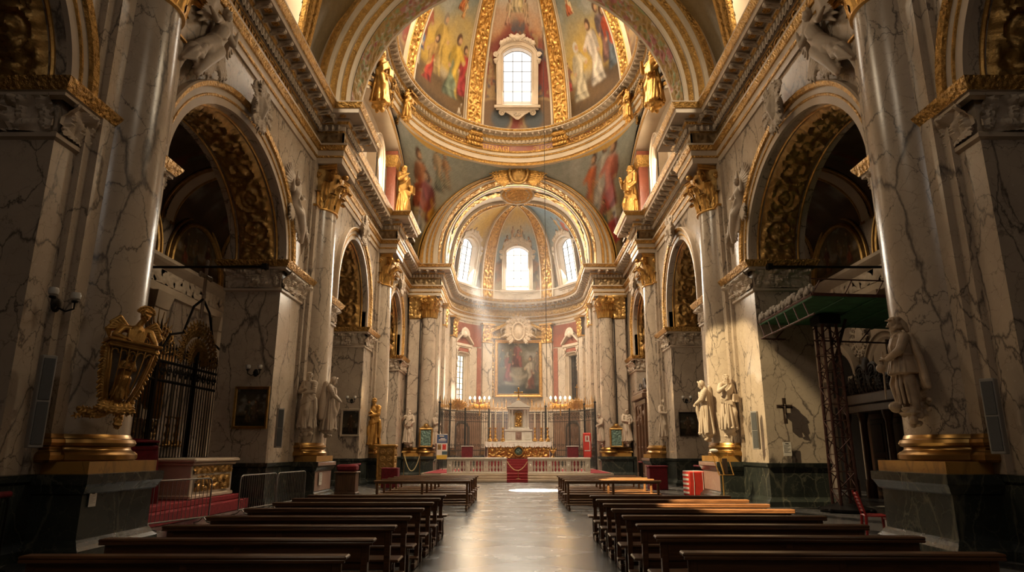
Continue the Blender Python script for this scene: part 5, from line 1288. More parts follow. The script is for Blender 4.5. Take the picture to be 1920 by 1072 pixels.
for k, (x, hc) in enumerate(((-1.81, 1.0), (-1.46, 1.2), (-.96, 1.05), (1.17, 1.0), (1.6, 1.1), (2.02, 1.05))):
    candlestick(['outermost gilded candlestick left of the tabernacle', 'middle gilded candlestick left of the tabernacle', 'gilded candlestick just left of the tabernacle', 'gilded candlestick just right of the tabernacle', 'middle gilded candlestick right of the tabernacle', 'outermost gilded candlestick right of the tabernacle'][k], x, 45.12, ZT + .04, hc)
lp = MB(); lp.lathe([(0, 0), (.13, 0), (.13, .04), (.04, .1), (.03, .22), (.12, .32), (.2, .42), (.16, .44), (.06, .42), (0, .43)], 14)
for k in range(4): lp.ell((.17 * math.cos(k * PI / 2), .17 * math.sin(k * PI / 2), .47), (.05, .05, .08), 8, 5)
o = lp.build('gilded_vase', M['gold'], loc=(2.12, 40.45, 1.37)); tag(o, 'small gilded vase standing on the right altar rail', 'vase')
for x, nm in ((-3.35, 'left'), (3.7, 'right')):
    t = thing('covered_stool', f'crimson covered stand {nm} of the high altar', 'stand', (x, 45.6, .47), group='crimson stands by the altar')
    b = MB(); b.bev(-.36, .36, -.3, .3, 0, 1.55, .03); b.build('cover', M['redcloth'], t); b = MB(); b.bev(-.4, .4, -.34, .34, 1.55, 1.6, .015); b.build('top', M['whitestone'], t)
t = thing('fire_point', 'red and white fire equipment panel on a post beside the right rail', 'panel', (4.75, 46.2, .45))
b = MB(); b.bev(-.28, .28, -.06, .06, .85, 2.5, .06); b.build('panel', M['brightred'], t); b = MB(); b.bev(-.15, .15, -.075, -.05, 1.9, 2.3, .01); b.bev(-.2, .2, -.075, -.05, 1.28, 1.34, .01); b.bev(.14, .2, -.075, -.05, 1.3, 1.95, .01); b.build('white_marks', M['paper'], t)
b = MB(); b.bev(-.05, .05, -.085, -.07, 2.0, 2.16, .01); b.ell((0, -.08, 2.22), (.05, .02, .05), 8, 5); b.build('symbol', M['redplastic'], t); b = MB(); b.tube([(0, 0, 0), (0, 0, .9)], .03, 8); b.lathe([(0, 0), (.25, 0), (.25, .03), (.03, .05)], 14); b.build('post', M['iron'], t)

# ------------------------------------------------------------------ altarpiece
ap = thing('altarpiece', 'huge dark altarpiece painting of saints in a gilded frame', 'painting', (.1, 60.35, 0))
b = MB(); x0, x1, z0, z1 = -1.85, 1.85, 6.75, 11.35
def frame_rect(b, x0, x1, z0, z1, prof, m=0):
    pts = [(x0, z0, -1, -1), (x1, z0, 1, -1), (x1, z1, 1, 1), (x0, z1, -1, 1)]
    for k in range(len(prof) - 1):
        for i in range(4):
            a, c = pts[i], pts[(i + 1) % 4]; q = []
            for (p, (o, y)) in ((a, prof[k]), (c, prof[k]), (c, prof[k + 1]), (a, prof[k + 1])): q.append((p[0] + p[2] * o, y, p[1] + p[3] * o))
            b.add(q, [(0, 1, 2, 3)], m)
    return b
frame_rect(b, x0, x1, z0, z1, [(0, .1), (0, -.1), (.05, -.16), (.1, -.1), (.2, -.12), (.26, -.2), (.3, -.2), (.32, .3)]); b.build('gilded_frame', M['gold'], ap)
b = MB()
for (xa, xb, za, zb) in ((x0 - .75, x0 - .36, z0 - .3, z1 + .3), (x1 + .36, x1 + .75, z0 - .3, z1 + .3)):
    U, V = mg(np.linspace(0, 1, 14), np.linspace(0, 1, 130)); b.grid(np.stack([xa + (xb - xa) * U, .1 - .02 - .1 * leafH(U * 1.6, V * 18, 5) * edge0(U, V * 8 % 1, .01), za + (zb - za) * V], -1)[::-1], 0)
for k in range(30):
    z = z0 + (z1 - z0) * k / 29
    for x in (x0 - .56, x1 + .56): b.ell((x, 0, z), (.07, .06, .05), 8, 5)
b.build('ornate_border', M['oldgold'], ap, 60)
U, V = mg(np.linspace(0, 1, 170), np.linspace(0, 1, 210))
C = paint(U, V / 1.24, .806, ((.045, .045, .042), (.17, .125, .07), (.07, .06, .045)), (.03, .026, .02),
          [dict(x=.46, y=.42, h=.42, a=(.12, .02, .02), b=(.26, .05, .04), halo=(.5, .34, .14), seated=True), dict(x=.24, y=.20, h=.46, a=(.26, .05, .05), b=(.3, .07, .06), hair=(.3, .28, .25)), dict(x=.80, y=.08, h=.52, a=(.18, .05, .03), b=(.46, .38, .28), face=-1), dict(x=.1, y=.42, h=.3, a=(.08, .1, .1), b=(.1, .11, .1)), dict(x=.96, y=.34, h=.34, a=(.2, .13, .09), b=(.24, .17, .12), face=-1), dict(x=.3, y=.48, h=.24, a=(.1, .08, .06), b=(.12, .1, .08))], 77, .14, .62)
C = blend(C, (.24, .2, .15), sm(.035 - np.abs(V - .36 - .05 * np.sin(U * 9)), .012) * (np.abs(U - .5) < .22) * .8); C = blend(C, (.26, .22, .17), sm(.02 - np.abs(V - .2 + .1 * (U - .3)), .01) * (np.abs(U - .35) < .18) * .6)
b = MB(); b.grid(np.stack([x0 + (x1 - x0) * U, 0 * U, z0 + (z1 - z0) * V], -1)[::-1], 0, C=C[::-1]); plabel(b.build('canvas', M['oil'], ap, 80, col=True), 'dark painting of saints kneeling below a seated figure')
b = MB(); b.bev(-2.9, 2.9, -.3, .4, 11.75, 12.0, .04)
for sg in (-1, 1): b.prism([(sg * 3.0, 12.0), (sg * 3.0, 12.25), (sg * .55, 13.55), (sg * .55, 13.25)][::sg], -.4, .4, 0, lambda a, c, h: (a, h, c))
b.bev(-2.7, 2.7, .05, .4, 12.0, 13.0, .02); b.build('broken_pediment', M['goldorn'], ap)
b = MB(); b.ell((0, -.45, 12.35), (.5, .25, .72), 18, 12); b.tube([(.56 * math.cos(a), -.62, 12.35 + .8 * math.sin(a)) for a in np.linspace(0, 2 * PI, 30, endpoint=False)], .09, 8, closed=True)
for sg in (-1, 1):
    for k in range(9): a = -.9 + 2.3 * k / 8; frond(b, (sg * .45 * math.cos(a), -.45, 12.4 + .6 * math.sin(a)), (sg * math.cos(a), 0, math.sin(a)), .95, .22)
    b.path([(sg * .95, -.45, 12.2), (sg * 1.05, -.5, 12.7), (sg * 1.0, -.55, 13.0)], [.2, .19, .1], 10); b.ell((sg * 1.0, -.62, 13.2), (.14, .15, .17), 12, 9); b.path([(sg * .95, -.5, 12.85), (sg * .6, -.65, 12.7), (sg * .4, -.65, 13.0)], [.09, .07, .05], 8); b.path([(sg * 1.0, -.45, 12.2), (sg * 1.3, -.55, 11.95), (sg * 1.55, -.5, 11.85)], [.14, .11, .07], 8)
    for k in range(5): b.path([(sg * 1.1, -.3, 12.8), (sg * (1.4 + .05 * k), -.28, 13.05 - .12 * k), (sg * (1.7 - .03 * k), -.3, 12.95 - .2 * k)], [.05, .07, .025], 7)
frond(b, (0, -.5, 13.0), (0, 0, 1), .6, .25)
fused(b, 'sculpted_group', .028, M['oldstone'], ap)

# ------------------------------------------------------------------ chancel grille of wrought iron
gp = [(-5.6, 48.3), (-5.45, 49.4), (-5.0, 50.5), (-4.2, 51.6), (-3.2, 52.4), (-1.8, 53.0), (0, 53.2), (1.8, 53.0), (3.2, 52.4), (4.2, 51.6), (5.0, 50.5), (5.45, 49.4), (5.6, 48.3)]
gp = np.array(gp); gs = np.concatenate([[0], np.cumsum(np.linalg.norm(np.diff(gp, axis=0), axis=1))])
def gpt(s): return np.interp(s, gs, gp[:, 0]), np.interp(s, gs, gp[:, 1])
gr = thing('iron_grille', 'tall curved wrought iron grille with gilded crest behind the altar', 'grille', (0, 0, .45)); GL = gs[-1]
S_ = np.linspace(0, GL, 70); x, y = gpt(S_)
b = MB()
for z, r_ in ((.1, .04), (1.35, .035), (3.5, .03), (4.25, .05)): b.tube(np.stack([x, y, 0 * x + z], -1), r_, 6)
b.build('rails', M['iron'], gr)
b = MB()
for s_ in np.arange(.1, GL, .17): x, y = gpt(s_); b.tube([(x, y, .1), (x, y, 4.25)], .016, 5)
b.build('bars', M['iron'], gr)
posts = [0.05, 2.2, 3.9, 6.0, 8.1, GL - 8.1, GL - 6.0, GL - 3.9, GL - 2.2, GL - .05]
for s_ in posts: x, y = gpt(s_); b = MB(); b.bev(x - .06, x + .06, y - .06, y + .06, 0, 4.6, .015); b.ell((x, y, 4.7), (.1, .1, .1), 10, 6); b.tube([(x, y, 4.7), (x, y, 5.2)], [.04, .008], 6); b.build('post', M['iron'], gr)
b = MB(); b2 = MB(); b3 = MB()
def scroll(mb, s0, z, r, sg, th=.016):
    P = []
    for k in range(20): a = k / 19 * 1.6 * 2 * PI; q = r * (1 - .8 * k / 19); X, Y = gpt(s0 + sg * q * math.cos(a)); P.append((X, Y, z + q * math.sin(a)))
    mb.tube(P, th, 5)
for i, s_ in enumerate(np.arange(.25, GL, .34)):
    scroll(b, s_, 3.88, .2, 1); scroll(b, s_ + .1, 3.72, .12, -1); scroll(b, s_, .75, .3 if i % 2 else .22, 1); scroll(b, s_ + .17, 1.7, .13, -1)
    scroll(b3, s_, 4.52, .17, 1); scroll(b3, s_ + .17, 4.48, .12, -1)
    X, Y = gpt(s_); hh = .35 + .25 * (i % 3 == 0); b2.tube([(X, Y, 4.3), (X, Y, 4.5 + hh), (X, Y, 4.7 + hh)], [.02, .035, .006], 6); b2.ell((X, Y, 4.45 + hh), (.05, .05, .05), 8, 5)
b.build('scrollwork', M['iron'], gr); plabel(b3.build('gilded_scrolls', M['oldgold'], gr), 'gilded scroll cresting'); plabel(b2.build('finials', M['oldgold'], gr), 'gilded spear finials')
for s_, hh in ((3.05, 1.5), (GL - 3.05, 1.7)):
    X, Y = gpt(s_); b = MB(); b.tube([(X, Y, 4.3), (X, Y, 4.3 + hh)], [.05, .02], 6)
    for k in range(26): a = PI * k / 25; q = .15 + .1 * (k % 3); frond(b, (X + q * math.cos(a), Y - .02, 4.4 + q * math.sin(a)), (math.cos(a), 0, .3 + math.sin(a)), .5, .12, n=3)
    b.bev(X - .02, X + .02, Y - .02, Y + .02, 4.3 + hh - .3, 4.3 + hh + .25, .005); b.bev(X - .12, X + .12, Y - .02, Y + .02, 4.3 + hh + .02, 4.3 + hh + .07, .005); plabel(b.build('crowning_ornament', M['gold'], gr), 'gilded crest with cross over the gate')
def candelabrum(label, X, Y, Z, n=5, w=1.5):
    t = thing('candelabrum', label, 'candelabrum', (X, Y, Z), group='lit candelabra on the grille')
    b = MB(); b.tube([(-w / 2, 0, 0), (0, 0, -.15), (w / 2, 0, 0)], .03, 6); b.tube([(0, 0, -.95), (0, 0, -.1)], .045, 8)
    for k in range(n):
        x = -w / 2 + w * k / (n - 1); b.lathe([(0, .0), (.03, .0), (.09, .08), (.09, .1), (.03, .1)], 10, 0, (x, 0, 0)); volute(b, (x * .6, 0, -.25), 0, .14, th=.025)
    for k in range(12): frond(b, (-w / 2 + w * k / 11, -.03, -.12), (.4 * math.sin(k * 2.3), 0, -1), .34, .1, n=3)
    b.build('branched_arms', M['gold'], t)
    for k in range(n):
        x = -w / 2 + w * k / (n - 1); b = MB(); b.lathe([(.03, .1), (.03, .3), (0, .3)], 8, 0, (x, 0, 0)); b.build('candle_tube', M['wax'], t); b = MB(); b.lathe([(.0, .3), (.05, .34), (.075, .4), (.05, .48), (0, .56)], 10, 0, (x, 0, 0)); plabel(b.build('bulb', M['bulb'], t), 'glowing candle bulb')
candelabrum('lit candelabrum with five bulbs left of the altarpiece', -2.95, 52.35, 5.35)
candelabrum('lit candelabrum with five bulbs right of the altarpiece', 3.35, 52.15, 5.35)

# ------------------------------------------------------------------ roll-up banner
t = thing('banner_stand', 'blue white and yellow information banner beside the left altar rail', 'banner', (-5.15, 46.6, .45))
b = MB(); b.bev(-.36, .36, -.02, .02, .75, 2.42, .008); b.build('panel', M['bannerwhite'], t)
for (xa, xb, za, zb, mt, n_) in ((-.36, .36, 1.82, 2.38, 'blue', 'blue_heading'), (-.36, .36, .75, 1.02, 'banneryellow', 'yellow_foot'), (.0, .36, 1.05, 1.28, 'teal', 'teal_patch'), (-.3, -.06, 1.38, 1.74, 'oldgold', 'picture'), (.02, .28, 1.38, 1.74, 'brightred', 'picture'), (-.17, .1, 2.18, 2.28, 'brightred', 'heading_block')):
    b = MB(); b.bev(xa, xb, -.03, -.01, za, zb, .004)
    if n_ == 'picture': b.ell(((xa + xb) / 2, -.03, (za + zb) / 2 + .06), (.06, .012, .08), 10, 6)
    b.build(n_, M[mt], t)
b = MB(); b.bev(-.2, .12, -.036, -.02, 2.25, 2.32, .003); b.bev(-.12, .2, -.036, -.02, 2.1, 2.15, .003); b.bev(-.25, .28, -.036, -.02, 1.99, 2.06, .003)
for k in range(8): b.bev(-.25 + .065 * k, -.21 + .065 * k, -.036, -.02, 1.9, 1.93, .002)
plabel(b.build('heading_lines', M['bannerwhite'], t), 'white lines of heading')
b = MB(); b.tube([(-.33, .02, .75), (-.37, .1, 0)], .02, 6); b.tube([(.33, .02, .75), (.37, .1, 0)], .02, 6); b.tube([(0, .03, 1.5), (0, .5, 0)], .018, 6); b.build('legs', M['iron'], t)

# ------------------------------------------------------------------ nave floor furniture
t = thing('red_covered_box', 'bright red covered box in the sun by the right pedestal', 'box', (7.2, 28.0, 0), R(8))
b = MB(); b.bev(-.36, .36, -.36, .36, 0, .95, .04)
b.build('cover', M['brightred'], t); b = MB()
for k in range(5): b.bev(-.372, -.35, -.3, .3, .08 + .17 * k, .16 + .17 * k, .004)
for x in (-.18, .2): b.tube([(x, -.365, .02), (x + .02, -.37, .5), (x, -.365, .93)], .012, 6)
b.bev(-.36, .3, -.3, .3, .94, .965, .01); plabel(b.build('white_trim', M['paper'], t), 'white patterned side and top')
t = thing('red_box', 'dark red box on the floor near the far right column', 'box', (6.55, 32.2, 0))
b = MB(); b.bev(-.42, .42, -.35, .35, 0, 1.0, .03); b.build('body', M['redcloth'], t); b = MB(); b.bev(-.45, .45, -.38, .38, 1.0, 1.08, .02); b.build('lid', M['redcloth'], t)
t = thing('gilded_stand', 'slender gilt reading stand before the sunlit right column', 'stand', (7.05, 23.6, 0))
b = MB(); b.tube([(0, 0, 0.02), (0, 0, .95)], .025, 8); b.lathe([(0, 0), (.2, 0), (.2, .03), (.03, .06)], 14); b.build('pole', M['gold'], t)
b = MB(); q = [(-.12, 0, .95), (.38, .0, .95), (.22, .1, 1.7), (-.3, .1, 1.7)]; b.tube(q, .022, 6, closed=True); b.tube([(.05, 0, .95), (-.06, .1, 1.6)], .03, 6); b.prism([(-.3, 0), (.22, 0), (.02, -.18), (-.08, -.18)][::-1], .06, .12, 0, lambda a, c, h: (a, h, 1.7 + c)); b.build('frame', M['gold'], t)
b = MB(); b.bev(.02, .2, .02, .06, .98, 1.5, .01); plabel(b.build('leaflets', M['blackwood'], t), 'dark leaflets in the rack')
b = MB(); b.ell((-.22, .1, 1.76), (.16, .1, .06), 10, 6); plabel(b.build('cloth', M['cloth'], t), 'white cloth on the top')
t = thing('plastic_chair', 'red plastic chair beside the near right pedestal', 'chair', (7.55, 14.75, 0), R(75))
b = MB(); b.bev(-.22, .22, -.22, .22, .41, .45, .02); b.bev(-.22, .22, -.24, -.2, .34, .44, .01); b.build('seat', M['redplastic'], t)
b = MB()
for k in range(6): b.bev(-.2 + .01 * k, .2 - .01 * k, .2 + .02 * k, .225 + .02 * k, .5 + .068 * k, .545 + .068 * k, .008)
for x in (-.21, .21): b.tube([(x, .2, .43), (x * .9, .33, .92)], .022, 6)
b.build('slatted_back', M['redplastic'], t)
for x in (-.2, .2):
    for y in (-.2, .2): b = MB(); b.tube([(x, y, .42), (x * 1.12, y * 1.12, 0)], [.032, .024], 6); b.build('leg', M['redplastic'], t)
b = MB(); b.bev(-.1, .14, -.24, -.22, .12, .36, .004); plabel(b.build('notice', M['paper'], t), 'pale paper hung on the chair')
t = thing('wooden_prie_dieu', 'brown wooden kneeling desk with crimson cushion beyond the second left column', 'desk', (-7.15, 28.9, 0))
b = MB(); b.bev(-.42, .42, -.3, .3, 0, .85, .02); b.bev(-.46, .46, -.34, .34, 0, .08, .02)
for x in (-.2, .2): b.bev(x - .15, x + .15, -.32, -.29, .15, .75, .015)
b.build('body', M['oak'], t); b = MB(); b.bev(-.48, .48, -.38, .36, .85, .91, .02); b.build('top', M['oak'], t); b = MB(); b.bev(-.4, .42, -.3, .32, .91, 1.2, .08); b.build('cushion', M['redcloth'], t)
t = thing('red_box', 'dark red box beside the gilded cabinet on the left', 'box', (-6.2, 33.6, 0)); b = MB(); b.bev(-.4, .4, -.3, .3, 0, .95, .03); b.build('body', M['redcloth'], t)
t = thing('gilded_cabinet', 'gilded openwork cabinet at the foot of the third left column', 'cabinet', (-6.95, 36.4, 0))
b = MB(); b.bev(-.48, .48, -.35, .35, 0, .12, .02); b.bev(-.45, .45, -.32, .32, .12, .45, .02); b.bev(-.52, .52, -.38, .38, 1.95, 2.08, .03)
for x in (-.42, .42):
    for y in (-.29, .29): b.bev(x - .05, x + .05, y - .05, y + .05, .4, 1.96, .012)
b.build('carcass', M['gold'], t)
b = MB()
for k in range(4):
    for j in range(2): volute(b, (-.18 + .36 * j, -.31, .62 + .36 * k), 0, .15, th=.03); volute(b, (.44, -.14 + .28 * j, .62 + .36 * k), PI / 2, .13, th=.03)
b.bev(-.42, .42, -.27, .3, .45, 1.95, .01); b.build('openwork_panels', M['oldgold'], t)

# ------------------------------------------------------------------ confessional in the last right arch
t = thing('confessional', 'tall carved wooden confessional in the last arch on the right', 'confessional', (8.2, 43.5, 0))
b = MB(); b.bev(-.15, 1.2, -1.75, 1.75, 0, 5.0, .03); b.build('body', M['oak'], t)
b = MB()
for z, o, h in ((4.6, .1, .36), (4.95, .3, .36), (5.3, .2, .2)): b.bev(-.15 - o, 1.2, -1.75 - o, 1.75 + o, z, z + h, .05)
b.build('cornice', M['oak'], t); b = MB(); b.bev(-.27, 1.2, -1.87, 1.87, 0, .4, .05); b.build('plinth', M['oak'], t)
b = MB()
for y in (-1.6, -.55, .55, 1.6): b.bev(-.28, -.1, y - .12, y + .12, .4, 4.6, .02)
for k in range(8):
    y = -1.4 + .4 * k; P, Nn = outline(.3, 1.4, .15, 8); 
    for z in (.6, 2.0): b.tube([(-.17, y + p[0], z + p[1]) for p in P], .03, 5)
for k in range(26): b.ell((-.2, rng.uniform(-1.5, 1.5), rng.uniform(3.5, 4.5)), (.06, .16, .18), 7, 5)
b.build('carved_front', M['oak'], t)
b = MB()
for x, y in [(-.17, -1.75)]:
    for k in range(3): b.tube([(.1 + .35 * k, -1.78, .6), (.1 + .35 * k, -1.78, 3.6)], .04, 5); b.tube([(.1 + .35 * k + .17 * math.cos(a), -1.78, 3.6 + .5 * math.sin(a)) for a in np.linspace(0, PI, 8)], .035, 5)
for k in range(18): b.ell((rng.uniform(0, 1.1), -1.77, rng.uniform(3.4, 4.5)), (.14, .06, .18), 7, 5)
b.build('carved_side', M['oak'], t)
b = MB()
for sg in (-1, 1): b.tube([(.1, sg * 1.5, 5.5), (.1, sg * 1.1, 5.75), (.1, sg * .5, 5.7), (.1, sg * .2, 6.1)], [.12, .16, .12, .08], 8); volute(b, (.1, sg * 1.4, 5.85), PI / 2, .3, th=.07)
b.ell((.1, 0, 6.0), (.12, .3, .4), 12, 8); b.build('scroll_crest', M['blackwood'], t)

# ------------------------------------------------------------------ pictures, crucifix, notices, speakers, lights
def picture(label, cx, cz, w, h, y, mat, figs, seed, sky=((.05, .05, .045), (.09, .075, .05), (.12, .09, .05)), dim=.8, fw=.09):
    t = thing('framed_painting', label, 'painting', (cx, y, cz), group='framed paintings on the piers')
    b = MB(); frame_rect(b, -w / 2, w / 2, -h / 2, h / 2, [(0, 0), (0, -.05), (fw * .3, -.08), (fw * .5, -.05), (fw * .8, -.09), (fw, -.07), (fw, .0)]); b.build('frame', M[mat], t)
    U, V = mg(np.linspace(0, 1, 60), np.linspace(0, 1, 70)); C = paint(U, V, w / h, sky, (.05, .04, .025), figs, seed, .3, dim)
    b = MB(); b.grid(np.stack([-w / 2 + w * U, 0 * U - .01, -h / 2 + h * V], -1)[::-1], 0, C=C[::-1]); b.build('canvas', M['oil'], t, 80, col=True)
picture('dark painting in a gilded frame below the sconce on the left pier', -8.86, 3.15, .98, 1.2, 22.36, 'oldgold', [dict(x=.4, y=.1, h=.6, a=(.12, .08, .04), b=(.1, .1, .07)), dict(x=.65, y=.15, h=.55, a=(.1, .07, .05), b=(.15, .1, .06), face=-1)], 3)
picture('small dark painting in a pale frame on the far left pier', -8.72, 3.18, .82, 1.2, 35.25, 'trimstone', [dict(x=.5, y=.05, h=.8, a=(.08, .05, .03), b=(.14, .08, .04))], 5, dim=.5, fw=.1)
picture('dark unframed looking painting on the far right pier', 8.92, 3.1, .86, 1.15, 35.25, 'blackwood', [dict(x=.5, y=.05, h=.8, a=(.1, .06, .04), b=(.16, .1, .06), face=-1)], 9, dim=.6, fw=.05)
for k, (x, nm) in enumerate(((-6.5, 'left'), (7.05, 'right'))):
    t = thing('relief_picture', f'small green relief in a gilt crested frame on the {nm} chancel column', 'picture', (x, 48.2, 2.65), group='green reliefs on the chancel columns')
    b = MB(); frame_rect(b, -.36, .36, -.55, .55, [(0, .2), (0, -.05), (.05, -.1), (.12, -.06), (.12, .2)]); b.prism([(-.5, .65), (.5, .65), (.2, .85), (.12, 1.0), (-.12, 1.0), (-.2, .85)], -.06, .05, 0, lambda a, c, h: (a, h, c)); b.ell((0, -.06, .82), (.14, .06, .14), 10, 6); b.build('frame', M['oldgold'], t)
    U, V = mg(np.linspace(-.36, .36, 24), np.linspace(-.55, .55, 34)); b = MB(); b.grid(np.stack([U, -.02 - .05 * leafH(U * 6, V * 6, 2 + k), V], -1)[::-1], 0); b.build('relief', M['verdigris'], t, 60)
t = thing('crucifix', 'black wooden crucifix on the sunlit right pier', 'crucifix', (8.88, 22.33, 2.62))
b = MB(); b.bev(-.06, .06, -.05, .0, 0, .84, .006); b.bev(-.26, .26, -.05, .0, .5, .62, .006); b.build('cross', M['blackwood'], t)
b = MB(); b.path([(0, -.08, .55), (0, -.09, .42), (0, -.08, .3)], [.035, .032, .026], 8); b.ell((0, -.09, .61), (.025, .028, .034), 8, 6)
for sg in (-1, 1): b.path([(0, -.07, .53), (sg * .12, -.07, .57), (sg * .22, -.065, .585)], [.018, .014, .01], 6); b.path([(sg * .015, -.08, .3), (sg * .012, -.1, .17), (0, -.07, .05)], [.022, .018, .01], 6)
b.build('figure', M['blackwood'], t)
def notice(label, Mx, w, h, lines=7):
    t = thing('paper_notice', label, 'notice', group='paper notices'); t.matrix_world = Matrix(Mx)
    b = MB(); b.box(-w / 2, w / 2, -.008, 0, -h / 2, h / 2); b.build('sheet', M['paper'], t)
    b = MB(); b.bev(-w * .2, w * .2, -.011, -.006, h * .36, h * .42, .001)
    for k in range(lines): ww = w * (.38 - .08 * (k % 3)); b.box(-w * .4, -w * .4 + 2 * ww, -.011, -.006, h * .26 - k * h * .085, h * .275 - k * h * .085)
    b.build('printed_lines', M['ink'], t)
notice('white paper notice below the crucifix on the right pier', basis((8.85, 22.33, 1.81), (1, 0, 0), (0, 1, 0), (0, 0, 1)), .27, .44)
notice('white paper notice on the near left pedestal', basis((-7.325, 11.95, .94), (0, 1, 0), (-1, 0, 0), (0, 0, 1)), .2, .24)
notice('white paper notice on the pedestal of the second left column', basis((-7.30, 25.5, .75), (0, 1, 0), (-1, 0, 0), (0, 0, 1)), .36, .44)
def speaker(label, Mx, h):
    t = thing('column_speaker', label, 'speaker', group='column loudspeakers'); t.matrix_world = Matrix(Mx)
    b = MB(); b.bev(-.11, .11, -.1, .06, 0, h, .012); b.build('cabinet', M['grey'], t); b = MB(); b.bev(-.085, .085, -.112, -.09, .05, h * .49, .006); b.bev(-.085, .085, -.112, -.09, h * .51, h - .05, .006); b.build('front_cloth', M['grille_cloth'], t)
    b = MB(); b.bev(-.03, .03, .05, .2, h * .48, h * .54, .006); b.build('bracket', M['iron'], t)
def spm(x, y, z, a): return Matrix.Translation((x, y, z)) @ Matrix.Rotation(a, 4, 'Z')
speaker('grey column loudspeaker on the near left pier', spm(-7.87, 11.05, 1.8, R(55)), 1.5); speaker('grey column loudspeaker on the near right pier', spm(7.87, 11.1, 1.7, -R(55)), 1.22)
speaker('pale column loudspeaker on the left pier beside the carved saints', spm(-8.02, 22.75, 1.85, R(40)), 1.3); speaker('pale column loudspeaker on the sunlit right pier', spm(8.02, 22.75, 1.8, -R(40)), 1.25)
def sconce(label, x, y, z, rz):
    t = thing('wall_sconce', label, 'lamp', (x, y, z), rz, 'wall sconces')
    b = MB(); b.ell((0, .0, 0), (.09, .03, .13), 12, 8)
    for sg in (-1, 1): b.tube([(0, -.02, -.03), (sg * .1, -.12, -.1), (sg * .2, -.18, -.04), (sg * .2, -.18, .06)], .018, 6); b.lathe([(0, .06), (.05, .07), (.06, .1), (.03, .1)], 10, 0, (sg * .2, -.18, 0))
    b.build('bracket', M['iron'], t)
    for sg in (-1, 1): b = MB(); b.lathe([(.03, .1), (.075, .14), (.085, .2), (.07, .25), (0, .25)], 12, 0, (sg * .2, -.18, 0)); b.build('glass_shade', M['frost'], t)
sconce('black two armed sconce with glass shades on the near left pier', -8.0, 11.2, 4.2, R(70)); sconce('small two armed sconce above the painting on the left pier', -8.82, 22.34, 4.3, 0)
sconce('small two armed sconce above the painting on the far left pier', -8.72, 35.24, 4.3, 0); sconce('small two armed sconce above the painting on the far right pier', 8.9, 35.24, 4.3, 0)
b = MB(); b.tube([(1.95, 44, 5.2), (1.95, 44, 20), (1.95, 44, 36)], .022, 6); tag(b.build('hanging_cable', M['cable']), 'thin black cable hanging from the dome', 'cable')

t = thing('gilded_screen', 'tall gilded panel above dark bars in the last arch on the left', 'screen', (-9.1, 42.9, 0))
b = MB(); b.bev(-.1, .1, -2.7, 2.7, 0, .25, .02); b.bev(-.12, .12, -2.7, 2.7, 3.9, 4.2, .03)
for y in (-2.6, 0, 2.6): b.bev(-.1, .1, y - .1, y + .1, 0, 7.6, .02)
b.bev(-.12, .12, -2.7, 2.7, 7.5, 7.8, .03); b.build('frame', M['oak'], t)
b = MB()
for k in range(1, 40): y = -2.6 + 5.2 * k / 40; b.tube([(0, y, .2), (0, y, 3.9)], .02, 5)
b.build('bars', M['iron'], t)
for y in (-1.3, 1.3): b = MB(); U, V = mg(np.linspace(-1.15, 1.15, 50), np.linspace(4.25, 7.45, 70)); b.grid(np.stack([.05 + .14 * leafH(U / .4, V / .4, 3), y + U, V], -1), 0); b.build('gilded_panel', M['oldgold'], t, 60)
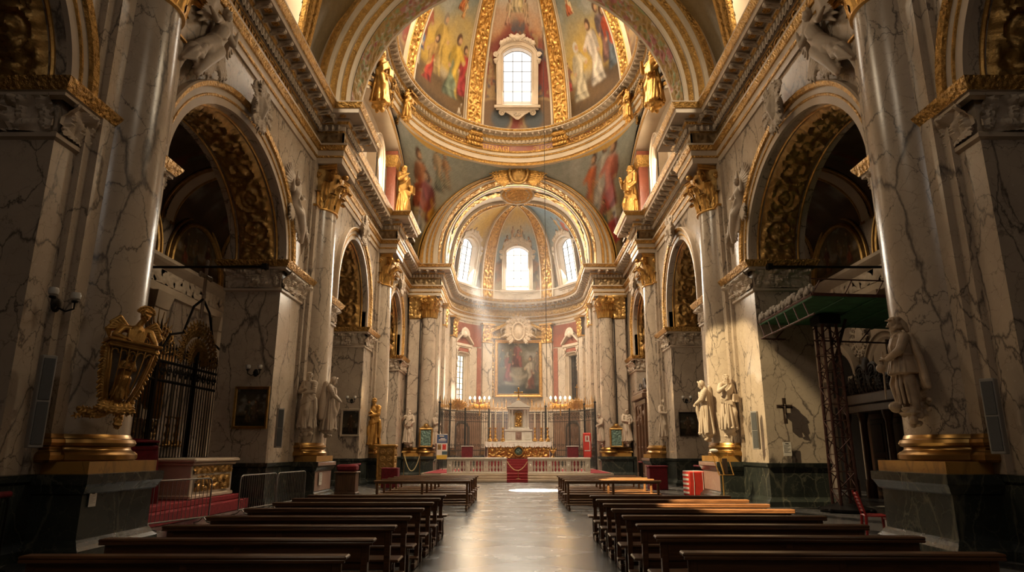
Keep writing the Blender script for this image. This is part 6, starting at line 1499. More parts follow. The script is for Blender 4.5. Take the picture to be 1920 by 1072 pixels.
# ------------------------------------------------------------------ side aisles behind the arches
AX0, AX1 = WX + WT, 15.4
for s, nm in SIDES:
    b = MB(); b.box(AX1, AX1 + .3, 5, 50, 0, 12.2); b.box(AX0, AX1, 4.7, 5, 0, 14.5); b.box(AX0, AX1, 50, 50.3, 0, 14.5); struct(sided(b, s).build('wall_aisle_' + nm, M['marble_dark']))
    U, V = mg(np.linspace(5, 50, 160), np.linspace(0, PI, 40)); xc, r = (AX0 + AX1) / 2, (AX1 - AX0) / 2
    C = paint((U / 6) % 1, V / PI, 1.5, ((.10, .07, .04), (.13, .09, .05), (.08, .055, .03)), (.1, .06, .03), [dict(x=.3, y=.2, h=.5, a=(.15, .05, .03), b=(.1, .1, .06)), dict(x=.7, y=.3, h=.5, a=(.12, .09, .05), b=(.16, .07, .03))], 8, .2)
    g = np.stack([xc + r * np.cos(V), U, 11.6 + .9 * r * np.sin(V)], -1); b = MB(); b.grid(g, 0, C=C); struct(sided(b, s).build('ceiling_aisle_' + nm, M['fresco'], ang=80, col=True))
    b = MB(); b.box(AX0, AX0 + .05, 5, 50, ZA, 14.6); b2 = MB()
    for y in (9, 15, 21.5, 27.5, 33.5, 39.5, 45.5):
        P = np.array([(xc + (r - .0) * math.cos(t), 11.6 + .9 * r * math.sin(t)) for t in np.linspace(0, PI, 30)])
        for o, w in ((.0, .5), (.12, .32)): g = np.array([[(p[0] - (p[0] - xc) / r * o, yy, p[1] - (p[1] - 11.6) / r * o) for yy in (y - w, y + w)] for p in P]); b.grid(g, 0)
        for w in (.5, .32): b2.tube([(p[0], y - w, p[1] - .06) for p in P], .06, 6); b2.tube([(p[0], y + w, p[1] - .06) for p in P], .06, 6)
        rect_rings(b, AX1 - .25, AX1 + .1, y - .5, y + .5, [(.1, 0), (.1, 1.2), (0, 1.3), (0, 7.6), (.05, 7.65), (.2, 8.3), (0, 8.31)], 0, False)
    P = [(AX1, 5.1), (AX1, 49.9)]
    sweep(b, P, [(0, 8.3), (.12, 8.35), (.12, 8.7), (.05, 8.75), (.05, 9.4), (.3, 9.6), (.4, 9.7), (.4, 9.85), (0, 9.9)], 0)
    struct(sided(b, s).build('trim_aisle_' + nm, M['trimstone'])); struct(sided(b2, s).build('trim_aisle_gilt_' + nm, M['oldgold']))
    # frieze relief on the aisle wall
    U, V = mg(np.linspace(14, 40, 330), np.linspace(0, 1, 12)); H = .05 + .1 * leafH(U / .35, V * 2, 5); b = MB(); b.grid(np.stack([AX1 - H, U, 8.76 + .62 * V], -1), 0); struct(sided(b, s).build('trim_aisle_frieze_' + nm, M['stone'], ang=60))
    # lunette paintings
    for k, yc in enumerate((24.5, 30.5, 36.5)):
        t = thing('lunette_painting', f'dim arched fresco high on the {nm} aisle wall, {["nearest", "middle", "farthest"][k]} of three', 'painting', (0, yc, 9.9), group='lunette paintings in the aisles')
        th_ = np.linspace(0, PI, 40); U, V = mg(np.linspace(0, 1, 60), np.linspace(0.001, 1, 50)); hw = 2.3 * np.sqrt(np.clip(1 - (V * .97) ** 2, 0, 1))
        yy = (U * 2 - 1) * hw; C = paint((yy + 2.3) / 4.6, V, 1.9, ((.09, .075, .05), (.15, .11, .06), (.2, .13, .06)), (.12, .08, .04), [dict(x=.25, y=.1, h=.7, a=(.2, .06, .03), b=(.15, .12, .07)), dict(x=.45, y=.15, h=.6, a=(.1, .1, .07), b=(.25, .16, .08), face=-1), dict(x=.7, y=.1, h=.65, a=(.22, .1, .04), b=(.12, .05, .03))], 50 + k, .3)
        b = MB(); g = np.stack([0 * U + AX1 - .06, yy, .05 + 2.2 * V], -1); b.grid(g, 0, C=C); sided(b, s).build('painted_field', M['fresco'], t, 80, col=True)
        b = MB(); b.tube([(AX1 - .08, 2.4 * math.cos(a), .05 + 2.3 * math.sin(a)) for a in th_], .12, 8); b.tube([(AX1 - .08, 2.75 * math.cos(a), .05 + 2.6 * math.sin(a)) for a in th_], .07, 8); sided(b, s).build('gilded_moulding', M['oldgold'], t)
    b = MB(); b.tube([(WX + .5, 22.1, 7.95), (12, 22.1, 7.93), (AX1, 22.1, 7.95)], .045, 8); b.bev(WX + .4, WX + .6, 22.0, 22.42, 7.85, 8.05, .02); tag(sided(b, s).build('tie_rod', M['iron']), f'black iron tie rod running from the {nm} pier capital into the side chapel', 'tie rod', 'tie rods')

# ------------------------------------------------------------------ left chapel: platform, gate, gilded altar
b = MB(); b.bev(-15.3, -8.55, 14.6, 22.1, 0, .3, .02); b.bev(-15.3, -8.8, 15., 22., .3, .45, .02); tag(b.build('chapel_platform', M['carpet']), 'crimson carpeted step in the left chapel', 'platform')
t = thing('side_altar', 'small pale altar with gilded relief panel behind the left barriers', 'altar', (-8.95, 20.2, .45))
b = MB(); b.bev(-1.2, .0, -1.35, 1.35, 0, .95, .02); b.bev(-1.25, .06, -1.4, 1.4, 0, .12, .03); b.build('block', M['stone'], t); b = MB(); b.bev(-1.3, .16, -1.5, 1.5, .98, 1.1, .04); b.bev(-1.25, .08, -1.42, 1.42, .9, 1.0, .03); b.build('top', M['trimstone'], t)
U, V = mg(np.linspace(-1.1, 1.1, 90), np.linspace(.2, .62, 22)); b = MB(); b.grid(np.stack([.01 + .09 * leafH(U * 5, V * 5, 3), U, V], -1), 0); U, V = mg(np.linspace(-1.25, 1.25, 100), np.linspace(.68, .88, 12)); b.grid(np.stack([.01 + .07 * leafH(U * 6, V * 6, 4), U, V], -1), 0); plabel(b.build('relief_panel', M['oldgold'], t, 60), 'gilded relief panel')
t = thing('draped_lectern', 'tall lectern draped in dark crimson cloth in the left chapel', 'lectern', (-9.9, 17.6, .45), R(35))
b = MB(); U, V = mg(np.linspace(0, 2 * PI, 60), np.linspace(0, 1, 16)); rr = (.5 + .12 * (1 - V)) * (1 + .05 * np.cos(U * 9) * (1 - V)); sq = np.maximum(np.abs(np.cos(U)), np.abs(np.sin(U))); b.grid(np.stack([rr * np.cos(U) / sq, .8 * rr * np.sin(U) / sq, 1.5 * V + .12 * V * np.sin(U)], -1), 0); b.prism([(-.5, 1.38), (.5, 1.38), (.5, 1.46), (-.5, 1.46)], -.42, .42, 0, lambda a, c, h: (a, h, c + .12 * h)); b.build('drape', M['redcloth'], t)
b = MB(); b.bev(-.52, .52, -.44, .4, 1.5, 1.56, .02); b.build('desk', M['redcloth'], t)
gt = thing('chapel_gate', 'high wrought iron gate with gilded cresting and cross in the left chapel', 'gate', (-11.2, 0, 0))
b = MB(); y0, y1 = 15.5, 28.2
for z in (.45, 1.5, 3.9, 4.5): b.tube([(0, y0, z), (0, y1, z)], .05, 6)
for y in (15.6, 18., 20.5, 23., 25.5, 28.1): b.bev(-.07, .07, y - .07, y + .07, 0, 5.2, .02); b.tube([(0, y, 5.2), (0, y, 5.8)], [.06, .01], 6)
b.build('frame', M['iron'], gt)
b = MB()
for y in np.arange(y0, y1, .19): b.tube([(0, y, .1), (0, y, 4.5)], .018, 5); b.tube([(0, y, 4.5), (0, y, 5.0), (0, y, 5.15)], [.016, .035, .006], 5)
b.build('bars', M['iron'], gt)
b = MB(); b2 = MB(); b4 = MB()
for i, y in enumerate(np.arange(y0 + .2, y1, .4)):
    for zz, r_, sg, mm in ((4.2, .19, 1, b), (4.2, .12, -1, b), (.95, .25, 1, b4), (4.85, .22, 1 if i % 2 else -1, b2)):
        b_ = mm; P = [(0, y + sg * r_ * (1 - .8 * k / 17) * math.cos(k / 17 * 9.5), zz + r_ * (1 - .8 * k / 17) * math.sin(k / 17 * 9.5)) for k in range(18)]; b_.tube(P, .02, 5)
b.build('scroll_band', M['iron'], gt); b4.build('lower_scroll_band', M['iron'], gt); b = MB()
for sg in (-1, 1): b.tube([(0, 23 + sg * 2.5, 4.6), (0, 23 + sg * 1.9, 5.4), (0, 23 + sg * 1.1, 5.6), (0, 23 + sg * .6, 6.6), (0, 23, 7.0)], .045, 6)
b.build('arched_overthrow', M['iron'], gt)
for k in range(40): a = PI * (k % 20) / 19; q = .35 + .65 * (k // 20); frond(b2, (0, 23 + q * math.cos(a), 4.65 + q * math.sin(a)), (0, math.cos(a), .3 + math.sin(a)), .55, .13, (1, 0, 0), 3)
plabel(b2.build('gilded_leaves', M['oldgold'], gt), 'gilded leaf cresting')
b = MB(); b.tube([(0, 23, 6.3), (0, 23, 7.3)], .06, 6); b.bev(-.04, .04, 22.93, 23.07, 7.2, 8.35, .02); b.bev(-.04, .04, 22.6, 23.4, 7.75, 7.9, .02)
for y, z in ((22.6, 7.82), (23.4, 7.82), (23, 8.35)): b.ell((0, y, z), (.06, .11, .11), 8, 6)
plabel(b.build('crowning_cross', M['trimstone'], gt), 'pale cross crowning the gate')
ga = thing('gilded_altar', 'gilded altar with shrine glimpsed behind the left chapel gate', 'altar', (-13.6, 24.6, 0))
b = MB(); b.bev(-.7, .7, -2.2, 2.2, 0, 1.5, .03); b.bev(-.8, .3, -1.9, 1.9, 1.5, 1.9, .03); b.bev(-.5, .2, -.5, .5, 1.9, 2.9, .03); b.build('altar_block', M['stone'], ga)
b = MB(); U, V = mg(np.linspace(-2.1, 2.1, 120), np.linspace(.15, 1.4, 40)); b.grid(np.stack([.71 + .1 * leafH(U * 4, V * 4, 3), U, V], -1), 0); U, V = mg(np.linspace(-.48, .48, 30), np.linspace(1.95, 2.85, 30)); b.grid(np.stack([.21 + .1 * leafH(U * 5, V * 5, 6), U, V], -1), 0); b.build('gilded_reliefs', M['oldgold'], ga, 60)
b = MB()
for y in (-.75, .75): b.lathe([(.12, 2.9), (.14, 3.0), (.09, 3.1), (.08, 4.7), (.14, 4.9), (.2, 5.1)], 12, 0, (0, y, 0)); b.tube([(0, y, 2.9 + .2 * k) for k in range(11)], [.13 + .04 * (k % 2) for k in range(11)], 8)
b.bev(-.3, .3, -1.1, 1.1, 5.0, 5.25, .04)
for k in range(30): a = PI * (k % 15) / 14; q = .2 + .4 * (k // 15); frond(b, (.1, q * math.cos(a), 5.2 + q * math.sin(a)), (0, math.cos(a), .2 + math.sin(a)), .7, .16, (1, 0, 0), 3)
for k in range(13): a = PI * k / 12; b.tube([(0, .3 * math.cos(a), 5.4 + .3 * math.sin(a)), (0, 1.5 * math.cos(a), 5.4 + 1.6 * math.sin(a))], [.05, .015], 5)
b.ell((0, 0, 4.0), (.2, .4, .8), 14, 10); b.build('shrine', M['gold'], ga)
for k, (y, hc) in enumerate(((-1.9, 1.3), (-1.2, 1.0), (1.2, 1.0), (1.9, 1.3))):
    candlestick(['gilded candlestick behind the left chapel gate, nearest of four', 'gilded candlestick behind the left chapel gate, second of four', 'gilded candlestick behind the left chapel gate, third of four', 'gilded candlestick behind the left chapel gate, farthest of four'][k], -13.35, 24.6 + y, 1.9, hc, 1.25, 'chapel candlesticks')

# ------------------------------------------------------------------ right chapel: scaffold, wooden doorway, arches
sc = thing('scaffold_tower', 'rusty lattice mast carrying a green boarded platform on the right', 'scaffold', (9.75, 20.6, 0))
b = MB(); w0 = .27
cs = [(-w0, -w0), (w0, -w0), (w0, w0), (-w0, w0)]
for x, y in cs: b.tube([(x, y, .1), (x * .8, y * .8, 5.75)], .045, 6)
b.build('mast_legs', M['rust'], sc)
b = MB(); n = 11
for i in range(n):
    z0, z1 = .15 + 5.5 * i / n, .15 + 5.5 * (i + 1) / n
    for k in range(4): p, q = cs[k], cs[(k + 1) % 4]; b.tube([(p[0], p[1], z0), (q[0], q[1], z1)] if i % 2 else [(q[0], q[1], z0), (p[0], p[1], z1)], .018, 5); b.tube([(p[0], p[1], z1), (q[0], q[1], z1)], .012, 5)
b.build('lattice_braces', M['rust'], sc)
b = MB(); b.bev(-.34, .34, -.34, .34, 5.6, 5.9, .02); b.build('mast_head', M['iron'], sc)
b = MB(); b.lathe([(0, 0.04), (.75, .04), (.75, .1), (.35, .22), (0, .24)], 24)
for k in range(4): a = k * PI / 2 + .6; b.ell((.8 * math.cos(a), .8 * math.sin(a), .06), (.1, .05, .06), 8, 6)
b.build('wheeled_base', M['iron'], sc)
pg = [(-1.5, -2.6), (4.2, -1.9), (4.9, 2.9), (-1.45, 1.65)]
b = MB(); b.prism(pg, 5.95, 6.03); 
for k in range(7): f_ = k / 6; p = np.array(pg[0]) + (np.array(pg[1]) - pg[0]) * f_; q = np.array(pg[3]) + (np.array(pg[2]) - pg[3]) * f_; b.tube([(*p, 5.93), (*q, 5.93)], .03, 5)
plabel(b.build('green_platform', M['greenboard'], sc), 'green boarded platform seen from below')
b = MB()
for k in range(4):
    p, q = np.array(pg[k]), np.array(pg[(k + 1) % 4]); b.tube([(*p, 6.0), (*q, 6.0)], .05, 6)
    if k in (2, 3): b.tube([(*p, 5.45), (*q, 5.45)], .03, 6); nn = 6; [b.tube([(*(p + (q - p) * i / nn), 5.98), (*(p + (q - p) * (i + .5) / nn), 5.46)], .022, 5) for i in range(nn)]
    else: b.tube([(*p, 6.45), (*q, 6.45)], .022, 6); [b.tube([(*(p + (q - p) * i / 6), 6.0), (*(p + (q - p) * (i + .3) / 6), 6.45)], .018, 5) for i in range(7)]
b.tube([(.3, .2, 4.6), (.95, .6, 5.9)], .05, 6); b.build('edge_trusses', M['rust'], sc)
b = MB()
for k in range(90):
    f_ = (k + rng.random() * .5) / 90; p = np.array(pg[3]) + (np.array(pg[0]) - pg[3]) * f_; b.ell((p[0] + rng.uniform(-.05, .05), p[1], 6.08 + rng.uniform(0, .16)), (.06, .1, .1), 6, 5)
plabel(b.build('torn_netting', M['netting'], sc), 'dusty torn netting along the edge')
wd = thing('carved_doorway', 'dark carved wooden doorway with scroll crest in the right chapel', 'doorway', (13.6, 25.6, 0))
b = MB(); b.bev(-.3, 1.6, -2.6, 2.6, 3.5, 3.9, .04); b.bev(-.2, 1.6, -2.4, 2.4, 3.2, 3.5, .03)
for y in (-2.2, -.9, .9, 2.2): b.lathe([(.2, 0), (.2, .6), (.13, .7), (.12, 2.8), (.2, 3.1), (.2, 3.25)], 14, 0, (0, y, 0))
b.bev(.9, 1.5, -2.4, 2.4, 0, 3.3, .02); b.build('frame', M['oak'], wd)
b = MB()
for k in range(22): y = -1.9 + 3.8 * k / 21; frond(b, (-.1, y, 3.9), (0, .5 * math.sin(k * 1.7), 1), .4 + .7 * (1 - abs(y) / 2), .16, (-1, 0, 0), 4)
for sg in (-1, 1): volute(b, (-.1, sg * 1.3, 4.2), PI / 2, .32, th=.07); volute(b, (-.1, sg * .45, 4.7), PI / 2, .34, th=.07)
b.ell((-.1, 0, 4.9), (.12, .25, .4), 12, 8); b.build('scroll_crest', M['blackwood'], wd)
b = MB()
for y in (-1.5, 0, 1.5): b.bev(.82, .92, y - .55, y + .55, .2, 3.0, .03); b.bev(.78, .84, y - .4, y + .4, 1.7, 2.8, .03); b.bev(.78, .84, y - .4, y + .4, .4, 1.5, .03)
b.build('panels', M['blackwood'], wd)
for k, yc in enumerate((27.0, 31.2)):
    t = thing('blind_arch', ['pale moulded arch over the carved doorway in the right chapel, nearer one', 'pale moulded arch in the right chapel, beyond the scaffold mast'][k], 'arch', (AX1, yc, 0), group='wall arches of the right chapel')
    b = MB(); P, Nn = outline(2.6, 6.2, 1.29, 24); G = np.array([[(-y, p[0] + n[0] * o, p[1] + n[1] * o) for o, y in ((0, 0), (0, .25), (.12, .3), (.3, .3), (.34, .38), (.42, .38), (.42, 0))] for p, n in zip(P, Nn)])
    for q in range(6): b.grid(G[:, q:q + 2], 0)
    for sg in (-1, 1): b.bev(-.5, 0, sg * 1.55 - .3, sg * 1.55 + .3, 4.7, 5.0, .03)
    b.build('archivolt', M['trimstone'], t); b = MB(); b.add([(-.02, p[0], p[1]) for p in P], [list(range(len(P)))]); plabel(b.build('painted_opening', M['dark'], t), 'opening painted dark')  # flat near-black sheet paints the shade inside the arch
b = MB(); b.ell((-.2, 0, 0), (.1, .35, .5), 16, 10)
for k in range(14): a = 2 * PI * k / 14; frond(b, (-.15, .34 * math.cos(a), .46 * math.sin(a)), (0, math.cos(a), math.sin(a)), .5, .16, (-1, 0, 0), 3)
o = fused(b, 'carved_shield', .025, M['stone'], loc=(AX1, 29.1, 6.6)); tag(o, 'carved stone shield between the two arches of the right chapel', 'shield')
# ------------------------------------------------------------------ carved figures: one continuous surface each
def hand(mb, p, d, side, r=1.):
    """palm plus five curled fingers; p wrist, d pointing direction"""
    p = np.array(p, float); d = np.array(d, float); d /= np.linalg.norm(d); u = np.cross(d, (0, 0, 1.)); u = u / max(np.linalg.norm(u), 1e-6); w = np.cross(u, d)
    c = p + d * .05; mb.ell(c, (.036 * r, .036 * r, .036 * r), 10, 8); mb.cap(p, c + d * .02, .03 * r, .034 * r, 8)
    for k in range(4):
        b = c + d * .035 + u * (k - 1.5) * .02; l = (.035, .042, .039, .03)[k]
        q1 = b + d * l; q2 = q1 + d * l * .5 - w * l * .6; mb.path([b, q1, q2], [.0105, .0095, .008], 7)
    b = c - d * .01 + u * .034 * side; mb.path([b, b + d * .03 + u * .022 * side, b + d * .058 + u * .02 * side - w * .01], [.013, .011, .009], 7)
def head(mb, c, yaw=0, pitch=0, hair='long', beard=0., k=1., nose=1.):
    """face looks to -y before the turn"""
    Rm = Matrix.Rotation(yaw, 3, 'Z') @ Matrix.Rotation(pitch, 3, 'X'); c = np.array(c, float)
    def p(x, y, z): return c + np.array(Rm @ Vector((x * k, y * k, z * k)))
    def e(x, y, z, r): mb.ell(p(x, y, z), tuple(np.array(r) * k), 12, 9, rot=Rm)
    e(0, .01, .02, (.078, .098, .105)); e(0, -.02, -.05, (.058, .068, .075))          # skull, jaw
    e(0, -.088, .028, (.056, .016, .013)); e(0, -.098 * 1., -.012, (.015, .02 * nose, .026)); e(0, -.104 - .008 * nose, -.026, (.017, .018 * nose, .013))
    for s in (-1, 1): e(s * .033, -.083, .008, (.014, .012, .009)); e(s * .048, -.064, -.022, (.022, .02, .02)); e(s * .08, .005, -.002, (.012, .024, .034))
    e(0, -.083, -.058, (.026, .015, .008)); e(0, -.08, -.069, (.022, .014, .008)); e(0, -.072, -.095, (.024, .02, .018))
    if hair == 'long':
        for q in range(46):
            a = rng.uniform(.35, 2 * PI - .35); zz = rng.uniform(-.12, .1); e(.088 * math.sin(a), -.085 * math.cos(a) + .02, zz, (.026, .026, .034))
        e(0, .02, .085, (.085, .1, .06))
    elif hair == 'curly':
        for q in range(60):
            a = rng.uniform(.5, 2 * PI - .5); el = rng.uniform(-.2, 1.4); e(.088 * math.sin(a) * math.cos(el), -.098 * math.cos(a) * math.cos(el) + .015, .03 + .105 * math.sin(el), (.02, .02, .02))
        for q in range(7): e(-.06 + .02 * q, -.07, .105 - .002 * abs(q - 3), (.018, .018, .018))
    elif hair == 'hood':
        e(0, .035, .045, (.1, .105, .115)); mb.path([p(-.09, -.045, -.08), p(-.1, -.05, .02), p(-.06, -.06, .115), p(0, -.065, .14), p(.06, -.06, .115), p(.1, -.05, .02), p(.09, -.045, -.08)], [.026] * 7, 8)
    if beard:
        for q in range(int(26 * beard)):
            a = rng.uniform(-1.15, 1.15); dz = rng.uniform(0, .12 * beard); e(.06 * math.sin(a), -.075 * math.cos(a) + .012 * dz, -.085 - dz + .03 * abs(a), (.02, .02, .03))
def robe(mb, hem=.28, waist=.165, zw=1.02, folds=22, seed=1, lean=(0, 0), knee=None):
    r2 = random.Random(seed)
    mb.path([(lean[0], lean[1], .06), (lean[0] * .7, lean[1] * .7, .55), (0, 0, zw)], [hem * .82, .215, waist], 20)
    if knee: mb.path([(knee * .09, -.05, .95), (knee * .11, -.2, .56), (knee * .1, -.1, .08)], [.1, .085, .075], 12)
    for i in range(folds):
        a = 2 * PI * i / folds + r2.uniform(-.1, .1); a2 = a + r2.uniform(-.35, .35)
        P = []
        for t in (0, .25, .5, .75, 1):
            aa = a + (a2 - a) * t; rr = waist + (hem - waist) * t ** .8 + .012 + .02 * t
            P.append((rr * math.cos(aa) + lean[0] * t, rr * .85 * math.sin(aa) + lean[1] * t, zw * (1 - t) + .04 * t + .03 * math.sin(6 * t + i)))
        mb.path(P, [.01, .02, .026, .03, .036 * r2.uniform(.7, 1.3)], 7)
def torso(mb, zw=1.0, sh=.2, zt=1.42):
    mb.path([(0, 0, zw - .03), (0, -.01, zw + .2), (0, 0, zt - .08)], [.165, .168, .15], 16); mb.cap((-sh, 0, zt), (sh, 0, zt), .085, .085, 12); mb.path([(0, 0, zt), (0, -.01, zt + .14)], [.075, .06], 12)
    mb.ell((0, -.05, zt - .14), (.16, .11, .13), 14, 10)
def arm(mb, sh, el, wr, side, sleeve=1., hd=None):
    mb.path([sh, el], [.078 * sleeve, .068 * sleeve], 12); mb.path([el, wr], [.066 * sleeve, .046 * sleeve], 12)
    for k in range(4): t = .15 + .22 * k; p = np.array(sh) + (np.array(el) - np.array(sh)) * t; mb.ell(p + np.array((.02 * side, -.03, 0)), (.06 * sleeve, .055 * sleeve, .02), 10, 6)
    hand(mb, wr, hd if hd is not None else np.array(wr) - np.array(el), side)
def sash(mb, P, r, n=4, sp=.035):
    for k in range(n): mb.path([(x + .004 * k, y, z - sp * (k - n / 2)) for x, y, z in P], [r] * len(P), 7)
def corbel(mb, seed=3, w=.2):
    r2 = random.Random(seed)
    for k in range(14): a = r2.uniform(0, 2 * PI); mb.ell((w * r2.random() * math.cos(a), w * r2.random() * math.sin(a) * .8, r2.uniform(-.22, .02)), (r2.uniform(.05, .1), .07, r2.uniform(.04, .09)), 8, 6)
    mb.ell((0, 0, .0), (w * 1.25, w, .05), 14, 6)
def saint(kind, seed):
    m = MB()
    robe(m, .27, .16, 1.03, 22, seed, (0, 0), 1 if seed % 2 else -1); torso(m)
    if kind == 0:      # arms crossed before the breast, cloak over the hips
        head(m, (0, -.02, 1.63), .5, .1, 'curly', .6); arm(m, (-.23, 0, 1.4), (-.27, -.1, 1.14), (-.05, -.2, 1.2), -1, 1.05); arm(m, (.23, 0, 1.4), (.26, -.08, 1.13), (.06, -.22, 1.1), 1, 1.05)
        sash(m, [(-.2, -.06, 1.4), (-.05, -.17, 1.2), (.14, -.16, 1.02), (.22, -.02, .9)], .024, 5); sash(m, [(.24, 0, .95), (.1, -.2, .86), (-.12, -.2, .78), (-.25, -.02, .8)], .028, 5)
        m.path([(.26, .02, .9), (.3, .0, .6), (.27, 0, .3)], [.06, .07, .06], 10)
    elif kind == 1:    # profile, leaning, hands clasped low
        head(m, (.0, -.1, 1.6), 0, .35, 'hood', .0); arm(m, (-.22, -.02, 1.38), (-.24, -.14, 1.12), (-.06, -.3, .98), -1, 1.1); arm(m, (.22, -.02, 1.38), (.24, -.14, 1.12), (.06, -.3, 1.0), 1, 1.1)
        m.path([(0, -.27, .98), (0, -.27, .75), (0, -.22, .5)], [.05, .06, .05], 10); sash(m, [(-.24, .05, 1.3), (-.12, -.18, 1.28), (.12, -.18, 1.2), (.24, .02, 1.12)], .026, 5); m.path([(-.1, .14, 1.5), (-.14, .2, 1.0), (-.16, .2, .4)], [.1, .12, .1], 12)
    elif kind == 2:    # one arm raised with a book
        head(m, (0, -.02, 1.63), -.4, 0, 'long', 1.); arm(m, (-.23, 0, 1.4), (-.36, -.08, 1.2), (-.24, -.22, 1.34), -1, 1.1); arm(m, (.23, 0, 1.4), (.3, -.06, 1.12), (.16, -.22, .96), 1, 1.05)
        m.bev(.02, .22, -.3, -.2, .86, 1.12, .01); sash(m, [(.22, 0, 1.42), (.05, -.18, 1.25), (-.15, -.18, 1.05), (-.24, 0, .92)], .026, 6); sash(m, [(-.25, -.02, .9), (0, -.23, .82), (.25, -.02, .66)], .03, 4)
    else:              # mother with child
        head(m, (0, -.02, 1.63), .3, .25, 'hood', 0); arm(m, (-.23, 0, 1.4), (-.28, -.1, 1.14), (-.02, -.26, 1.1), -1, 1.1); arm(m, (.23, 0, 1.4), (.28, -.1, 1.12), (.08, -.26, .98), 1, 1.1)
        m.path([(.06, -.24, 1.05), (.08, -.24, 1.28)], [.09, .075], 10); m.ell((.09, -.25, 1.42), (.062, .068, .078), 12, 9); m.path([(.08, -.28, 1.05), (.0, -.36, .95), (.02, -.32, .82)], [.05, .042, .03], 8); m.path([(.03, -.28, 1.28), (-.06, -.32, 1.22)], [.03, .024], 8)
        sash(m, [(-.2, .02, 1.45), (-.26, -.05, 1.1), (-.2, -.12, .7), (-.1, -.2, .4)], .035, 4)
    for s in (-1, 1): m.ell((s * .09, -.2, .05), (.045, .1, .04), 10, 6)
    corbel(m, seed, .2)
    return m
def put(name, me, label, cat, loc, rz, sc=1., group=None, tilt=None):
    o = bpy.data.objects.new(name, me); COL.objects.link(o); o.location = loc; o.rotation_euler = (tilt or 0, 0, rz); o.scale = (sc,) * 3
    return tag(o, label, cat, group)
SM = [fuse(saint(k, 3 + k), f'saint_figure', .0105, M['stone'], 1) for k in range(4)]
def colpt(x, Y, ang, r=.98): return (x + r * math.cos(ang), Y + r * math.sin(ang))
put('saint_statue', SM[0], 'carved stone saint with folded arms on the second left column, nearer of the pair', 'statue', (-7.72, 24.72, 2.55), R(-22), 1.16, 'stone saints on the columns')
put('saint_statue', SM[1], 'carved stone hooded saint in profile on the second left column, farther of the pair', 'statue', (-7.2, 25.7, 2.5), R(98), 1.16, 'stone saints on the columns')
put('saint_statue', SM[1], 'sunlit stone saint in profile on the second right column, farther of the pair', 'statue', (7.2, 25.65, 2.35), R(-100), 1.16, 'stone saints on the columns')
put('saint_statue', SM[2], 'sunlit stone saint with a book on the second right column, nearer of the pair', 'statue', (7.75, 24.72, 2.5), R(22), 1.14, 'stone saints on the columns')
put('saint_statue', SM[3], 'stone mother and child on the third right column beside the dark painting', 'statue', (8.15, 37.3, 2.5), R(18), 1.14, 'stone saints on the columns')
put('saint_statue', SM[2], 'pale stone saint on the left chancel pilaster', 'statue', (-7.75, 48.15, 2.3), R(-10), 1.3, 'stone saints on the columns')
put('saint_statue', SM[0], 'pale stone saint at the inner edge of the left chancel column', 'statue', (-5.85, 48.55, 2.2), R(60), 1.25, 'stone saints on the columns')
put('saint_statue', SM[1], 'pale stone saint at the inner edge of the right chancel column', 'statue', (5.95, 48.45, 2.4), R(-50), 1.1, 'stone saints on the columns')
put('saint_statue', SM[3], 'pale stone mother and child on the right chancel pilaster', 'statue', (7.8, 48.15, 2.4), R(12), 1.25, 'stone saints on the columns')
# gilded figure by the third left column
m = saint(0, 8); GM = fuse(m, 'gilded_saint', .016, M['gold'], 2)
put('gilded_statue', GM, 'gilded statue standing before the third left column', 'statue', (-7.95, 37.35, 2.05), R(-25), 1.45)

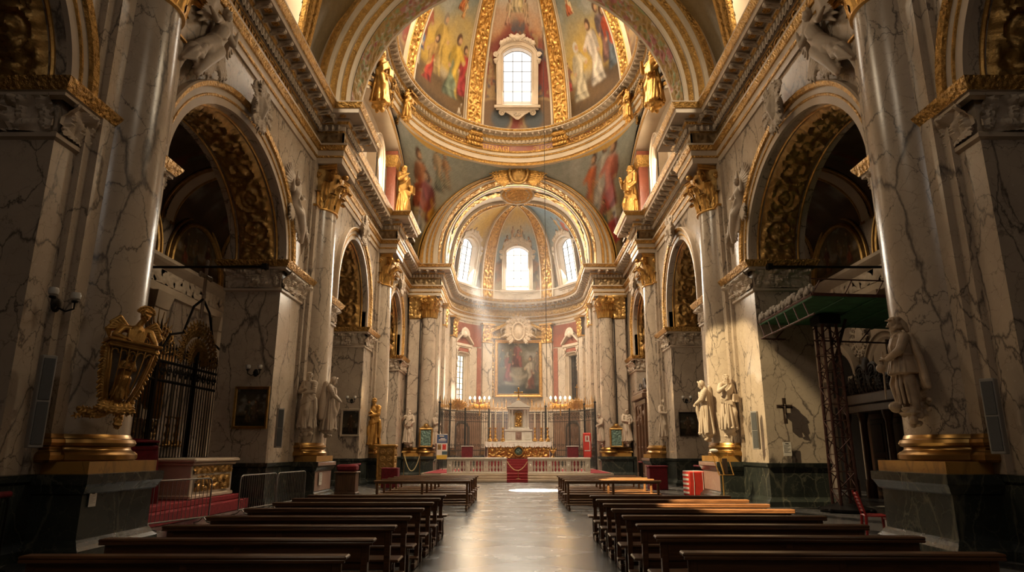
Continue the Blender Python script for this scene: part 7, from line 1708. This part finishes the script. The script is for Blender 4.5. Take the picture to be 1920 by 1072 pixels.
# ------------------------------------------------------------------ the old pilgrim
def pilgrim():
    m = MB()
    m.path([(-.1, 0, 1.0), (-.13, -.08, .55), (-.15, 0, .1)], [.11, .095, .07], 14); m.path([(.1, 0, 1.0), (.13, .02, .55), (.14, .06, .1)], [.115, .1, .08], 14)
    for i in range(12):
        a = PI * 2 * i / 12; m.path([(.14 * math.cos(a), .12 * math.sin(a), .95), (.2 * math.cos(a + .15), .17 * math.sin(a + .15), .5), (.2 * math.cos(a + .25), .16 * math.sin(a + .25), .18)], [.02, .035, .025], 7)
    m.path([(-.08, -.12, .9), (-.2, -.2, .55), (-.12, -.16, .2), (-.02, -.18, .05)], [.05, .05, .045, .03], 9)
    for s, y in ((-1, -.1), (1, .0)): m.ell((s * .14, y - .07, .06), (.055, .13, .05), 12, 8)
    # coat flaring over the hips
    m.lathe([(.0, .72), (.27, .72), (.285, .75), (.25, .92), (.2, 1.08), (.21, 1.25), (.19, 1.4), (.0, 1.44)], 28)
    for i in range(9): a = -PI / 2 + (i - 4) * .33; m.path([(.2 * math.cos(a), .2 * math.sin(a), 1.12), (.24 * math.cos(a), .24 * math.sin(a), .92), (.28 * math.cos(a), .28 * math.sin(a), .75)], [.015, .024, .026], 7)
    m.tube([(.275 * math.cos(a), .275 * math.sin(a), .74) for a in np.linspace(0, 2 * PI, 24, endpoint=False)], .022, 6, closed=True); m.tube([(.215 * math.cos(a), .215 * math.sin(a), 1.07) for a in np.linspace(0, 2 * PI, 24, endpoint=False)], .022, 6, closed=True)
    m.cap((-.2, 0, 1.42), (.2, 0, 1.42), .09, .09, 12); m.path([(0, 0, 1.42), (0, -.05, 1.58)], [.085, .065], 12)
    for s in (-1, 1): m.path([(s * .05, -.2, 1.02), (s * .075, -.2, 1.25), (s * .09, -.12, 1.45), (s * .06, .0, 1.52)], [.022, .026, .03, .03], 8)
    head(m, (0, -.08, 1.68), 0, .12, 'long', 1.2, 1.08, 1.6)
    # cap with a brim, scarf flying behind
    m.ell((0, -.05, 1.785), (.105, .125, .045), 16, 8); m.ell((0, -.15, 1.765), (.085, .085, .014), 16, 6); m.path([(0, .03, 1.74), (.03, .09, 1.66), (.04, .12, 1.55)], [.07, .06, .045], 8)
    # near arm bent across the belly, far arm to the staff
    m.path([(-.24, .0, 1.4), (-.34, .03, 1.14)], [.1, .09], 14); m.path([(-.34, .03, 1.14), (-.2, -.22, 1.08)], [.085, .06], 14)
    for k in range(6): t = k / 5; m.ell((-.25 - .1 * t, .0 + .03 * t - .03, 1.36 - .24 * t), (.1, .09, .02), 12, 6)
    hand(m, (-.19, -.23, 1.08), (.35, -.6, -.05), 1, 1.15)
    m.path([(.24, .0, 1.4), (.3, -.12, 1.15), (.14, -.3, 1.0)], [.09, .08, .055], 12); hand(m, (.13, -.31, 1.0), (-.3, -.5, 0), -1, 1.15)
    m.tube([(.06, -.4, .25), (.06, -.38, .8), (.04, -.36, 1.16)], .018, 8); m.ell((.05, -.42, .84), (.075, .085, .085), 14, 10); m.ell((.05, -.4, .94), (.035, .04, .04), 10, 6)
    # cloak hanging behind
    for k in range(7): x = -.3 + .1 * k; m.path([(x * .6, .12, 1.42), (x * .9, .2, 1.0), (x * 1.15, .24, .55), (x * 1.25, .25, .46)], [.06, .065, .07, .05], 9)
    # bundle and rock at the feet
    r2 = random.Random(4)
    for k in range(22): a = r2.uniform(0, 2 * PI); m.ell((.0 + .2 * r2.random() * math.cos(a), .16 + .2 * r2.random() * math.sin(a), r2.uniform(-.05, .3)), (r2.uniform(.04, .1), r2.uniform(.04, .08), r2.uniform(.04, .08)), 9, 6)
    m.ell((-.02, -.24, .12), (.1, .12, .1), 12, 8); corbel(m, 5, .2)
    return m
PM = fuse(pilgrim(), 'pilgrim_figure', .0105, M['oldstone'], 1)
put('pilgrim_statue', PM, 'large stone statue of a bearded old pilgrim in a cap on the near right column', 'statue', (7.2, 12.3, 2.42), R(-105), .98)

# ------------------------------------------------------------------ gilded reliquary on the near left column
rq = thing('gilded_reliquary', 'gilded shield shaped reliquary with an angel bust on the near left column', 'reliquary', (-7.33, 12.1, 2.25), R(42)); rq.rotation_euler = (R(3), R(7), R(42))
def shield(z): # half width
    t = np.clip((z - .3) / 1.05, 0, 1); return .1 + .27 * np.sqrt(t)
b = MB(); zz = np.linspace(.3, 1.34, 18)
for sg in (-1, 1):
    P = [(sg * shield(z), -.1 - .12 * math.sin((z - .3) / 1.05 * PI * .8), z) for z in zz]; b.tube(P, .03, 8); b.tube([(p[0] * .9, p[1] - .06, p[2]) for p in P], .018, 6)
for x in (-.2, -.07, .07, .2):
    b.tube([(x * (.35 + .65 * ((z - .3) / 1.05) ** .5), -.16 - .2 * math.sin((z - .3) / 1.05 * PI * .7), z) for z in zz], .011, 6)
b.bev(-.42, .42, -.36, .12, 1.3, 1.36, .02); b.bev(-.45, .45, -.39, .12, 1.4, 1.46, .02); b.bev(-.38, .38, -.33, .1, 1.35, 1.41, .01)
for k in range(5): x = -.28 + .14 * k; b.tube([(x + .055 * math.cos(a), -.31, 1.2 + .07 * math.sin(a)) for a in np.linspace(0, PI, 9)], .014, 6)
b.build('lantern_frame', M['gold'], rq)
b = MB()
for sg in (-1, 1):
    for k in range(24): z = .28 + 1.05 * k / 23; a = rng.uniform(-.5, .5); b.path([(sg * shield(z), -.07, z), (sg * (shield(z) + .06), -.05, z + .03), (sg * (shield(z) + .12), -.09, z - .02 + .06 * a)], [.03, .035, .012], 7)
for k in range(7): frond(b, (-.18 + .06 * k, -.16, .38), (-.5 + .17 * k, -.1, -1), .26, .09, n=4)
b.path([(0, -.1, .26), (-.2, -.12, .12), (-.4, -.1, .1), (-.52, -.08, .16)], [.07, .08, .08, .05], 9)
for k in range(6): t = k / 5; frond(b, (-.06 - .36 * t, -.12, .16 - .05 * t), (-1, -.1, .5 * math.sin(k * 2.2)), .22, .085, n=3)
b.path([(.02, -.1, .28), (.12, -.12, .12), (.14, -.1, -.06)], [.06, .07, .05], 9)
for k in range(3): frond(b, (.08 + .03 * k, -.12, .14), (.3 - .3 * k, -.1, -1), .24, .08, n=3)
o = bpy.data.objects.new('acanthus_border', fuse(b, 'acanthus_border', .012, M['gold'], 1)); COL.objects.link(o); o.parent = rq
b = MB(); b.add([(x, -.02, z) for x, z in [(-.33, 1.3), (-.3, .95), (-.2, .5), (0, .28), (.2, .5), (.3, .95), (.33, 1.3)]], [list(range(7))]); plabel(b.build('mirror_back', M['steel'], rq), 'silvery back of the lantern')
b = MB(); robe(b, .2, .12, .74, 14, 5); torso(b, .72, .13, 1.05); head(b, (0, -.02, 1.22), .2, .2, 'long', 0, .8); arm(b, (-.15, 0, 1.03), (-.2, -.08, .85), (-.03, -.17, .9), -1, .8); arm(b, (.15, 0, 1.03), (.2, -.08, .85), (.03, -.17, .86), 1, .8); b.xf(np.diag([.62, .62, .62, 1.]))
o = bpy.data.objects.new('inner_figure', fuse(b, 'inner_figure', .009, M['gold'], 1)); COL.objects.link(o); o.parent = rq; o.location = (0, -.16, .42)
b = MB(); b.path([(0, -.1, .0), (0, -.12, .2)], [.16, .13], 14); b.cap((-.2, -.1, .22), (.2, -.1, .22), .075, .075, 12); b.path([(0, -.1, .25), (.04, -.13, .4)], [.07, .055], 10); head(b, (.06, -.15, .5), .5, .25, 'curly', 0, .95)
b.path([(-.23, -.1, .22), (-.34, -.2, .06), (-.2, -.32, .02)], [.075, .06, .045], 10); hand(b, (-.2, -.32, .02), (.5, -.2, -.1), 1); b.path([(.23, -.1, .22), (.33, -.2, .04), (.36, -.3, -.06)], [.07, .055, .04], 10); hand(b, (.36, -.3, -.06), (.1, -.4, -.5), -1)
for sg in (-1, 1):
    for k in range(6): b.path([(sg * .12, .02, .24), (sg * (.3 + .03 * k), .04, .28 - .05 * k + .14), (sg * (.44 - .015 * k), .03, .2 - .06 * k + .1)], [.04, .045, .02], 8)
for k in range(8): b.path([(-.14 + .04 * k, -.22, .2), (-.12 + .035 * k, -.26, .0)], [.02, .024], 7)
for k in range(9): a = k / 8 * PI; frond(b, (.06 + .09 * math.cos(a), -.13, .56 + .07 * math.sin(a)), (math.cos(a), -.2, .4 + math.sin(a)), .09, .035, n=3)
o = bpy.data.objects.new('angel_bust', fuse(b, 'angel_bust', .011, M['gold'], 1)); COL.objects.link(o); o.parent = rq; o.location = (0, 0, 1.46)

# ------------------------------------------------------------------ angels over the arches, keystones, gilt figures
def angel():
    m = MB()
    m.path([(0, -.1, 1.1), (.3, -.28, .85), (.75, -.24, .5), (1.15, -.2, .1)], [.2, .19, .15, .09], 14); m.path([(0, -.1, 1.05), (.2, -.34, .7), (.6, -.32, .2), (.8, -.25, -.2)], [.19, .17, .13, .08], 14)
    for k in range(16): t = rng.random(); x, z = 1.1 * t, 1.1 - 1.0 * t; m.path([(x - .1, -.3 - .1 * rng.random(), z + .1), (x + .15, -.38, z - .15 + rng.uniform(-.2, .2)), (x + .4, -.26, z - .4)], [.04, .05, .03], 7)
    m.path([(0, -.1, 1.05), (-.12, -.22, 1.45), (-.14, -.2, 1.62)], [.19, .18, .12], 14); m.cap((-.36, -.2, 1.62), (.1, -.2, 1.66), .09, .09, 10); head(m, (-.16, -.28, 1.88), -.4, .1, 'curly', 0, 1.1)
    m.path([(-.36, -.2, 1.6), (-.62, -.28, 1.4), (-.7, -.3, 1.7)], [.09, .075, .05], 10); hand(m, (-.7, -.3, 1.7), (0, -.1, 1), 1, 1.1); m.path([(.1, -.2, 1.62), (.36, -.3, 1.42), (.6, -.3, 1.5)], [.09, .075, .05], 10); hand(m, (.6, -.3, 1.5), (1, -.1, .1), -1, 1.1)
    for sg, x0 in ((-1, -.3), (1, .12)):
        for row in range(2):
            for k in range(10):
                a = R(78) - R(13) * k; l = (.95 - .3 * row) * (1 - .03 * k); d = np.array((sg * math.cos(a), 0, math.sin(a))); p = np.array((x0, -.06 - .07 * row, 1.62))
                m.path([p, p + d * l * .55 + np.array((0, -.04, .06)), p + d * l], [.05, .075, .03], 7)
    m.path([(1.0, -.2, .3), (1.3, -.15, -.15), (1.35, -.12, -.5)], [.12, .1, .04], 9)
    r2 = random.Random(2)
    for k in range(12): frond(m, (-.5 + .12 * k, -.1, 1.0 - .06 * k), (r2.uniform(-.6, .6), 0, -1), .6, .18)
    return m
AM = fuse(angel(), 'angel_figure', .022, M['stone'], 2)
def sandwich(me, name, label, cat, x, y, z, s, sc, flipx=1, group=None):
    o = bpy.data.objects.new(name, me); COL.objects.link(o); o.location = (x, y, z); o.rotation_euler = (0, 0, PI / 2 if s < 0 else -PI / 2); o.scale = (sc * flipx, sc, sc); return tag(o, label, cat, group)
for s, nm in SIDES:
    sandwich(AM, 'spandrel_angel', f'winged stone angel reclining over the {nm} arch, next to the near column', 'angel', s * 8.2, 15.5, 11.05, s, 1.15, 1 if s > 0 else -1, 'angels over the arches')
    sandwich(AM, 'spandrel_angel', f'slim stone angel over the {nm} arch, next to the second column', 'angel', s * 8.2, 22.5, 9.4, s, .95, -1 if s > 0 else 1, 'angels over the arches')
def cartouche(seed, n=90, w=.5, h=.75):
    m = MB(); r2 = random.Random(seed); m.ell((0, -.2, 0), (w * .6, .22, h * .6), 16, 12)
    for k in range(16): a = 2 * PI * k / 16; frond(m, (w * .3 * math.cos(a), -.22, h * .3 * math.sin(a)), (w * math.cos(a), r2.uniform(-.1, .1), h * math.sin(a)), .62 * w / .5, .15)
    for sg in (-1, 1): volute(m, (sg * w * .8, -.25, h * .6), 0, .22, th=.06); volute(m, (sg * w * .6, -.25, -h * .7), 0, .18, th=.05)
    m.path([(0, -.3, h * .3), (0, -.36, .0), (0, -.3, -h * .4)], [.12, .15, .1], 10); return m
KM = fuse(cartouche(3), 'keystone_carving', .02, M['stone'], 1)
for k, ((a, c_), zt) in enumerate(zip(OPEN, ZCROWN)):
    for s, nm in SIDES:
        sandwich(KM, 'keystone_cartouche', f'leafy carved keystone of the {anames[k]} arch on the {nm}', 'keystone', s * 8.1, (a + c_) / 2, zt + .62, s, 1.0, 1, 'carved keystones')
ct = thing('coat_of_arms', 'large gilded coat of arms above the chancel arch', 'cartouche', (.1, 48.45, 22.95))
b = MB(); b.ell((0, -.3, -.1), (.62, .3, .85), 22, 16); b.tube([(.72 * math.cos(a), -.5, -.1 + .95 * math.sin(a)) for a in np.linspace(0, 2 * PI, 40, endpoint=False)], .12, 8, closed=True)
for k in range(5): b.ell((rng.uniform(-.3, .3), -.6, rng.uniform(-.6, .4)), (.14, .06, .16), 8, 6)
o = bpy.data.objects.new('shield', fuse(b, 'shield', .03, M['oldgold'], 1)); COL.objects.link(o); o.parent = ct
b = MB(); r2 = random.Random(8)
for sg in (-1, 1):
    for k in range(9): a = -.5 + 1.5 * k / 8; b.path([(sg * .6, -.25, .0), (sg * (.75 + .45 * math.cos(a)), -.35, .1 + .75 * math.sin(a)), (sg * (.8 + (1.3 if 2 < k < 6 else .7) * math.cos(a)), -.2, .15 + 1.0 * math.sin(a))], [.1, .11, .04], 8)
    for k in range(12): a = -.75 + 1.5 * k / 11; frond(b, (sg * .7 * math.cos(a), -.25, .9 * math.sin(a)), (sg * math.cos(a), 0, math.sin(a) * .8), 1.0 + .6 * math.cos(2 * a), .24)
    volute(b, (sg * .5, -.4, 1.25), 0, .3, th=.1)
b.path([(0, -.3, .8), (0, -.4, 1.3), (0, -.3, 1.7)], [.3, .26, .1], 12)
for k in range(7): a = PI * k / 6; frond(b, (.35 * math.cos(a), -.4, 1.15 + .3 * math.sin(a)), (math.cos(a), 0, .3 + math.sin(a)), .6, .2)
o = bpy.data.objects.new('gilded_mantling', fuse(b, 'gilded_mantling', .03, M['gold'], 1)); COL.objects.link(o); o.parent = ct
m = saint(2, 6); G2 = fuse(m, 'gilded_figure', .02, M['gold'], 1)
for s, nm in SIDES:
    put('gilded_figure', G2, f'gilded figure standing above the {nm} cornice at the foot of the far fresco', 'statue', (s * 7.75, 41.9, 16.6), R(-70 if s > 0 else 70), 2.3, 'gilded figures under the dome')
    pl_ = MB(); rect_rings(pl_, -.55, .75, -.5, .5, [(.1, 0), (.1, .15), (0, .2), (0, .95), (.12, 1.0), (.12, 1.2)], 0); tag(pl_.build('statue_pedestal', M['stucco'], loc=(s * 7.75, 41.9, 15.35)), f'pale block pedestal carrying the gilded figure on the {nm} cornice', 'pedestal', 'pedestals of the gilded figures')
    put('gilded_figure', G2, f'gilded figure crouching under the dome ring, {nm} of the great arch', 'statue', (s * 7.6, 33.0, 20.3), R(-60 if s > 0 else 60), 1.9, 'gilded figures under the dome')
    put('gilded_figure', G2, f'gilded cherub against the {nm} end of the dome ring', 'statue', (s * 7.3, 39.6, 23.0), R(-75 if s > 0 else 75), 1.2, 'gilded figures under the dome')
# ------------------------------------------------------------------ camera, light, colour management
cam = bpy.data.cameras.new('camera'); co_ = bpy.data.objects.new('camera', cam); COL.objects.link(co_)
FPX = 1240.; TILT = math.atan(309 / FPX)
cam.sensor_fit = 'HORIZONTAL'; cam.sensor_width = 36; cam.lens = 36 * FPX / 1920; cam.shift_x = -10 / 1920; cam.clip_end = 300; cam.clip_start = .05
co_.location = (0, 0, 1.75); co_.rotation_euler = (PI / 2 + TILT, 0, 0); SC.camera = co_
w = bpy.data.worlds.new('world'); SC.world = w; w.use_nodes = True
bg = w.node_tree.nodes['Background']; bg.inputs[0].default_value = (.9, .85, .8, 1); bg.inputs[1].default_value = .0
def light(name, typ, loc, energy, col=(1, .9, .75), size=1., to=None, sizey=None, spot=None, blend=.15, vis=False):
    d = bpy.data.lights.new(name, typ); d.energy = energy; d.color = col
    if typ == 'AREA':
        d.size = size
        if sizey: d.shape = 'RECTANGLE'; d.size_y = sizey
    elif typ == 'SPOT': d.spot_size = spot; d.spot_blend = blend; d.shadow_soft_size = size
    elif typ == 'POINT': d.shadow_soft_size = size
    o = bpy.data.objects.new(name, d); COL.objects.link(o); o.location = loc
    if to is not None: o.rotation_euler = (Vector(to) - Vector(loc)).to_track_quat('-Z', 'Y').to_euler()
    return o
WARM = (1, .80, .54)
# daylight through the apse windows, and an added fill lamp
for a, e in ((PI / 2, 520), (R(33), 340), (PI - R(33), 520)):
    c, s_ = math.cos(a), math.sin(a); light('apse_window_daylight', 'AREA', (c * 5.2, APC + s_ * 5.2, 18.8), e, (1, .90, .74), 1.9, (c * .5, APC + s_ * .5 - 3, 13.0), 3.6)
c, s_ = math.cos(PI - R(33)), math.sin(PI - R(33)); light('low_window_daylight', 'AREA', (c * 4.9, APC + s_ * 4.9, 7.8), 90, WARM, 1.1, (0, 50, 5), 3.6)
light('apse_fill', 'AREA', (0, 54.5, 15.2), 1100, (1, .86, .66), 4.5, (0, 50., 0), 4.)  # lamp without a window of its own, added to brighten the lower sanctuary
# dome: lantern, windows and added fill
light('lantern_daylight', 'AREA', (0, DYC, 37.5), 2600, (1, .82, .58), 4., (0, DYC, 0), 5.)
light('dome_window_daylight', 'AREA', (0, 45.3, 30.2), 260, (1, .88, .70), 2.0, (0, 34, 20), 3.8)
light('dome_side_daylight', 'AREA', (-6.8, DYC, 30.), 420, WARM, 2.5, (4, 44, 19), 4.)
light('dome_side_daylight', 'AREA', (6.8, DYC, 30.), 420, WARM, 2.5, (-4, 44, 19), 4.)
light('dome_near_fill', 'AREA', (0, 27.5, 31.), 900, WARM, 3., (0, 45, 2), 4.)  # unseen lamp on the near side, aimed as front fill for the sanctuary
for s in (1, -1): light('crossing_fill', 'AREA', (s * 8.3, 37.8, 18.2), 420, WARM, 2.2, (-s * 4, 43, 19.), 3.)  # added fill for the pendentives; the crossing windows are blind
for x, y in ((-2.95, 51.9), (3.35, 51.7)): light('candle_glow', 'POINT', (x, y, 6.2), 60, (1, .58, .24), .35)
light('dome_fill', 'SPOT', (0, 27.5, 31.), 17000, (1, .84, .62), 1.6, (0, 49., 7.), None, R(42), .6)  # added fill spot for the altar and chancel front
for s in (1, -1): light('dome_fill', 'SPOT', (s * 6.6, 36., 31.), 13000, (1, .82, .58), 1.6, (-s * 8, 33., 7.), None, R(64), .7)  # added fill spots for the inner faces of the crossing piers
# nave lunettes, with added fill in the aisles and from the west end
for s in (1, -1):
    light('lunette_daylight', 'AREA', (s * 8.2, 18.2, 18.2), 400, (1, .80, .54), 2.4, (0, 25, 14), 2.8)
    light('lunette_daylight', 'AREA', (s * 8.2, 4.6, 18.2), 75 if s > 0 else 210, (1, .80, .56), 2.4, (0, 8, 4), 2.8)
    light('aisle_fill', 'AREA', (s * 12.2, 28.0, 11.2), 40, WARM, 1.6, (s * 13, 25, 2), 2.)  # added fill for the windowless side aisles
light('west_fill', 'AREA', (0, -8.6, 15.), 70, (1, .92, .82), 4., (0, 20, 6), 4.)  # unseen fill lamp added behind the camera for the near nave
window('window_50', basis((0, -9.15, 13.0), (-1, 0, 0), (0, -1, 0), (0, 0, 1)), 4., 4.4, .8, .15, .4, crown=False, apron=False)  # unseen glowing window added on the rear wall to go with the fill
# sun through the left clerestory windows
SUN = (1, .78, .44)
light('sunbeam', 'SPOT', (-8.0, 18.2, 18.2), 27000, SUN, .08, (8.2, 24.9, 2.3), None, R(17), .2)
light('sunbeam', 'SPOT', (-7.8, 17.0, 18.6), 170000, SUN, .08, (4.4, 22.8, .6), None, R(7), .1)
light('sunbeam', 'SPOT', (-7.8, 4.6, 18.4), 150000, SUN, .08, (4.3, 12.3, .6), None, R(7.5), .1)
light('sunbeam', 'SPOT', (-5.0, 36.0, 28.0), 650000, (1, .94, .84), .06, (.95, 31.6, 0), None, R(5.2), .05)
# shaft of light from the left apse window through the dusty air
c, s_ = math.cos(PI - R(33)), math.sin(PI - R(33))
light('sunshaft', 'SPOT', (c * 5.3, APC + s_ * 5.3, 18.4), 200000, (1, .95, .86), .5, (-.4, 51.5, 4.0), None, R(12), .35)
hz = MB(); hz.box(-5.5, 5.5, 40.5, 60.4, .6, 19.5); hz = hz.build('sunlit_haze', [], ang=180); hz['kind'] = 'stuff'
hz['label'] = 'dusty sunlit haze hanging before the apse'; hz['category'] = 'haze'
hm = bpy.data.materials.new('dusty_air'); hm.use_nodes = True; nt = hm.node_tree; nt.nodes.clear()
vo = nt.nodes.new('ShaderNodeVolumeScatter'); vo.inputs['Density'].default_value = .0045; vo.inputs['Anisotropy'].default_value = .35; vo.inputs['Color'].default_value = (1, .97, .92, 1)
ou = nt.nodes.new('ShaderNodeOutputMaterial'); nt.links.new(vo.outputs[0], ou.inputs['Volume']); hz.data.materials.append(hm)
SC.view_settings.view_transform = 'Standard'; SC.view_settings.look = 'None'; SC.view_settings.exposure = .38; SC.view_settings.gamma = 1
SC.cycles.max_bounces = 6; SC.cycles.diffuse_bounces = 3; SC.cycles.glossy_bounces = 3; SC.cycles.volume_bounces = 0; SC.cycles.caustics_reflective = False; SC.cycles.caustics_refractive = False
SC.cycles.sample_clamp_indirect = 6
